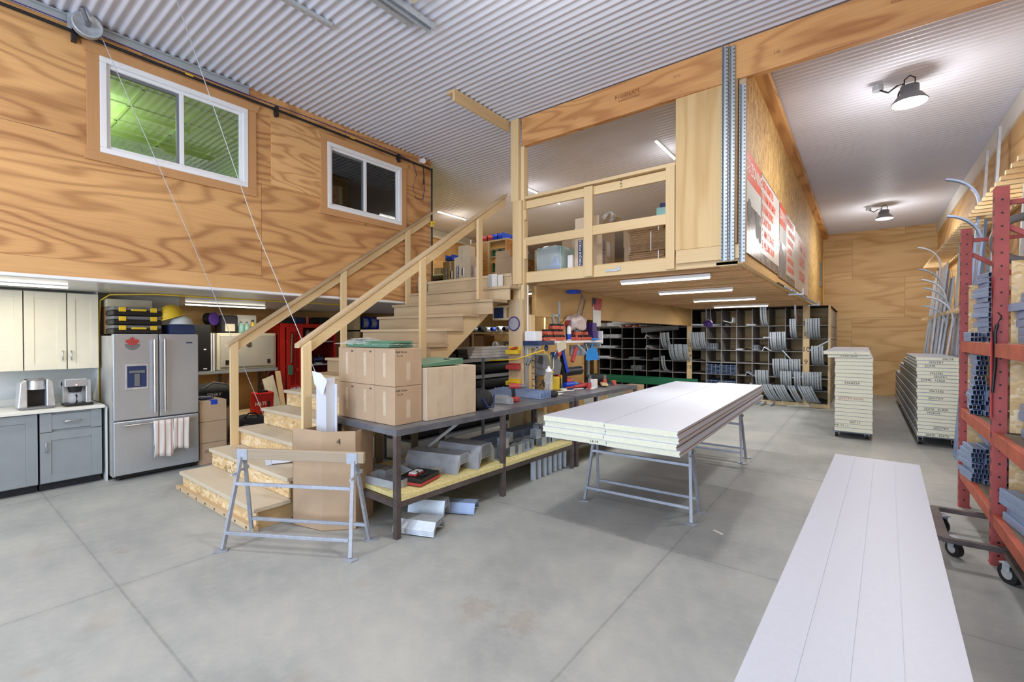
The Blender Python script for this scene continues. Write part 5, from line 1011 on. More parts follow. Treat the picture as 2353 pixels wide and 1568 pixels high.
vee('bent galvanised flashing nested in the front stack on the lower bench shelf', (-3.84, 3.26, FZ), -1.30, 8, .62, .30, .09, group='nested flashing in the front stack', step=.013)
for i in range(3): S('flashing_tray', MB().box(-.22, .22, 0, .34, 0, .003).box(-.22, -.217, 0, .34, .003, .07).box(.217, .22, 0, .34, .003, .07).box(-.217, .217, 0, .003, .003, .07), M['galv'], ('flat galvanised tray at the bench corner on the lower shelf', 'galvanised tray behind the black tool case on the lower shelf', 'galvanised tray standing farther back on the lower shelf')[i], 'tray', ((-3.55, 2.60, FZ), (-3.66, 3.0, FZ+.0), (-3.92, 2.75, FZ+.0))[i], 'trays on the lower shelf', rz=(.1, -.2, .2)[i], local=True)
t = T('drill_bit_case', 'flat black and red tool case under a small meter on the lower bench shelf', 'tool case', (-3.36, 2.95, FZ+.08)); A = Matrix.Translation((-3.37, 2.93, FZ+.008))@Matrix.Rotation(.25, 4, 'Z'); P(t, 'lid', tb_(MB().box(-.13, .13, -.16, .16, .025, .065), A), M['black'], .006); P(t, 'base', tb_(MB().box(-.135, .135, -.165, .165, 0, .024), A), M['redt'], .004)
t = T('cable_tester', 'small white and red hand meter with a dark strap on the tool case', 'meter', (-3.42, 2.88, FZ+.075)); P(t, 'body', tb_(MB().box(-.05, .04, -.11, .03, .067, .085), A), M['redt'], .006); P(t, 'cover', tb_(MB().box(-.045, .035, -.105, .025, .085, .097), A), M['pvc'], .006); P(t, 'strap', tb_(MB().tube([(.0, .02, .09), (.06, .05, .085), (.1, .0, .075), (.08, -.08, .075), (.02, -.06, .10)], .008), A), M['dark'])
S('steel_rail', MB().bar((-3.95, 3.35, .40), (-3.60, 3.75, .80), .05, .03), M['galv'], 'length of grey rail propped up at an angle behind the flashing', 'rail', (-3.8, 3.5, .37))
k = 0
blk = S('steel_bracket', MB().box(-.05, .05, -.045, .045, 0, .003).box(-.05, -.047, -.045, .045, .003, .11).box(.047, .05, -.045, .045, .003, .11).box(-.047, .047, .042, .045, .003, .11), M['galv'], 'galvanised bracket in the pile on the lower shelf behind the second bench leg', 'bracket', (-3.25, 4.0, FZ), 'brackets on the lower shelf', local=True)
for i in range(26):
    y = 3.95+.13*(i // 2)*.98; x = -3.24-.13*(i % 2)-rnd.uniform(0, .03)
    if i: dup(blk, (x, y, FZ+.115*(1 if (i % 5 == 2) else 0)+.001), rnd.choice((0, .1, PI/2, -.1)))
for i in range(5): S('square_duct', MB().box(-.10, .10, -.13, .13, 0, .17).box(-.06, .06, -.135, -.13, .03, .14), M['prof'], 'short blue grey box section on the lower shelf, ' + ('nearest', 'second', 'third', 'fourth', 'farthest')[i] + ' behind the middle bench leg', 'steel section', (-3.62, 4.15+.26*i, FZ), 'box sections on the lower shelf', rz=.05*i, local=True, bv=.004)
S('power_saw', MB().blob((-3.5, 5.35, FZ+.06), (.10, .13, .055), bump=.1, seed=3, power=.7), M['navy'], 'dark blue saw lying at the far end of the lower shelf', 'power tool', (-3.5, 5.35, FZ)) if False else None
vee('galvanised channel piece lying on the floor under the bench, nearest stack', (-3.35, 2.68, .012), -1.2, 4, .40, .24, .07, 'steel_offcut', 'steel offcut', 'galv', .014, group='offcuts under the bench')
vee('bent galvanised channel lying under the bench behind the first leg, middle stack', (-3.50, 2.95, .012), -1.1, 6, .36, .20, .10, 'steel_offcut', 'steel offcut', 'galv', .014, group='offcuts under the bench, middle')
vee('flat blue grey section lying under the bench, farthest stack', (-3.42, 3.20, .012), -1.1, 2, .42, .20, .08, 'steel_offcut', 'steel offcut', 'prof', .014, group='offcuts under the bench, far')
for i in range(7): S('standing_channel', MB().box(-.03, .03, 0, .003, 0, .30).box(-.03, -.027, .003, .05, 0, .30).box(.027, .03, .003, .05, 0, .30), M['galv'], 'short upright galvanised channel under the far end of the bench', 'steel channel', (-3.17, 4.55+.12*i, .0), 'upright channels under the bench', rz=.4+.1*(i % 2), local=True)

# more of the clutter on and under the battery shelf
t = T('inspection_light', 'red tool with a round grey lens standing on the shelf behind the spray can', 'work light', (-3.78, 6.38, SZ)); P(t, 'head', MB().cyl((-3.80, 6.40, SZ+.27), (-3.72, 6.38, SZ+.27), .055, n=20), M['redt'], .006); P(t, 'lens', MB().cyl((-3.72, 6.38, SZ+.27), (-3.715, 6.38, SZ+.27), .045, n=20), M['grey']); P(t, 'stand', MB().box(-3.80, -3.74, 6.36, 6.42, SZ+.001, SZ+.23), M['dark'], .01)
t = T('glue_gun', 'orange and grey glue gun standing on the shelf between the batteries', 'glue gun', (-3.66, 6.50, SZ)); P(t, 'barrel', MB().cyl((-3.66, 6.42, SZ+.15), (-3.66, 6.58, SZ+.15), .022), M['grey']); P(t, 'grip', MB().bar((-3.66, 6.47, SZ+.002), (-3.66, 6.47, SZ+.14), .03, .04), M['oran'], .008)
S('paper_tag', MB().cbox((-3.62, 5.95, 1.60), (.002, .26, .14), 0, .25), M['ctan'], 'crooked pale card hanging under the front of the shelf', 'card', (-3.62, 5.95, 1.52))
S('hanging_white_lead', MB().tube([(-3.60, 5.62, SZ+.02), (-3.595, 5.74, SZ+.01), (-3.60, 5.80, SZ-.10), (-3.64, 5.76, 1.45), (-3.62, 5.72, 1.30), (-3.60, 5.62, 1.12), (-3.56, 5.56, .99)], .0045), M['pvc'], 'thin white cord hanging down from the left end of the shelf', 'cord', (-3.6, 5.7, .99))
S('cord_tangle', MB().tube([(-3.80+.05*math.sin(i*.9), 5.62+.035*i+.04*math.sin(i*2.1), 1.02+.05*math.sin(i*1.7)+.004*i) for i in range(14)], .009), M['dark'], 'tangled dark power cords at the back of the far bench', 'cord', (-3.8, 5.8, .97))
for i, (y, z, mt, ds) in enumerate(((5.62, 1.06, 'yel', 'lower yellow knob on the cords beside the post'), (5.66, 1.22, 'yel', 'upper yellow knob on the cords beside the post'))): S('cord_plug', MB().blob((-3.60, y, z), (.018, .02, .02)), M[mt], ds, 'plug', (-3.6, y, z))
for i in range(5): S('drill_bit', MB().cyl((-3.85, 5.42+.0, 1.05+.09*i), (-3.62, 5.46+.03*(i % 2), 1.0+.09*i), .006, n=6), M['rust'], 'brown rod pushed into the post side, ' + ('lowest', 'second', 'middle', 'fourth', 'highest')[i] + ' one', 'rod', (-3.7, 5.44, 1.0+.09*i), 'rods in the side of the post')
t = T('speed_square', 'grey triangular bracket of metal hanging under the shelf near the dustpan', 'square', (-3.66, 6.75, 1.40)); P(t, 'long_side', MB().bar((-3.66, 6.50, 1.62), (-3.66, 6.90, 1.42), .006, .03), M['alum']); P(t, 'short_side', MB().bar((-3.66, 6.90, 1.42), (-3.66, 6.78, 1.63), .006, .03), M['alum'])
S('masking_tape_roll', MB().pipe((-3.45, 5.72, ZB), (-3.45, 5.72, ZB+.045), .05, .035, 24), M['ctan'], 'tan roll of tape lying on the far bench beside the clear bottle', 'tape roll', (-3.45, 5.72, ZB))
S('black_hose_roll', MB().cyl((-3.84, 6.2, 1.17), (-3.84, 6.9, 1.17), .075, n=20), M['mesh'], 'dark roll behind the tools on the far bench', 'roll', (-3.84, 6.5, 1.1))
# ================================================================ PIGEONHOLE RACK
PY = 13.4
XS = [-6.75, -6.36, -5.97, -5.58, -5.18, -4.78, -4.40, -3.98, -3.48, -3.09, -2.71, -2.33, -1.95, -1.58, -1.20, -.68]
ZS = [.10, .41, .71, 1.04, 1.37, 1.69, 2.02]
rk = T('pigeonhole_rack', 'large pigeonhole rack of grey boards holding metal tracks under the mezzanine', 'rack', (-3.7, PY, 0))
for z in ZS: P(rk, 'shelf', MB().box(-6.78, -.66, PY, YB-.1, z-.018, z), M['binw'])
for x in XS: P(rk, 'divider', MB().box(x-.008, x+.008, PY+.002, YB-.1, .10, 2.02 if x < -4.2 else 2.46), M['deep'] if x < -3.9 else M['binw'])  # left half dividers: shade inside the holes put into the board colour
for x in XS[:8]: P(rk, 'divider_edge', MB().box(x-.009, x+.009, PY-.004, PY+.002, .10, 2.4), M['binw'])
P(rk, 'back_sheet', MB().box(-6.78, -3.9, PY+1.2, PY+1.22, .1, 2.48), M['deep'], label='back sheet behind the left half, coloured dark for its shade')
P(rk, 'back_sheet', MB().box(-3.9, -.66, PY+1.05, PY+1.07, .1, 2.48), M['plyback'], label='plywood back sheet behind the right half')
P(rk, 'base_board', MB().box(-6.78, -.64, PY-.02, PY+.02, 0, .10), M['lumx'], .003)
posts = ((-6.86, .11, '' ), (-3.92, .13, '12 14 15'), (-1.13, .14, '14 8 10 9 8 7'), (-.66, .05, ''))
for k, (x, w_, s_) in enumerate(posts):
    p = P(rk, 'post', MB().box(x-w_/2, x+w_/2, PY-.06, PY-.005, 0, 2.0 if k == 0 else 2.50), M['lumz'] if k else M['plyy'], .003)
    if k == 1:
        for q, z in (('12', 1.50), ('-', 1.34), ('14', 1.20), ('-', 1.03), ('15', .88)): text(p, q, .14, M['ink'], face((x, PY-.0615, z), '-y'), 'handwritten_number', .0006)
    if k == 2:
        for q, z in (('14', 2.06), ('8', 1.80), ('10', 1.42), ('9', 1.11), ('8', .72), ('7', .36)): text(p, q, .17, M['ink'], face((x, PY-.0615, z), '-y'), 'handwritten_number', .0006)
ST('wall_storage', MB().box(-6.9, -.64, PY+.1, YB-.05, 2.485, 2.498), M['deep'], 'dark board above the pigeonholes')
# curved tracks, each its own thing, in bundles hanging out of the pigeonholes
def track_mesh(lean=0.0, R=.34, L=1.0, up=.10, ang=80):
    pts = [(0, L, 0), (0, 0, 0)]
    for i in range(1, 9):
        a = math.radians(ang)*i/8; pts.append((lean*(1-math.cos(a))*R*1.2, -R*math.sin(a), R*(1-math.cos(a))))
    e = pts[-1]; a = math.radians(ang); pts.append((e[0]+lean*up, e[1]-up*math.cos(a), e[2]+up*math.sin(a)))
    return MB().sweep(pts, [(-.019, -.012), (.019, -.012), (.019, .012), (.013, .012), (.013, -.006), (-.013, -.006), (-.013, .012), (-.019, .012)], (1, 0, 0))
tr0 = {}
def track(kind, loc, label, group, **kw):
    if kind not in tr0:
        o = S('curved_track', track_mesh(**kw), M['galv'], label, 'metal track', loc, group, local=True); tr0[kind] = o; return o
    return dup(tr0[kind], loc, None, label, group)
B = [ # x, z row, n, kind, description
 (-4.13, 3, 4, 'a', 'behind, left of the post marked 12'), (-3.98+.02, 3, 4, 'a', 'just left of the post marked 12'), (-3.62, 4, 8, 'a', 'just right of the post marked 12'),
 (-4.22, 3, 7, 'a', 'lower front one left of the post marked 12'), (-4.5, 4, 5, 'a', 'upper left of the post marked 12'), (-4.55, 2, 2, 'a', 'low left of the post marked 12'),
 (-2.02, 6, 3, 'b', 'at the top, above the purple bag'), (-1.33, 6, 1, 'b', 'single one at the top beside the red strap'), (-1.38, 5, 3, 'a', 'second row from the top, left of the numbered post'),
 (-1.70, 4, 7, 'a', 'tall one tied with black ties, left of the numbered post'), (-.98, 5, 6, 'a', 'with a paper tag, second row, right of the numbered post'), (-1.66, 2, 6, 'a', 'fourth row, left of the numbered post'),
 (-1.36, 2, 6, 'a', 'fourth row, beside the numbered post'), (-2.05, 1, 6, 'a', 'fifth row, leftmost of the low ones'), (-1.52, 1, 5, 'a', 'fifth row, middle'), (-1.28, 1, 3, 'a', 'fifth row, beside the numbered post'),
 (-1.78, 0, 5, 'c', 'bottom row, left leaning one'), (-1.50, 0, 5, 'c', 'bottom row, tied middle one'), (-1.24, 0, 3, 'c', 'bottom row, beside the numbered post'), (-.99, 1, 8, 'a', 'fifth row, right of the numbered post'),
 (-.96, 0, 6, 'c', 'bottom row, right of the numbered post'), (-.88, 3, 5, 'a', 'middle row, right of the numbered post')]
kinds = {'a': dict(R=.42, up=.12), 'b': dict(R=.42, up=.30, ang=84), 'c': dict(lean=-.35, R=.40, up=.10)}
for i, (x, r_, n, kd, ds) in enumerate(B):
    for j in range(n):
        track(kd, (x+.050*(j-(n-1)/2), PY+.02+.03*(j % 2)+.02*math.sin(i+j), ZS[r_]+.014+.002*j), 'curved galvanised track, '+ds, 'curved tracks, '+ds, **kinds[kd])
big = None
for j in range(2):
    o = S('curved_track', MB().sweep([(-3.0, 13.9, 2.06), (-4.3, 13.32, 2.08), (-4.6, 13.18, 2.12), (-4.85, 13.1, 2.22), (-5.0, 13.02, 2.38), (-5.06, 13.0, 2.48)], [(-.02, -.02), (.02, -.02), (.02, .02), (-.02, .02)], (.3, -.95, 0)), M['galv'], 'large curved track lying over the top of the rack, ' + ('front' if j else 'rear') + ' of the pair', 'metal track', (0, -.06*j, 0), 'pair of large curved tracks', local=True)
for i, (a, b_, lb) in enumerate((((-1.05, 13.2, 1.40), (-.62, 13.1, 1.66), 'loose curved rail slanting up across the numbered post'), ((-1.35, 13.25, 1.06), (-1.62, 13.2, 1.40), 'loose straight rail slanting over the third row'), ((-1.5, 13.2, .015), (-1.0, 12.9, .10), 'loose rail lying on the floor before the numbered post'), ((-.85, 13.2, .80), (-1.4, 13.1, .73), 'loose rail sticking out to the left of the fourth row'), ((-1.3, 13.25, .55), (-.98, 13.2, .25), 'loose rail slanting down over the number eight'))):
    S('loose_rail', MB().bar(a, b_, .035, .025), M['galv'], lb, 'metal rail', a)
S('red_strap', MB().bar((-1.33, 13.28, 2.1), (-1.36, 13.28, 2.50), .01, .05), M['redt'], 'red strap hanging at the top of the rack beside the numbered post', 'strap', (-1.34, 13.28, 2.1))
t = T('purple_bag', 'small purple bag hung on cords in front of the rack', 'bag', (-3.0, 11.6, 1.98)); P(t, 'bag', MB().blob((-2.98, 11.65, 2.05), (.11, .08, .09), seed=4, bump=.05), M['slush']); P(t, 'cord', MB().tube([(-3.03, 11.65, 2.12), (-3.04, 11.65, 2.5)], .006).tube([(-2.92, 11.65, 2.12), (-2.94, 11.65, 2.5)], .006), M['mill'])
# straight stock: rectangular tubes in neat piles, each tube its own thing
rt = None
def rect_pile(x0, row, nx, nz, ds, w_=.062, h_=.036):
    global rt
    for i in range(nx):
        for k in range(nz):
            loc = (x0+w_*i, PY-.10-.006*((i*3+k) % 4), ZS[row]+.001+h_*k); lb = 'rectangular steel tube in the pile ' + ds
            if rt is None:
                m = MB(); a, c, q = .029, .033, .004
                for bb in ((-a, a, 0, q), (-a, a, c-q, c), (-a, -a+q, q, c-q), (a-q, a, q, c-q)): m.box(bb[0], bb[1], 0, 1.0, bb[2], bb[3])
                rt = S('steel_tube', m, M['galv'], lb, 'steel tube', loc, 'steel tubes '+ds, local=True)
            else: dup(rt, loc, None, lb, 'steel tubes '+ds)
rect_pile(-3.42, 4, 4, 5, 'right of the post marked 12'); rect_pile(-5.60, 2, 4, 4, 'in the left half, third row from below', .07); rect_pile(-5.68, 3, 4, 2, 'in the left half, fourth row from below', .07)
rect_pile(-4.92, 3, 2, 2, 'beside the curved tracks in the left half', .07); rect_pile(-2.28, 4, 2, 4, 'in the middle of the right half', .06); rect_pile(-4.95, 2, 3, 1, 'on the third row left of the curved tracks', .08); rect_pile(-5.75, 1, 3, 1, 'sticking out low in the left half', .12)
# flat blue grey profiles piled in four holes
pf = None
for ci, (x, row, n) in enumerate(((-3.28, 2, 8), (-2.90, 2, 8), (-3.28, 1, 4), (-2.90, 1, 4))):
    ds = ('upper left', 'upper right', 'lower left', 'lower right')[ci]
    for k in range(n):
        loc = (x, PY-.03-.01*(k % 2), ZS[row]+.002+.034*k); lb = 'slotted blue grey section, ' + ds + ' hole of four'
        if pf is None: pf = S('slotted_section', MB().box(-.17, .17, 0, 1.0, 0, .006).box(-.17, -.16, 0, 1.0, .006, .026).box(.16, .17, 0, 1, .006, .026).box(-.06, -.05, 0, 1, .006, .026).box(.05, .06, 0, 1, .006, .026), M['prof'], lb, 'steel section', loc, 'slotted sections, '+ds+' hole', local=True)
        else: dup(pf, loc, None, lb, 'slotted sections, '+ds+' hole')
# slim pipes in the left columns
pp = None
for ri, (row, x0, n, nz) in enumerate(((5, -6.72, 17, 3), (4, -6.72, 12, 2), (3, -6.72, 10, 2), (1, -6.72, 9, 2), (6, -2.45, 5, 1), (5, -2.05, 9, 1), (4, -2.68, 5, 1))):
    ds = 'top shelf of the left half', 'second shelf of the left half', 'third shelf of the left half', 'lowest shelf of the left half', 'top of the right half', 'second row of the right half', 'third row of the right half'
    for i in range(n):
        for k in range(nz):
            if rnd.random() < .12: continue
            row_z = ZS[row] if row != 5 or True else 0
            loc = (x0+.043*i+rnd.uniform(-.006, .006), PY-.08-rnd.uniform(0, .14), row_z+.024+.036*k); lb = 'slim metal tube, ' + ds[ri]
            if pp is None: pp = S('slim_tube', MB().pipe((0, 0, 0), (0, .9, 0), .019, .013, 10), M['gutt'], lb, 'metal tube', loc, 'slim tubes, '+ds[ri], local=True)
            else: dup(pp, loc, None, lb, 'slim tubes, '+ds[ri])
for i, (x, z, r_, dx) in enumerate(((-6.95, 2.11, .07, .1), (-6.35, 2.11, .06, .5), (-6.2, 2.20, .075, .6))): S('white_pipe', MB().pipe((x, PY-.25+.03*i, z), (x+dx+.6, PY+1.0, z), r_, r_*.85, 20), M['pvc'], 'thick white pipe on top of the rack, ' + ('leftmost', 'middle, lower', 'right, upper')[i], 'pipe', (x, PY, z), 'white pipes on the rack')
for i in range(10): S('wrapped_rod', MB().cyl((-5.95+.07*i, PY-.2-.02*(i % 3), 2.045+.022*(i % 2)), (-5.6+.07*i, PY+.8, 2.045+.022*(i % 2)), .02, n=8), M['redt'] if i % 3 else M['pvc'], 'rod with red end wrap lying on top of the rack, in the left half', 'rod', (-5.9+.07*i, PY, 2.03), 'red wrapped rods')
S('tube_bundle', MB().cyl((-5.22, PY-.3, 1.93), (-4.2, PY+.0-.1, 2.0), .09, .07, 18), M['grey'], 'round grey bundle of rods sticking out below the red wrapped rods', 'bundle', (-5.2, PY-.2, 1.85))
for i, (x, row, lb) in enumerate(((-5.10, 5, 'upper'), (-5.08, 4, 'lower'), (-1.98+.0, 4, 'right half'), (-1.9, 1, 'right half, low'), (-2.3, 1, 'right half, low left'), (-2.38, 2, 'right half, middle'))):
    S('angle_profile', MB().add([(x+dx, yy, ZS[row]+dz) for yy in (PY-.12, PY+.8) for dx, dz in ((-.10, .002), (-.06, .11), (.10, .002), (.09, .002), (-.06, .09), (-.085, .002))], [(i2, (i2+1) % 6, 6+(i2+1) % 6, 6+i2) for i2 in range(6)]+[(0,1,4,5), (1,2,3,4), (11,10,7,6), (10,9,8,7)]), M['pvc'] if i < 4 else M['galv'], 'angled white flashing in the rack, '+lb, 'flashing', (x, PY, ZS[row]))
S('hook_profile', MB().cbox((-2.88, PY-.1, 2.13), (.20, .4, .015), 0, 0, .3).cbox((-2.75, PY-.1, 2.17), (.015, .4, .14), 0, 0, .2), M['pvc'], 'white hooked profile at the top of the right half of the rack', 'profile', (-2.9, PY, 2.05))
for i in range(6): S('loose_tube', MB().pipe((-2.05+.1*i-.3*(i % 2), PY-.5+.05*i, .05 if i < 3 else .46), (-1.95+.1*i, PY+.8, .05 if i < 3 else .46), .03, .022, 10), M['alum'], 'round aluminium tube poking out of the ' + ('bottom' if i < 3 else 'second') + ' row behind the panel stack, ' + ('left', 'middle', 'right')[i % 3] + ' one', 'tube', (-2+.1*i, PY, .02), 'tubes behind the panel stack')
# rails stored on the deck edge under the signs
for i in range(4): S('deck_rail', MB().bar((-.97+.03*i, 7.4+.5*i, 2.50-.012*i), (-.94+.03*i, 12.9, 2.52-.012*i), .02, .02), M['galv'] if i else M['black'], 'thin rail lying on brackets under the signs, ' + ('black front one', 'second', 'third', 'fourth')[i], 'rail', (-.9, 9, 2.5), 'rails under the signs')
for yy in (9.0, 12.4): S('rail_bracket', MB().box(-1.02, -.80, yy, yy+.02, 2.44, 2.465).box(-.82, -.80, yy, yy+.02, 2.465, 2.54), M['galv'], 'small galvanised bracket holding the rails under the signs, ' + ('nearer' if yy < 10 else 'farther') + ' one', 'bracket', (-.9, yy, 2.44), 'rail brackets')
# green beam and things behind the panel stack
S('green_steel_beam', MB().box(-4.95, -2.6, 9.30, 9.42, .84, .87).box(-4.95, -2.6, 9.30, 9.305, .75, .84).box(-4.95, -2.6, 9.42, 9.425, .80, .90), M['dgreen'], 'long green steel channel lying behind the panel stack', 'steel beam', (-3.8, 9.3, .75))
for i, x in enumerate((-4.6, -3.1)): 
    tt = T('lumber_stand', 'low lumber stand under the green beam, ' + ('left' if i == 0 else 'right') + ' one', 'stand', (x, 9.4, 0), 'stands under the green beam'); P(tt, 'post', MB().box(x-.05, x+.05, 9.3, 9.45, 0, .749), M['lumz'], .004); P(tt, 'shelf_board', MB().box(x-.3, x+.3, 9.2, 9.299, .55, .59), M['lumx'])
for i, (x, y, s_, z) in enumerate(((-3.75, 8.9, .42, 0), (-3.25, 8.8, .36, 0), (-3.7, 8.9, .3, .45))): S('scrap_carton', MB().box(x-s_/2, x+s_/2, y-s_/2, y+s_/2, z, z+s_*1.05), M['card'], 'scrap carton under the green beam, ' + ('left', 'right', 'top left')[i], 'carton', (x, y, z), bv=.004)
S('rolled_liner', MB().cyl((-4.1, 7.6, .25), (-3.3, 7.75, .25), .24, n=24), M['mesh'], 'large dark roll on the floor beyond the workbenches', 'roll', (-3.7, 7.7, 0))
# ================================================================ STEEL SHELVING UNDER THE STAIRS
sh = T('steel_shelving', 'galvanised punched steel shelving with black rolls under the stairs', 'shelving', (-5.0, 5.6, 0))
LV = (.33, .62, .89, 1.14, 1.40)
for z in LV:
    P(sh, 'shelf_beam', MB().box(-4.735, -4.73, 4.05, 6.9, z-.05, z+.0).box(-4.76, -4.735, 4.05, 6.9, z-.004, z), M['perf']); P(sh, 'shelf_deck', MB().box(-5.4, -4.76, 4.05, 6.9, z-.02, z-.005), M['mill'])
for yy in (4.05, 5.4, 6.87):
    for xx in (-4.75, -5.42): P(sh, 'upright', MB().box(xx, xx+.035, yy, yy+.035, 0, 1.40), M['mill'])
P(sh, 'foot', MB().box(-5.4, -4.74, 4.1, 4.15, 0, .02), M['mill'])
for i, (z, r_) in enumerate(((.895, .115), (.626, .12), (1.145, .115), (.336, .13))):
    for j in range(2): S('black_roll', MB().cyl((-4.90-.25*j, 4.15, z+r_), (-4.90-.25*j, 6.8, z+r_), r_, n=24), M['mesh'], 'black ' + ('smooth' if i % 2 else 'mesh') + ' roll on the steel shelving, ' + ('third shelf', 'second shelf', 'fourth shelf', 'lowest shelf')[i] + ', ' + ('front' if j == 0 else 'rear') + ' one', 'roll', (-4.9-.25*j, 5.4, z), 'black rolls on the steel shelving')
for j in range(3): S('black_case', MB().box(-5.2, -4.78, 4.92-.25*(1 if j == 2 else 0), 5.14-.02*j, 1.405+.075*(j % 2), 1.475+.075*(j % 2)) if j < 2 else MB().box(-5.2, -4.80, 4.60, 4.90, 1.405, 1.49), M['black'], ('flat black case on the steel shelving, lower one', 'flat black case on the steel shelving, stacked upper one', 'flat black case on the steel shelving, left one')[j], 'case', (-5, 5-.2*j, 1.405+.075*(j % 2)), bv=.01)
for k in range(4): S('white_sheet_bundle', MB().box(-5.1, -4.78+.01*(k % 2), 5.18+.03*k, 6.35, 1.405+.044*k, 1.446+.044*k), M['pvc'], 'long white boxed strip on the steel shelving, ' + ('bottom', 'second', 'third', 'top')[k] + ' of four', 'boxed strip', (-4.95, 5.7, 1.405+.044*k), 'white strips on the steel shelving')
ws = T('pipe_shelving', 'wooden shelving with pipe fittings behind the post', 'shelving', (-6.4, 7.8, 0))
for z in (1.47, 1.83): P(ws, 'board', MB().box(-7.5, -5.6, 7.6, 8.2, z-.035, z), M['lumx'])
for x in (-7.5, -6.95, -5.64): P(ws, 'upright', MB().box(x, x+.04, 7.6, 8.2, 0, 1.795), M['lumz'])
for i in range(9): S('plumbing_fitting', MB().pipe((-7.2+.17*i, 7.55, 1.90), (-7.2+.17*i+.03, 7.95, 1.90), .062-.01*(i % 3), .04, 14), M[('alum', 'blue', 'galv', 'dark')[i % 4]], ('silver', 'blue', 'galvanised', 'dark')[i % 4] + ' pipe end on the upper board of the pipe shelving, ' + ('first', 'second', 'third', 'fourth', 'fifth', 'sixth', 'seventh', 'eighth', 'ninth')[i] + ' from the left', 'pipe', (-7.2+.17*i, 7.6, 1.84))
for i in range(2): S('brown_carton', MB().box(-7.42+.42*i, -7.06+.42*i, 7.62, 8.0, 1.472, 1.76), M['cardd'], 'brown open carton on the lower board of the pipe shelving, ' + ('left' if i == 0 else 'right'), 'carton', (-7.2+.42*i, 7.8, 1.472), bv=.004)
S('paper_roll', MB().pipe((-6.3, 7.6, 1.56), (-6.3, 8.1, 1.56), .075, .03, 20), M['pvc'], 'white paper roll seen end on, on the pipe shelving', 'roll', (-6.3, 7.6, 1.48)); S('grey_roll', MB().cyl((-6.05, 7.65, 1.56), (-5.8, 8.1, 1.56), .07, n=18), M['grey'], 'grey duct roll on the right of the pipe shelving', 'roll', (-5.9, 7.8, 1.48))
wc = T('wall_air_unit', 'white framed unit with two dark grilles high behind the post', 'air unit', (-6.45, 8.5, 2.1)); P(wc, 'housing', MB().box(-6.95, -6.15, 8.3, 8.7, 2.12, 2.46), M['ctan'], .01); P(wc, 'grille', MB().box(-6.90, -6.62, 8.295, 8.30, 2.17, 2.41), M['navy']); P(wc, 'grille', MB().box(-6.52, -6.2, 8.295, 8.30, 2.17, 2.41), M['cardd'])
S('y_support', MB().bar((-5.2, 7.9, 0), (-5.2, 7.9, 2.15), .04).bar((-5.2, 7.9, 2.12), (-5.4, 7.9, 2.45), .035).bar((-5.2, 7.9, 2.12), (-5.0, 7.9, 2.45), .035), M['lumz'], 'small Y shaped lumber brace behind the battery shelf', 'brace', (-5.2, 7.9, 1.85))
ST('wall_divider', MB().box(-9.9, -4.9, 8.9, 9.0, 0, 2.6), M['plyy'], 'plywood partition behind the pipe shelving')
# pallet and boxes under the bench, behind
pal = T('wooden_pallet', 'weathered wooden pallet standing on edge under the workbench', 'pallet', (-4.1, 2.9, .0))
for i in range(5): P(pal, 'slat', MB().box(-4.06-.001*i, -4.04, 2.72+.0+.0, 2.73, 0, .01) if False else MB().box(-4.36+.001*i, -4.34, 2.62+.26*i, 2.72+.26*i, .06, .80), M['pallet'])
P(pal, 'runner', MB().box(-4.42, -4.36, 2.6, 3.9, .0, .09), M['pallet']); P(pal, 'runner', MB().box(-4.42, -4.36, 2.6, 3.9, .70, .79), M['pallet'])
# ================================================================ SIGNS ON THE STORAGE WALL
def sign(y0, y1, label, hdr, lines, photo=True, at_z=(2.66, 3.77)):
    X = -1.026; z0, z1 = at_z; H = z1-z0
    s_ = T('property_sign', label, 'sign', (X, (y0+y1)/2, z0))
    P(s_, 'board', MB().box(X, X+.010, y0, y1, z0, z1), M['signp'] if photo else M['signw'], label='grey photo print of machinery' if photo else 'white board')
    if photo:
        w_ = (y1-y0)*.36
        P(s_, 'header', MB().box(X+.010, X+.012, y0, y0+w_, z1-.32, z1), M['redp'], label='red header with white lettering')
        text(s_, hdr, .20, M['wtxt'], face((X+.013, y0+w_/2, z1-.16), '+x'), 'lettering', .0006, .004, sx=.85)
        P(s_, 'photo_sky', MB().box(X+.010, X+.011, y0, y0+w_, z1-.56, z1-.32), M['wallw'])
        r = random.Random(int(y0*10)); m = MB()
        for i in range(9):
            cy, cz, rr = y0+r.uniform(.1, w_*1.5), z0+r.uniform(.12, .5), r.uniform(.06, .16); m.cyl((X+.0101, cy, cz), (X+.0108+.0001*i, cy, cz), rr, n=18)
        P(s_, 'machinery_print', m, M['grey'], label='dim tractor and wheel shapes')['kind'] = 'stuff'
        P(s_, 'text_panel', MB().box(X+.011, X+.0125, y0+w_+.04, y1-.02, z0+.12, z1-.02), M['signw'])
        n = len(lines)
        for i, l in enumerate(lines): text(s_, l, .135, M['redp'], face((X+.0132, y0+w_+.09, z1-.12-(H-.2)/n*i), '+x'), 'lettering', .0006, .004, 'LEFT', sx=.86)
    else:
        n = len(lines)
        for i, l in enumerate(lines): text(s_, l, .27, M['redp'], face((X+.0108, (y0+y1)/2, z1-.18-(H-.2)/n*i), '+x'), 'lettering', .0006, .006, sx=.85)
    return s_
USES = ['USES PERMITTED', 'A. FARM IMPLEMENT', 'B. FARM SERVICE', 'C. AUCTION', 'D. MINI STORAGE', 'E. WELDING SHOP']
sign(5.47, 7.87, 'zoning sign nearest to the mezzanine front, red header over a grey photo', 'C-3 ZONING', USES)
sign(7.92, 9.85, 'second zoning sign, farther along the strand board wall', 'ZONING', USES, at_z=(2.64, 3.76))
sign(9.90, 12.3, 'white sign with large red letters, farthest of the three signs', '', ['COMMERCIAL', 'PROPERTY', 'FOR SALE'], False, (2.64, 3.70))
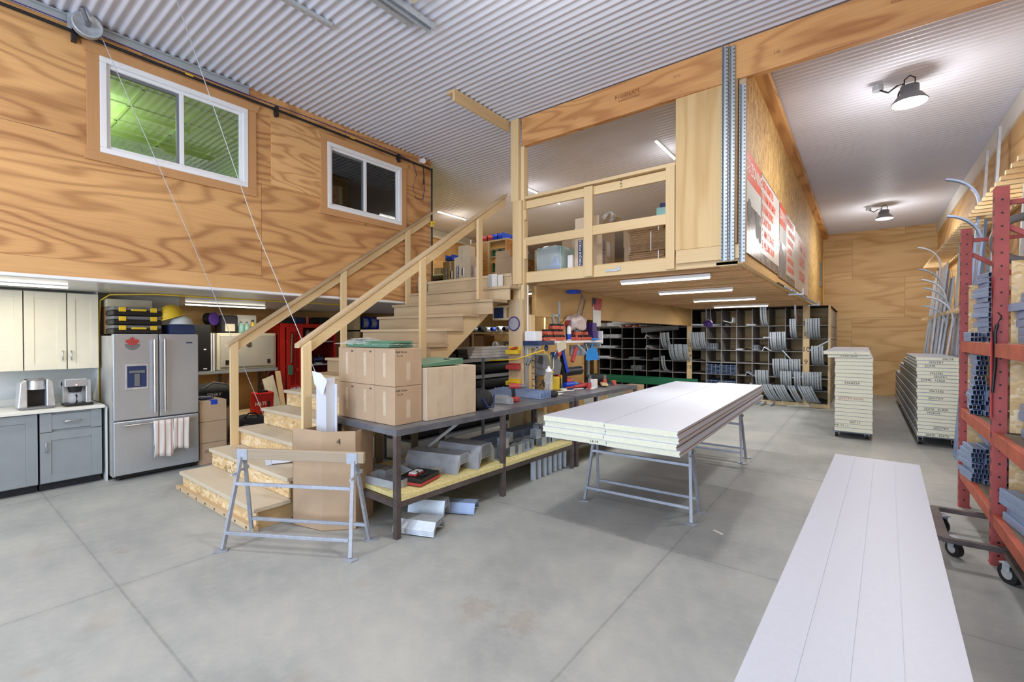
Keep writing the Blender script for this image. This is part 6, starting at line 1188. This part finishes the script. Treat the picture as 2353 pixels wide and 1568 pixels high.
S('hanging_rope', MB().tube([(-1.0, 16.6, 4.2), (-.99, 16.65, 3.4), (-.97, 16.6, 2.7), (-.9, 16.5, 2.2)], .01), M['yel'], 'thin yellow cord hanging at the far end of the strand board wall', 'cord', (-1, 16.6, 2.2))
S('electrical_panel', MB().box(-1.026, -.99, 16.0, 16.3, 3.2, 3.9), M['mill'], 'narrow dark box at the far end of the strand board wall', 'box', (-1, 16.1, 3.2))
# ================================================================ FOAM PANEL STACKS ON DOLLIES
def caster(par, x, y, z1, r=.055, rz=0, col='rubber'):
    c, s_ = math.cos(rz), math.sin(rz); a = (x-.018*s_, y+.018*c*0-.0, r); d = Vector((c, s_, 0))*.022; p = Vector((x, y, r))
    w_ = P(par, 'caster', MB().cyl(p-d, p+d, r, n=24), M[col], .004)
    P(w_, 'hub', MB().cyl(p-d*1.15, p+d*1.15, r*.55, n=20), M['alum']); P(w_, 'fork', MB().cbox((x-c*.03, y-s_*.03, (r+z1)/2+.01), (.006, .05, z1-r+.02-.03), rz).cbox((x+c*.03, y+s_*.03, (r+z1)/2+.01), (.006, .05, z1-r-.01), rz).cbox((x, y, z1-.006), (.08, .08, .010), rz), M['galv'])
def dolly(x0, x1, y0, y1, z, label, group='steel dollies', r=.055):
    d = T('steel_dolly', label, 'dolly', ((x0+x1)/2, (y0+y1)/2, 0), group)
    P(d, 'frame', MB().box(x0, x1, y0, y0+.06, z-.04, z).box(x0, x1, y1-.06, y1, z-.04, z).box(x0, x0+.06, y0+.06, y1-.06, z-.04, z).box(x1-.06, x1, y0+.06, y1-.06, z-.04, z), M['mill'], .003)
    for xx in (x0+.05, x1-.05):
        for yy in (y0+.08, y1-.08): caster(d, xx, yy, z-.042, r)
    return d
dolly(-.42, .10, 9.75, 13.2, .128, 'steel dolly under the narrow stack of foam panels', r=.04)
dolly(.68, 1.18, 9.85, 15.0, .165, 'steel dolly under the large stack of foam panels by the right wall')
def slab(label, x0, x1, y0, y1, z0, z1, group, mt='foam', txts=()):
    o = T('foam_panel', label, 'panel', ((x0+x1)/2, y0, z0), group)
    P(o, 'foam_core', MB().box(x0+.004, x1-.004, y0+.0, y1, z0+.0035, z1-.0035), M['foam']); P(o, 'skin', MB().box(x0, x1, y0+.002, y1, z0+.0005, z0+.0035).box(x0, x1, y0+.002, y1, z1-.0035, z1-.0005), M['panel'])
    P(o, 'edge_groove', MB().box(x0-.0, x0+.004, y0+.002, y1, z0+.018, z1-.018), M['grey'])
    for s_, sz, xo, c in txts: text(o, s_, sz, M[c], face((x0+xo, y0-.001, (z0+z1)/2), '-y'), 'handwriting', .0006)
    return o
h2 = .066; tx2 = {1: (('MK 52 11', .05, .10, 'ink'),), 2: (('SKP 12', .05, .28, 'ink'),), 8: (('SENTRY ROW', .055, .22, 'inkr'),), 12: (('3964024', .06, .24, 'ink'),)}
ord_ = ['%s from the floor' % k for k in ('first', 'second', 'third', 'fourth', 'fifth', 'sixth', 'seventh', 'eighth', 'ninth', 'tenth', 'eleventh', 'twelfth', 'thirteenth', 'fourteenth', 'fifteenth', 'sixteenth', 'seventeenth', 'eighteenth', 'nineteenth', 'twentieth', 'twenty first', 'twenty second')]
for k in range(19):
    j = .008*((k*7) % 3); slab('cream foam panel in the narrow stack, ' + ord_[k], -.40+j*.5, .125-j*.3, 9.62+j*.4, 13.4, .13+h2*k, .13+h2*(k+1)-.002, 'narrow panel stack', txts=tx2.get(k, ()))
z = .13+h2*19
slab('wider cream panel under the top one on the narrow stack', -.50, .10, 9.60, 13.4, z, z+.05, 'top panels of the narrow stack', txts=(('S DMK 42200', .04, .3, 'ink'),)); slab('white panel lying on the very top of the narrow stack', -.56, .08, 9.58, 13.4, z+.052, z+.108, 'top panels of the narrow stack', txts=(('SL', .035, .45, 'ink'),))
h3 = .0565; tx3 = {0: (('2BMK  42670', .05, .24, 'ink'),), 2: (('SENTRY', .05, .28, 'ink'),), 6: (('3964024', .045, .2, 'ink'),), 7: (('2DMK  41820', .05, .22, 'ink'),), 10: (('SENTRY', .05, .22, 'ink'),), 12: (('3963582', .05, .24, 'ink'),), 15: (('2DMK  41820', .05, .2, 'ink'),), 16: (('SENTRY', .045, .28, 'ink'),), 17: (('3963582', .045, .24, 'ink'),), 19: (('2DMK', .05, .16, 'ink'),), 20: (('SENTRY', .05, .24, 'ink'),), 21: (('396258', .045, .38, 'ink'),)}
for k in range(22):
    L = 16.0 if k < 12 else (14.3 if k < 17 else (13.0 if k < 20 else 12.1)); j = .006*((k*5) % 3)
    slab('cream foam panel in the large stack by the right wall, ' + ord_[k], .672+j, 1.20+j, 9.70+.012*k, L, .168+h3*k, .168+h3*(k+1)-.002, 'large panel stack', txts=tx3.get(k, ()))
# ================================================================ RED PALLET RACK
def upright(Y, label, H):
    u = T('rack_upright', label, 'rack frame', (1.15, Y, 0), 'red rack frames')
    for nm, xa in (('front', .78), ('back', 1.44)):
        c = P(u, 'column', MB().box(xa, xa+.08, Y, Y+.004, 0, H).box(xa, xa+.004, Y+.004, Y+.08, 0, H).box(xa+.076, xa+.08, Y+.004, Y+.08, 0, H).box(xa, xa+.016, Y+.076, Y+.08, 0, H).box(xa+.064, xa+.08, Y+.076, Y+.08, 0, H), M['rack'], .002)
        m = MB(); n = int(H/.1)
        for i in range(n): m.cyl((xa+.04, Y-.0015, .08+.1*i), (xa+.04, Y+.0, .08+.1*i), .008, n=8); m.box(xa-.0012, xa, Y+.022, Y+.030, .07+.1*i, .11+.1*i).box(xa-.0012, xa, Y+.052, Y+.060, .07+.1*i, .11+.1*i)
        P(c, 'slots', m, M['black'])['kind'] = 'stuff'
        P(c, 'foot_plate', MB().box(xa-.02, xa+.10, Y-.02, Y+.10, 0, .006) if nm == 'back' else MB().box(xa-.005, xa+.09, Y-.005, Y+.085, 0, .006), M['rack'])
    z = .22
    while z < H-.25:
        P(u, 'brace', MB().bar((.86, Y+.04, z), (1.44, Y+.04, z), .035), M['rack']); 
        if z+.55 < H: P(u, 'brace', MB().bar((.86, Y+.04, z+.5), (1.44, Y+.04, z+.06), .035), M['rack'])
        z += .62
    P(u, 'brace', MB().bar((.86, Y+.04, H-.12), (1.44, Y+.04, H-.12), .035), M['rack']); return u
upright(6.50, 'faded red pallet rack frame, far one', 2.84); upright(5.0, 'faded red pallet rack frame, near one', 2.88); upright(3.2, 'faded red pallet rack frame beyond the right edge of the photo', 2.88)
for bay, (ya, yb) in enumerate(((5.085, 6.495), (3.285, 4.995))):
    for k, (z, h_) in enumerate(((1.59, .105), (.915, .105), (.30, .095))):
        for xx, nm in ((.785, 'front'), (1.47, 'back')): S('rack_beam', MB().box(xx, xx+.045, ya, yb, z, z+h_), M['racko'], 'orange red rack beam, ' + ('top', 'middle', 'lowest')[k] + ' ' + nm + ' one of the ' + ('far' if bay == 0 else 'near') + ' bay', 'rack beam', (xx, (ya+yb)/2, z), 'rack beams', bv=.004)
        S('shelf_board', MB().box(.83, 1.47, ya+.01, yb-.01, z+h_-.022, z+h_-.004), M['pallet'], 'grey shelf board in the ' + ('far' if bay == 0 else 'near') + ' rack bay, ' + ('top', 'middle', 'lowest')[k] + ' level', 'shelf board', (1.15, (ya+yb)/2, z+h_), 'rack shelf boards')
for bay, (Y, xa) in enumerate(((6.46, .865), (4.96, .865))):
    zs = ((1.70, 2.26), (1.03, 1.575), (.40, .90)) if bay == 0 else ((1.70, 2.31), (1.03, 1.575), (.40, .90))
    for k, (z0, z1) in enumerate(zs): S('divider_sheet', MB().box(.832 if bay == 0 else xa, 1.43, Y, Y+.014, z0, z1).box(1.0, 1.43, Y, Y+.014, z1, z1+.06) if k == 0 else MB().box(.832 if bay == 0 else xa, 1.43, Y, Y+.014, z0, z1), M['osbx'], 'strand board divider at the ' + ('far' if bay == 0 else 'near') + ' rack frame, ' + ('top', 'middle', 'lowest')[k] + ' level', 'strand board', (1.1, Y, z0), 'strand board dividers')
pr0 = None
def profile(loc, rz, label, group, sc=1):
    global pr0
    if pr0 is None:
        m = MB()
        for a in (-.05, -.018, .014, .046): m.box(a, a+.004, 0, .42, .002, .046)
        m.box(-.052, .052, 0, .42, 0, .002).box(-.04, .04, 0, .42, .046, .048).prism([(-.050, .046), (-.018, .046), (-.022, .056), (-.046, .056)], 'y', 0, .42)
        pr0 = S('cut_profile', m, M['prof'], label, 'steel profile', loc, group, rz=rz, local=True); pr0.scale = (sc, sc, sc); return
    dup(pr0, loc, rz, label, group).scale = (sc, sc, sc)
piles = [(.83, 6.02, 1.697, 2, 1, 0, 'top level of the far bay, low left pile'), (.94, 6.02, 1.697, 14, 1, .15, 'top level of the far bay, tall pile'), (.82, 6.0, 1.022, 12, 1, -.05, 'middle level of the far bay, tapering pile'), (.93, 5.95, 1.022, 6, 1, .1, 'middle level of the far bay, right pile'), (.84, 5.95, .397, 7, 3, .12, 'lowest level of the far bay'),
         (.92, 4.5, 1.697, 5, 3, 0, 'top level of the near bay'), (.95, 4.5, 1.022, 4, 2, 0, 'middle level of the near bay'), (.93, 4.5, .397, 4, 2, .1, 'lowest level of the near bay')]
for x, y, z, n, nx, rz, ds in piles:
    for k in range(n):
        for i in range(nx): profile((x+(.084 if 'far' in ds else .108)*i+rnd.uniform(-.010, .010)+(.005*k if 'tapering' in ds else 0), y+rnd.uniform(-.03, .02), z+.002+(.046 if 'far' in ds else .058)*k), rz+rnd.uniform(-.08, .08), 'blue grey steel profile in the rack, '+ds, 'profiles, '+ds, .78 if 'far' in ds else 1)
S('blue_profile', MB().box(.87, 1.4, 4.45, 4.455, .64, .76).box(.87, 1.4, 4.455, 4.52, .64, .645), M['prof'], 'wide blue grey strip lying on the lowest pile of the near bay', 'strip', (1.1, 4.45, .64))
S('wide_profile', MB().box(.90, 1.35, 4.47, 4.90, 1.995, 2.06), M['prof'], 'wide blue grey section on top of the profiles in the near bay', 'section', (1.1, 4.7, 1.995), bv=.006); S('wide_profile', MB().box(.90, 1.2, 5.98, 6.40, .75, .80), M['prof'], 'wide blue grey section on the lowest level of the far bay', 'section', (1.05, 6.2, .75), bv=.006)
S('grey_hose_reel', MB().pipe((1.16, 6.1, 2.64), (1.16, 6.22, 2.64), .23, .17, 32), M['grey'], 'grey duct ring standing on the profiles behind the near red frame', 'duct', (1.16, 6.2, 2.41))
S('red_bungee', MB().tube([(.772, 4.99, 2.20), (.770, 4.985, 1.7), (.772, 4.99, 1.13)], .009), M['redt'], 'long dark red bungee cord hooked on the near rack frame', 'bungee cord', (.77, 4.99, 1.13)); S('black_bungee', MB().tube([(.80, 4.985, 1.84), (.785, 4.98, 1.78), (.79, 4.98, 1.55), (.775, 4.985, 1.32)], .010).tube([(.80, 4.985, 1.84), (.82, 4.985, 1.90), (.80, 4.985, 1.93)], .004), M['black'], 'short black rubber strap hooked on the near rack frame', 'strap', (.78, 4.985, 1.3))
def dolly2(pts, z, label, wheels, r=.06):
    d = T('steel_dolly', label, 'dolly', (sum(p[0] for p in pts)/4, sum(p[1] for p in pts)/4, 0), 'empty steel dollies'); m = MB()
    for i in range(4): a, b_ = pts[i], pts[(i+1) % 4]; m.bar((a[0], a[1], z-.02-.001*(i % 2)), (b_[0], b_[1], z-.02-.001*(i % 2)), .045 if i % 2 else .09, .038, PI/2 if False else 0)
    P(d, 'frame', m, M['rust'], .002)
    for x, y in wheels: caster(d, x, y, z-.045, r, .6)
    return d
dolly2([(.50, 5.66), (.49, 4.84), (1.18, 4.86), (1.16, 5.68)], .20, 'empty steel dolly on casters between the white panel and the red rack', ((.58, 5.02), (.56, 5.58), (1.08, 5.58), (1.10, 4.98)))
dolly2([(.86, 4.80), (.86, 4.10), (1.42, 4.10), (1.42, 4.80)], .19, 'dark steel dolly with a large caster at the right edge of the photo', ((.83, 4.70), (.90, 4.2), (1.36, 4.2), (1.36, 4.70)), .07)
# ================================================================ SLOTTED WALL RACKS AND LEANING TRACKS
for z, ya, yb, lb in ((3.46, 6.4, 15.6, 'upper'), (2.18, 9.0, 16.2, 'lower')):
    c = T('slotted_wall_rack', 'long comb like lumber rack on the right wall, ' + lb + ' one', 'wall rack', (1.4, (ya+yb)/2, z), 'comb racks on the right wall')
    P(c, 'rail', MB().box(1.52, 1.56, ya, yb, z-.05, z+.04), M['lumy']); y = ya+.05
    m = MB()
    while y < yb-.1: P(c, 'tooth', MB().box(1.16, 1.52, y, y+.05, z-.025, z+.02), M['lumx']); y += .24 if z > 3 else .36
ct = [0]
def lean(y, top, kind, label, base=(1.06, 0), xt=1.34, w_=.04, mt='galv', grp='tracks leaning on the right wall'):
    ct[0] += 1
    a = Vector((base[0], y, .01)); b_ = Vector((xt, y, top)); d = b_-a
    if kind == 's': m = MB().bar(a, b_, w_, .03)
    else:
        pts = [tuple(a), tuple(b_)]; R = kind
        for i in range(1, 8): g = math.radians(11.5*i); pts.append((b_.x-R*(1-math.cos(g)), y, top+R*math.sin(g)))
        m = MB().sweep(pts, [(-w_/2, -.012), (w_/2, -.012), (w_/2, .012), (-w_/2, .012)], (0, 1, 0))
    S('stored_track', m, M[mt], label, 'metal track', tuple(a), grp)
for i in range(20):
    y = 12.15+.17*i; lean(y, 2.5+rnd.uniform(0, .8), 's', 'straight metal track leaning in the lower comb rack by the far corner', (1.02+rnd.uniform(0, .1), 0), 1.36, rnd.choice((.035, .05, .07)), rnd.choice(('galv', 'alum', 'zinc', 'mill')), 'straight tracks by the far corner')
for i, (y, tp, R) in enumerate(((11.2, 2.05, .42), (11.7, 2.25, .42), (12.1, 2.45, .42), (12.5, 2.68, .44), (12.9, 3.2, .42), (12.0, 1.95, .40))):
    lean(y, tp, R, 'curved metal track bending away from the right wall, ' + ('lowest', 'second lowest', 'middle', 'second highest', 'highest', 'rearmost low one')[i], (1.0, 0), 1.24, .09, 'galv' if i % 2 else 'alum')
for i, (y, tp, R, lb) in enumerate(((9.2, 3.62, .42, 'big curved track reaching almost to the ceiling, left of the rack frames'), (9.0, 3.05, .42, 'curved track just below the tallest curve on the right wall'))): lean(y, tp, R, lb, (1.05, 0), 1.28, .08, 'prof', None)
for i, (y, tp, w_) in enumerate(((9.9, 4.55, .06), (9.1, 4.62, .07), (7.3, 4.70, .08), (7.6, 4.4, .05), (10.3, 3.9, .06), (8.6, 3.8, .05))):
    lean(y, tp, 's', 'tall straight track leaning on the upper comb rack, ' + ('second from the curved ones', 'third, broad one', 'tallest at the right edge', 'behind the tallest', 'short one beside the curves', 'short one between the tall ones')[i], (1.30, 0), 1.46, w_, 'alum' if i % 2 == 0 else 'galv')
for i in range(12): lean(9.3+.22*i, 2.7+rnd.uniform(0, .9), 's', 'broad pale strip leaning in the comb rack behind the rack frame', (1.22, 0), 1.40, rnd.choice((.05, .09, .14)), rnd.choice(('galv', 'alum', 'prof')), 'pale strips behind the rack frame')
# ================================================================ MEZZANINE CONTENTS
D_ = DZ+.001
t = T('wrapped_tote', 'pale teal plastic tote wrapped in clear film lying on its side on the mezzanine edge', 'tote', (-3.62, 5.8, D_))
P(t, 'tote', MB().box(-3.85, -3.43, 5.62, 5.98, D_, D_+.02).box(-3.85, -3.43, 5.62, 5.98, D_+.34, D_+.36).box(-3.85, -3.83, 5.62, 5.98, D_+.02, D_+.34).box(-3.45, -3.43, 5.62, 5.98, D_+.02, D_+.34).box(-3.83, -3.45, 5.96, 5.98, D_+.02, D_+.34), M['teal'], .006)
P(t, 'film', MB().blob((-3.64, 5.78, D_+.185), (.235, .20, .205), 18, 10, .04, 6, power=.45), M['film']); P(t, 'contents', MB().blob((-3.62, 5.84, D_+.13), (.15, .08, .10), bump=.15, seed=9), M['lblue'])
def carton(x0, x1, y0, y1, z, h_, label, mt='card', flaps=False, torque=False, grp='cartons on the mezzanine'):
    t = T('carton', label, 'carton', ((x0+x1)/2, (y0+y1)/2, z), grp)
    P(t, 'box', MB().box(x0, x1, y0, y1, z, z+h_), M[mt], .004)
    if flaps:
        P(t, 'flap', MB().box(x0+.01, x1-.05, y0, y0+.006, z+h_, z+h_+.13), M[mt]); P(t, 'flap', MB().add([(x1, y0, z+h_), (x1, y1, z+h_), (x1+.10, y1, z+h_+.13), (x1+.10, y0, z+h_+.13)], [(0,1,2,3)]), M[mt])
    else: P(t, 'packing_tape', MB().box((x0+x1)/2-.02, (x0+x1)/2+.02, y0-.001, y0, z+h_*.2, z+h_), M['tape'])
    if torque:
        P(t, 'brand_bar', MB().box(x0+.06, x0+.13, y0-.001, y0, z+.06, z+.42), M['navy']); text(t, 'TORQUE FORCE', .048, M['wtxt'], face((x0+.095, y0-.0012, z+.24), '-y', PI/2), 'lettering', .0005, .001)
        P(t, 'paper_label', MB().box(x0+.20, x0+.27, y0-.001, y0, z+.22, z+.36), M['wtxt'])
        P(t, 'brand_bar', MB().box(x1, x1+.001, y0+.03, y0+.08, z+.06, z+.40), M['navy']); text(t, 'TORQUE FORCE', .046, M['wtxt'], face((x1+.0012, y0+.055, z+.23), '+x', PI/2), 'lettering', .0005, .001); P(t, 'paper_label', MB().box(x1, x1+.001, y0+.14, y0+.24, z+.18, z+.38), M['wtxt'])
    return t
carton(-3.27, -2.84, 5.72, 6.12, D_, .60, 'open carton with a dark printed bar and raised flaps behind the railing', 'cardl', True, True)
carton(-4.12, -3.87, 5.95, 6.35, D_, .42, 'carton partly behind the post at the left end of the railing', 'card'); carton(-3.86, -3.45, 6.35, 6.8, D_, .62, 'carton standing behind the wrapped tote', 'card')
carton(-2.78, -2.58, 6.3, 6.7, D_, .36, 'small carton between the open carton and the flat ones', 'card'); carton(-2.80, -2.55, 6.32, 6.68, D_+.362, .32, 'carton standing on the small carton behind the railing', 'card')
S('paper_pack', MB().box(-3.36, -3.28, 5.68, 5.78, D_, D_+.22), M['wtxt'], 'small white labelled pack between the tote and the open carton', 'pack', (-3.32, 5.7, D_), bv=.003)
S('crumpled_wrap', MB().blob((-2.80, 5.86, D_+.72), (.09, .06, .06), 14, 9, .2, 3), M['film'], 'crumpled clear wrap on the open carton flap', 'plastic wrap', (-2.8, 5.86, D_+.6))
fb = 0
for i, (z0, h_, dx) in enumerate(((0, .17, 0), (.175, .25, .015), (.43, .16, -.01))):
    t = T('flat_carton_bundle', 'tied bundle of flat folded cartons, ' + ('bottom', 'middle', 'top')[i] + ' of the stack behind the railing', 'carton bundle', (-2.25, 6.1, D_+z0), 'bundles of flat cartons'); m = MB(); n = int(h_/.012)
    for k in range(n): q = rnd.uniform(-.008, .008); m.box(-2.50+dx+q, -2.02+dx+q, 5.82+q, 6.30, D_+z0+k*h_/n, D_+z0+k*h_/n+.009)
    P(t, 'sheets', m, M['cardd']); P(t, 'strap', MB().box(-2.10-.1*(i == 1), -2.09-.1*(i == 1), 5.808, 5.812, D_+z0, D_+z0+h_), M['pvc'])
S('plastic_cups', MB().box(-2.16, -1.98, 5.9, 6.1, D_+.60, D_+.74), M['teal'], 'pale blue packet on top of the flat cartons', 'packet', (-2.07, 6, D_+.6), bv=.01); S('blue_packet', MB().box(-2.12, -1.98, 5.92, 6.08, D_+.742, D_+.80), M['navy'], 'dark blue packet on top of the pale blue one', 'packet', (-2.05, 6, D_+.742), bv=.006)
# loft shelf unit left of the post
ls = T('loft_cabinet', 'plywood cabinet holding coloured bins on the loft behind the handrail', 'cabinet', (-6.0, 7.6, D_))
P(ls, 'side', MB().box(-6.72, -6.68, 7.3, 7.9, D_, 3.70), M['plyL'] if False else M['glu']); P(ls, 'side', MB().box(-5.78, -5.74, 7.3, 7.9, D_, 3.70), M['glu']); P(ls, 'front_panel', MB().box(-6.70, -6.20, 7.28, 7.30, D_, 3.70), M['glu']); P(ls, 'top', MB().box(-6.74, -5.70, 7.28, 7.92, 3.70, 3.73), M['lumx'])
for z in (3.05, 3.38): P(ls, 'shelf', MB().box(-6.68, -5.78, 7.31, 7.88, z, z+.02), M['lumx'])
P(ls, 'edge_board', MB().box(-6.21, -6.16, 7.26, 7.30, D_, 3.70), M['lumz'])
def bin_(x, y, z, w_, d_, h_, mt, label, grp='parts bins on the loft'):
    m = MB().box(x, x+w_, y, y+d_, z, z+.005).box(x, x+.005, y, y+d_, z, z+h_).box(x+w_-.005, x+w_, y, y+d_, z, z+h_).box(x, x+w_, y+d_-.005, y+d_, z, z+h_).box(x, x+w_, y, y+.005, z, z+h_*.55)
    S('parts_bin', m, M[mt], label, 'bin', (x, y, z), grp)
for i in range(3): bin_(-6.62+.17*i, 7.35, 3.732, .15, .3, .15, 'redt', 'red parts bin on top of the loft cabinet, ' + ('left', 'middle', 'right')[i])
for i in range(4): bin_(-6.12+.0+.13*i if i < 2 else -6.0+.13*(i-1), 7.32 if i < 2 else 7.62, 3.732, .12 if i < 2 else .12, .28, .14, 'blue', 'blue parts bin on top of the loft cabinet, ' + ('front left', 'front second', 'rear left', 'rear right')[i])
bin_(-6.14, 7.34, 3.401, .16, .3, .14, 'dgreen', 'green parts bin on the upper loft cabinet shelf, left'); bin_(-5.95, 7.34, 3.401, .15, .3, .12, 'slush', 'violet bin on the upper loft cabinet shelf'); bin_(-6.14, 7.34, 3.071, .16, .3, .2, 'dgreen', 'green parts bin on the lower loft cabinet shelf')
S('small_cartons', MB().box(-5.94, -5.84, 7.4, 7.6, 3.874, 3.97), M['ctan'], 'small pale carton standing on the blue bins', 'carton', (-5.9, 7.5, 3.874)) if False else None
carton(-5.42, -5.02, 6.55, 6.95, D_, .50, 'open carton on the loft floor beside the post', 'card', True); carton(-6.28, -5.86, 6.35, 6.7, D_, .58, 'carton with a dark side bar on the loft, right of the pair', 'cardl', False, True); carton(-6.74, -6.32, 6.5, 6.9, D_, .56, 'brown carton with a dark side bar on the loft, left of the pair', 'cardd', False, True); carton(-6.22, -6.0, 6.40, 6.65, D_+.582, .22, 'small open carton on top of the right dark barred carton', 'cardl')
bt = T('loft_bench', 'white topped bench with drawers and small bins left on the loft', 'bench', (-7.3, 7.0, D_)); P(bt, 'top', MB().box(-7.9, -6.78, 6.7, 7.3, 3.02, 3.05), M['pvc']); P(bt, 'side', MB().box(-6.84, -6.80, 6.72, 7.28, D_, 3.02), M['cardd']); P(bt, 'side', MB().box(-7.88, -7.84, 6.72, 7.28, D_, 3.02), M['cardd']); P(bt, 'back', MB().box(-7.84, -6.84, 7.2, 7.24, D_, 3.02), M['deep'])
for i in range(2): S('drawer_organizer', MB().box(-7.05+.0, -6.80, 6.85, 7.1, 3.052+.14*i, 3.185+.14*i), M['grey'], 'small grey drawer cabinet on the loft bench, ' + ('lower', 'upper')[i], 'drawer unit', (-6.9, 7, 3.052+.14*i), bv=.006)
bin_(-7.0, 6.82, 3.333, .18, .22, .12, 'blue', 'blue bin on the grey drawer cabinets of the loft bench'); carton(-7.32, -7.12, 6.8, 7.0, 3.052, .15, 'small pale carton on the loft bench', 'cardl')
for i, y in enumerate((5.9,)): S('white_rod', MB().cyl((-7.0, 7.6, D_), (-7.0, 7.6, 3.9), .015), M['pvc'], 'thin white rod standing on the loft near the wall corner', 'rod', (-7, 7.6, D_))
# ================================================================ LAMPS
def tube(x, y, z, L, ax, label, power=18, group=None, fixture=True, at_par=None, col=NEU):
    t = T('tube_light', label, 'light', (x, y, z), group)
    d = (L/2, .03) if ax == 'x' else (.03, L/2)
    P(t, 'housing', MB().box(x-d[0], x+d[0], y-d[1], y+d[1], z+.02, z+.06), M['white'], .004)
    P(t, 'tube', MB().box(x-d[0]+.02, x+d[0]-.02, y-d[1]+.008*(ax=='x')+.02*(ax=='y'), y+d[1]-.008*(ax=='x')-.02*(ax=='y'), z, z+.02), M['tube'])
    area('tube_lamp', (x, y, z-.02), (0, 0, 0), L if ax == 'x' else .06, .06 if ax == 'x' else L, power, col)
    if z > 4:
        l = bpy.data.lights.new('tube_glow', 'POINT'); l.shadow_soft_size = .12; l.energy = power*.28; l.color = col
        g = bpy.data.objects.new('tube_glow', l); COL.objects.link(g); g.location = (x, y, z-.38)
    return t
G1 = 'tube lights under the mezzanine joists'
tube(-2.03, 5.80, 2.44, 1.15, 'x', 'long tube light under the mezzanine, nearest to the front edge', 30, G1)
tube(-2.16, 7.6, 2.44, 1.15, 'x', 'tube light under the mezzanine, second from the front', 30, G1)
tube(-2.2, 9.7, 2.44, 1.15, 'x', 'tube light under the mezzanine, third from the front', 34, G1)
tube(-2.35, 12.0, 2.44, 1.2, 'x', 'tube light under the mezzanine, farthest back by the pigeonhole rack', 60, G1)
tube(-6.93, .3, 2.27, 1.5, 'y', 'tube light over the kitchen cabinets', 20, None, col=WARM)
tube(-8.85, 3.35, 2.26, 1.3, 'y', 'tube light over the white tool box shelf', 30, None, col=WARM)
tube(-8.47, 8.5, 4.85, 1.05, 'y', 'tube light on the loft ceiling, left of the stair handrail', 45, None, col=WARM)
tube(-5.67, 7.9, 4.85, .8, 'y', 'tube light on the mezzanine ceiling right beside the tall post', 30)
tube(-5.70, 9.07, 4.85, .45, 'y', 'short tube light on the mezzanine ceiling above the cartons behind the railing', 25)
tube(-2.66, 7.7, 4.85, .95, 'y', 'tube light on the mezzanine ceiling half hidden by the plywood panel', 30)
tube(-5.5, 7.5, 2.585, 1.2, 'x', 'tube light behind the tall post above the pipe shelves', 40)
tube(-6.3, 11.4, 2.585, 1.2, 'x', 'added tube light hidden behind the plywood beam near the pigeonhole rack', 45)  # unseen fixture added to brighten the pipes at the rack's left end
def highbay(x, y, label, power, vis=True):
    t = T('high_bay_lamp', label, 'lamp', (x, y, 4.55))
    P(t, 'reflector', MB().lathe([(.17, 0), (.175, .01), (.12, .09), (.09, .11), (.09, .2), (.02, .22), (.0, .22)], (x, y, 4.55), 28), M['grey'])
    P(t, 'lens', MB().lathe([(.0, -.004), (.165, -.004), (.165, .006), (0, .006)], (x, y, 4.55), 28), M['lens'])
    P(t, 'hanger', MB().tube([(x-.05, y, 4.76), (x-.05, y, 4.84), (x, y, 4.88), (x+.05, y, 4.84), (x+.05, y, 4.76)], .008), M['black'])
    P(t, 'junction_box', MB().cyl((x-.30, y+.02, 4.86), (x-.30, y+.02, 4.80), .055), M['galv'])
    P(t, 'cord', MB().tube([(x-.28, y+.02, 4.80), (x-.2, y+.01, 4.74), (x-.12, y, 4.79), (x-.06, y, 4.80), (x-.1, y, 4.7), (x-.11, y, 4.62)], .010), M['black'])
    l = bpy.data.lights.new('bay_lamp', 'AREA'); l.shape = 'DISK'; l.size = .33; l.energy = power; l.color = NEU
    o = bpy.data.objects.new('bay_lamp', l); COL.objects.link(o); o.location = (x, y, 4.53)
    l = bpy.data.lights.new('bay_glow', 'POINT'); l.shadow_soft_size = .14; l.energy = power*.85; l.color = NEU
    o = bpy.data.objects.new('bay_glow', l); COL.objects.link(o); o.location = (x, y, 4.20)
highbay(.415, 7.30, 'round high bay lamp on the ceiling, nearer one right of the strand board wall', 62)
highbay(.365, 14.1, 'round high bay lamp on the ceiling, farther one near the far plywood wall', 62)
highbay(-1.85, 2.75, 'round high bay lamp above the white panels on trestles', 62)
highbay(.5, 0.2, 'round high bay lamp above the camera side of the hall', 30)
highbay(-4.2, -1.2, 'round high bay lamp above the open floor before the stairs', 75)
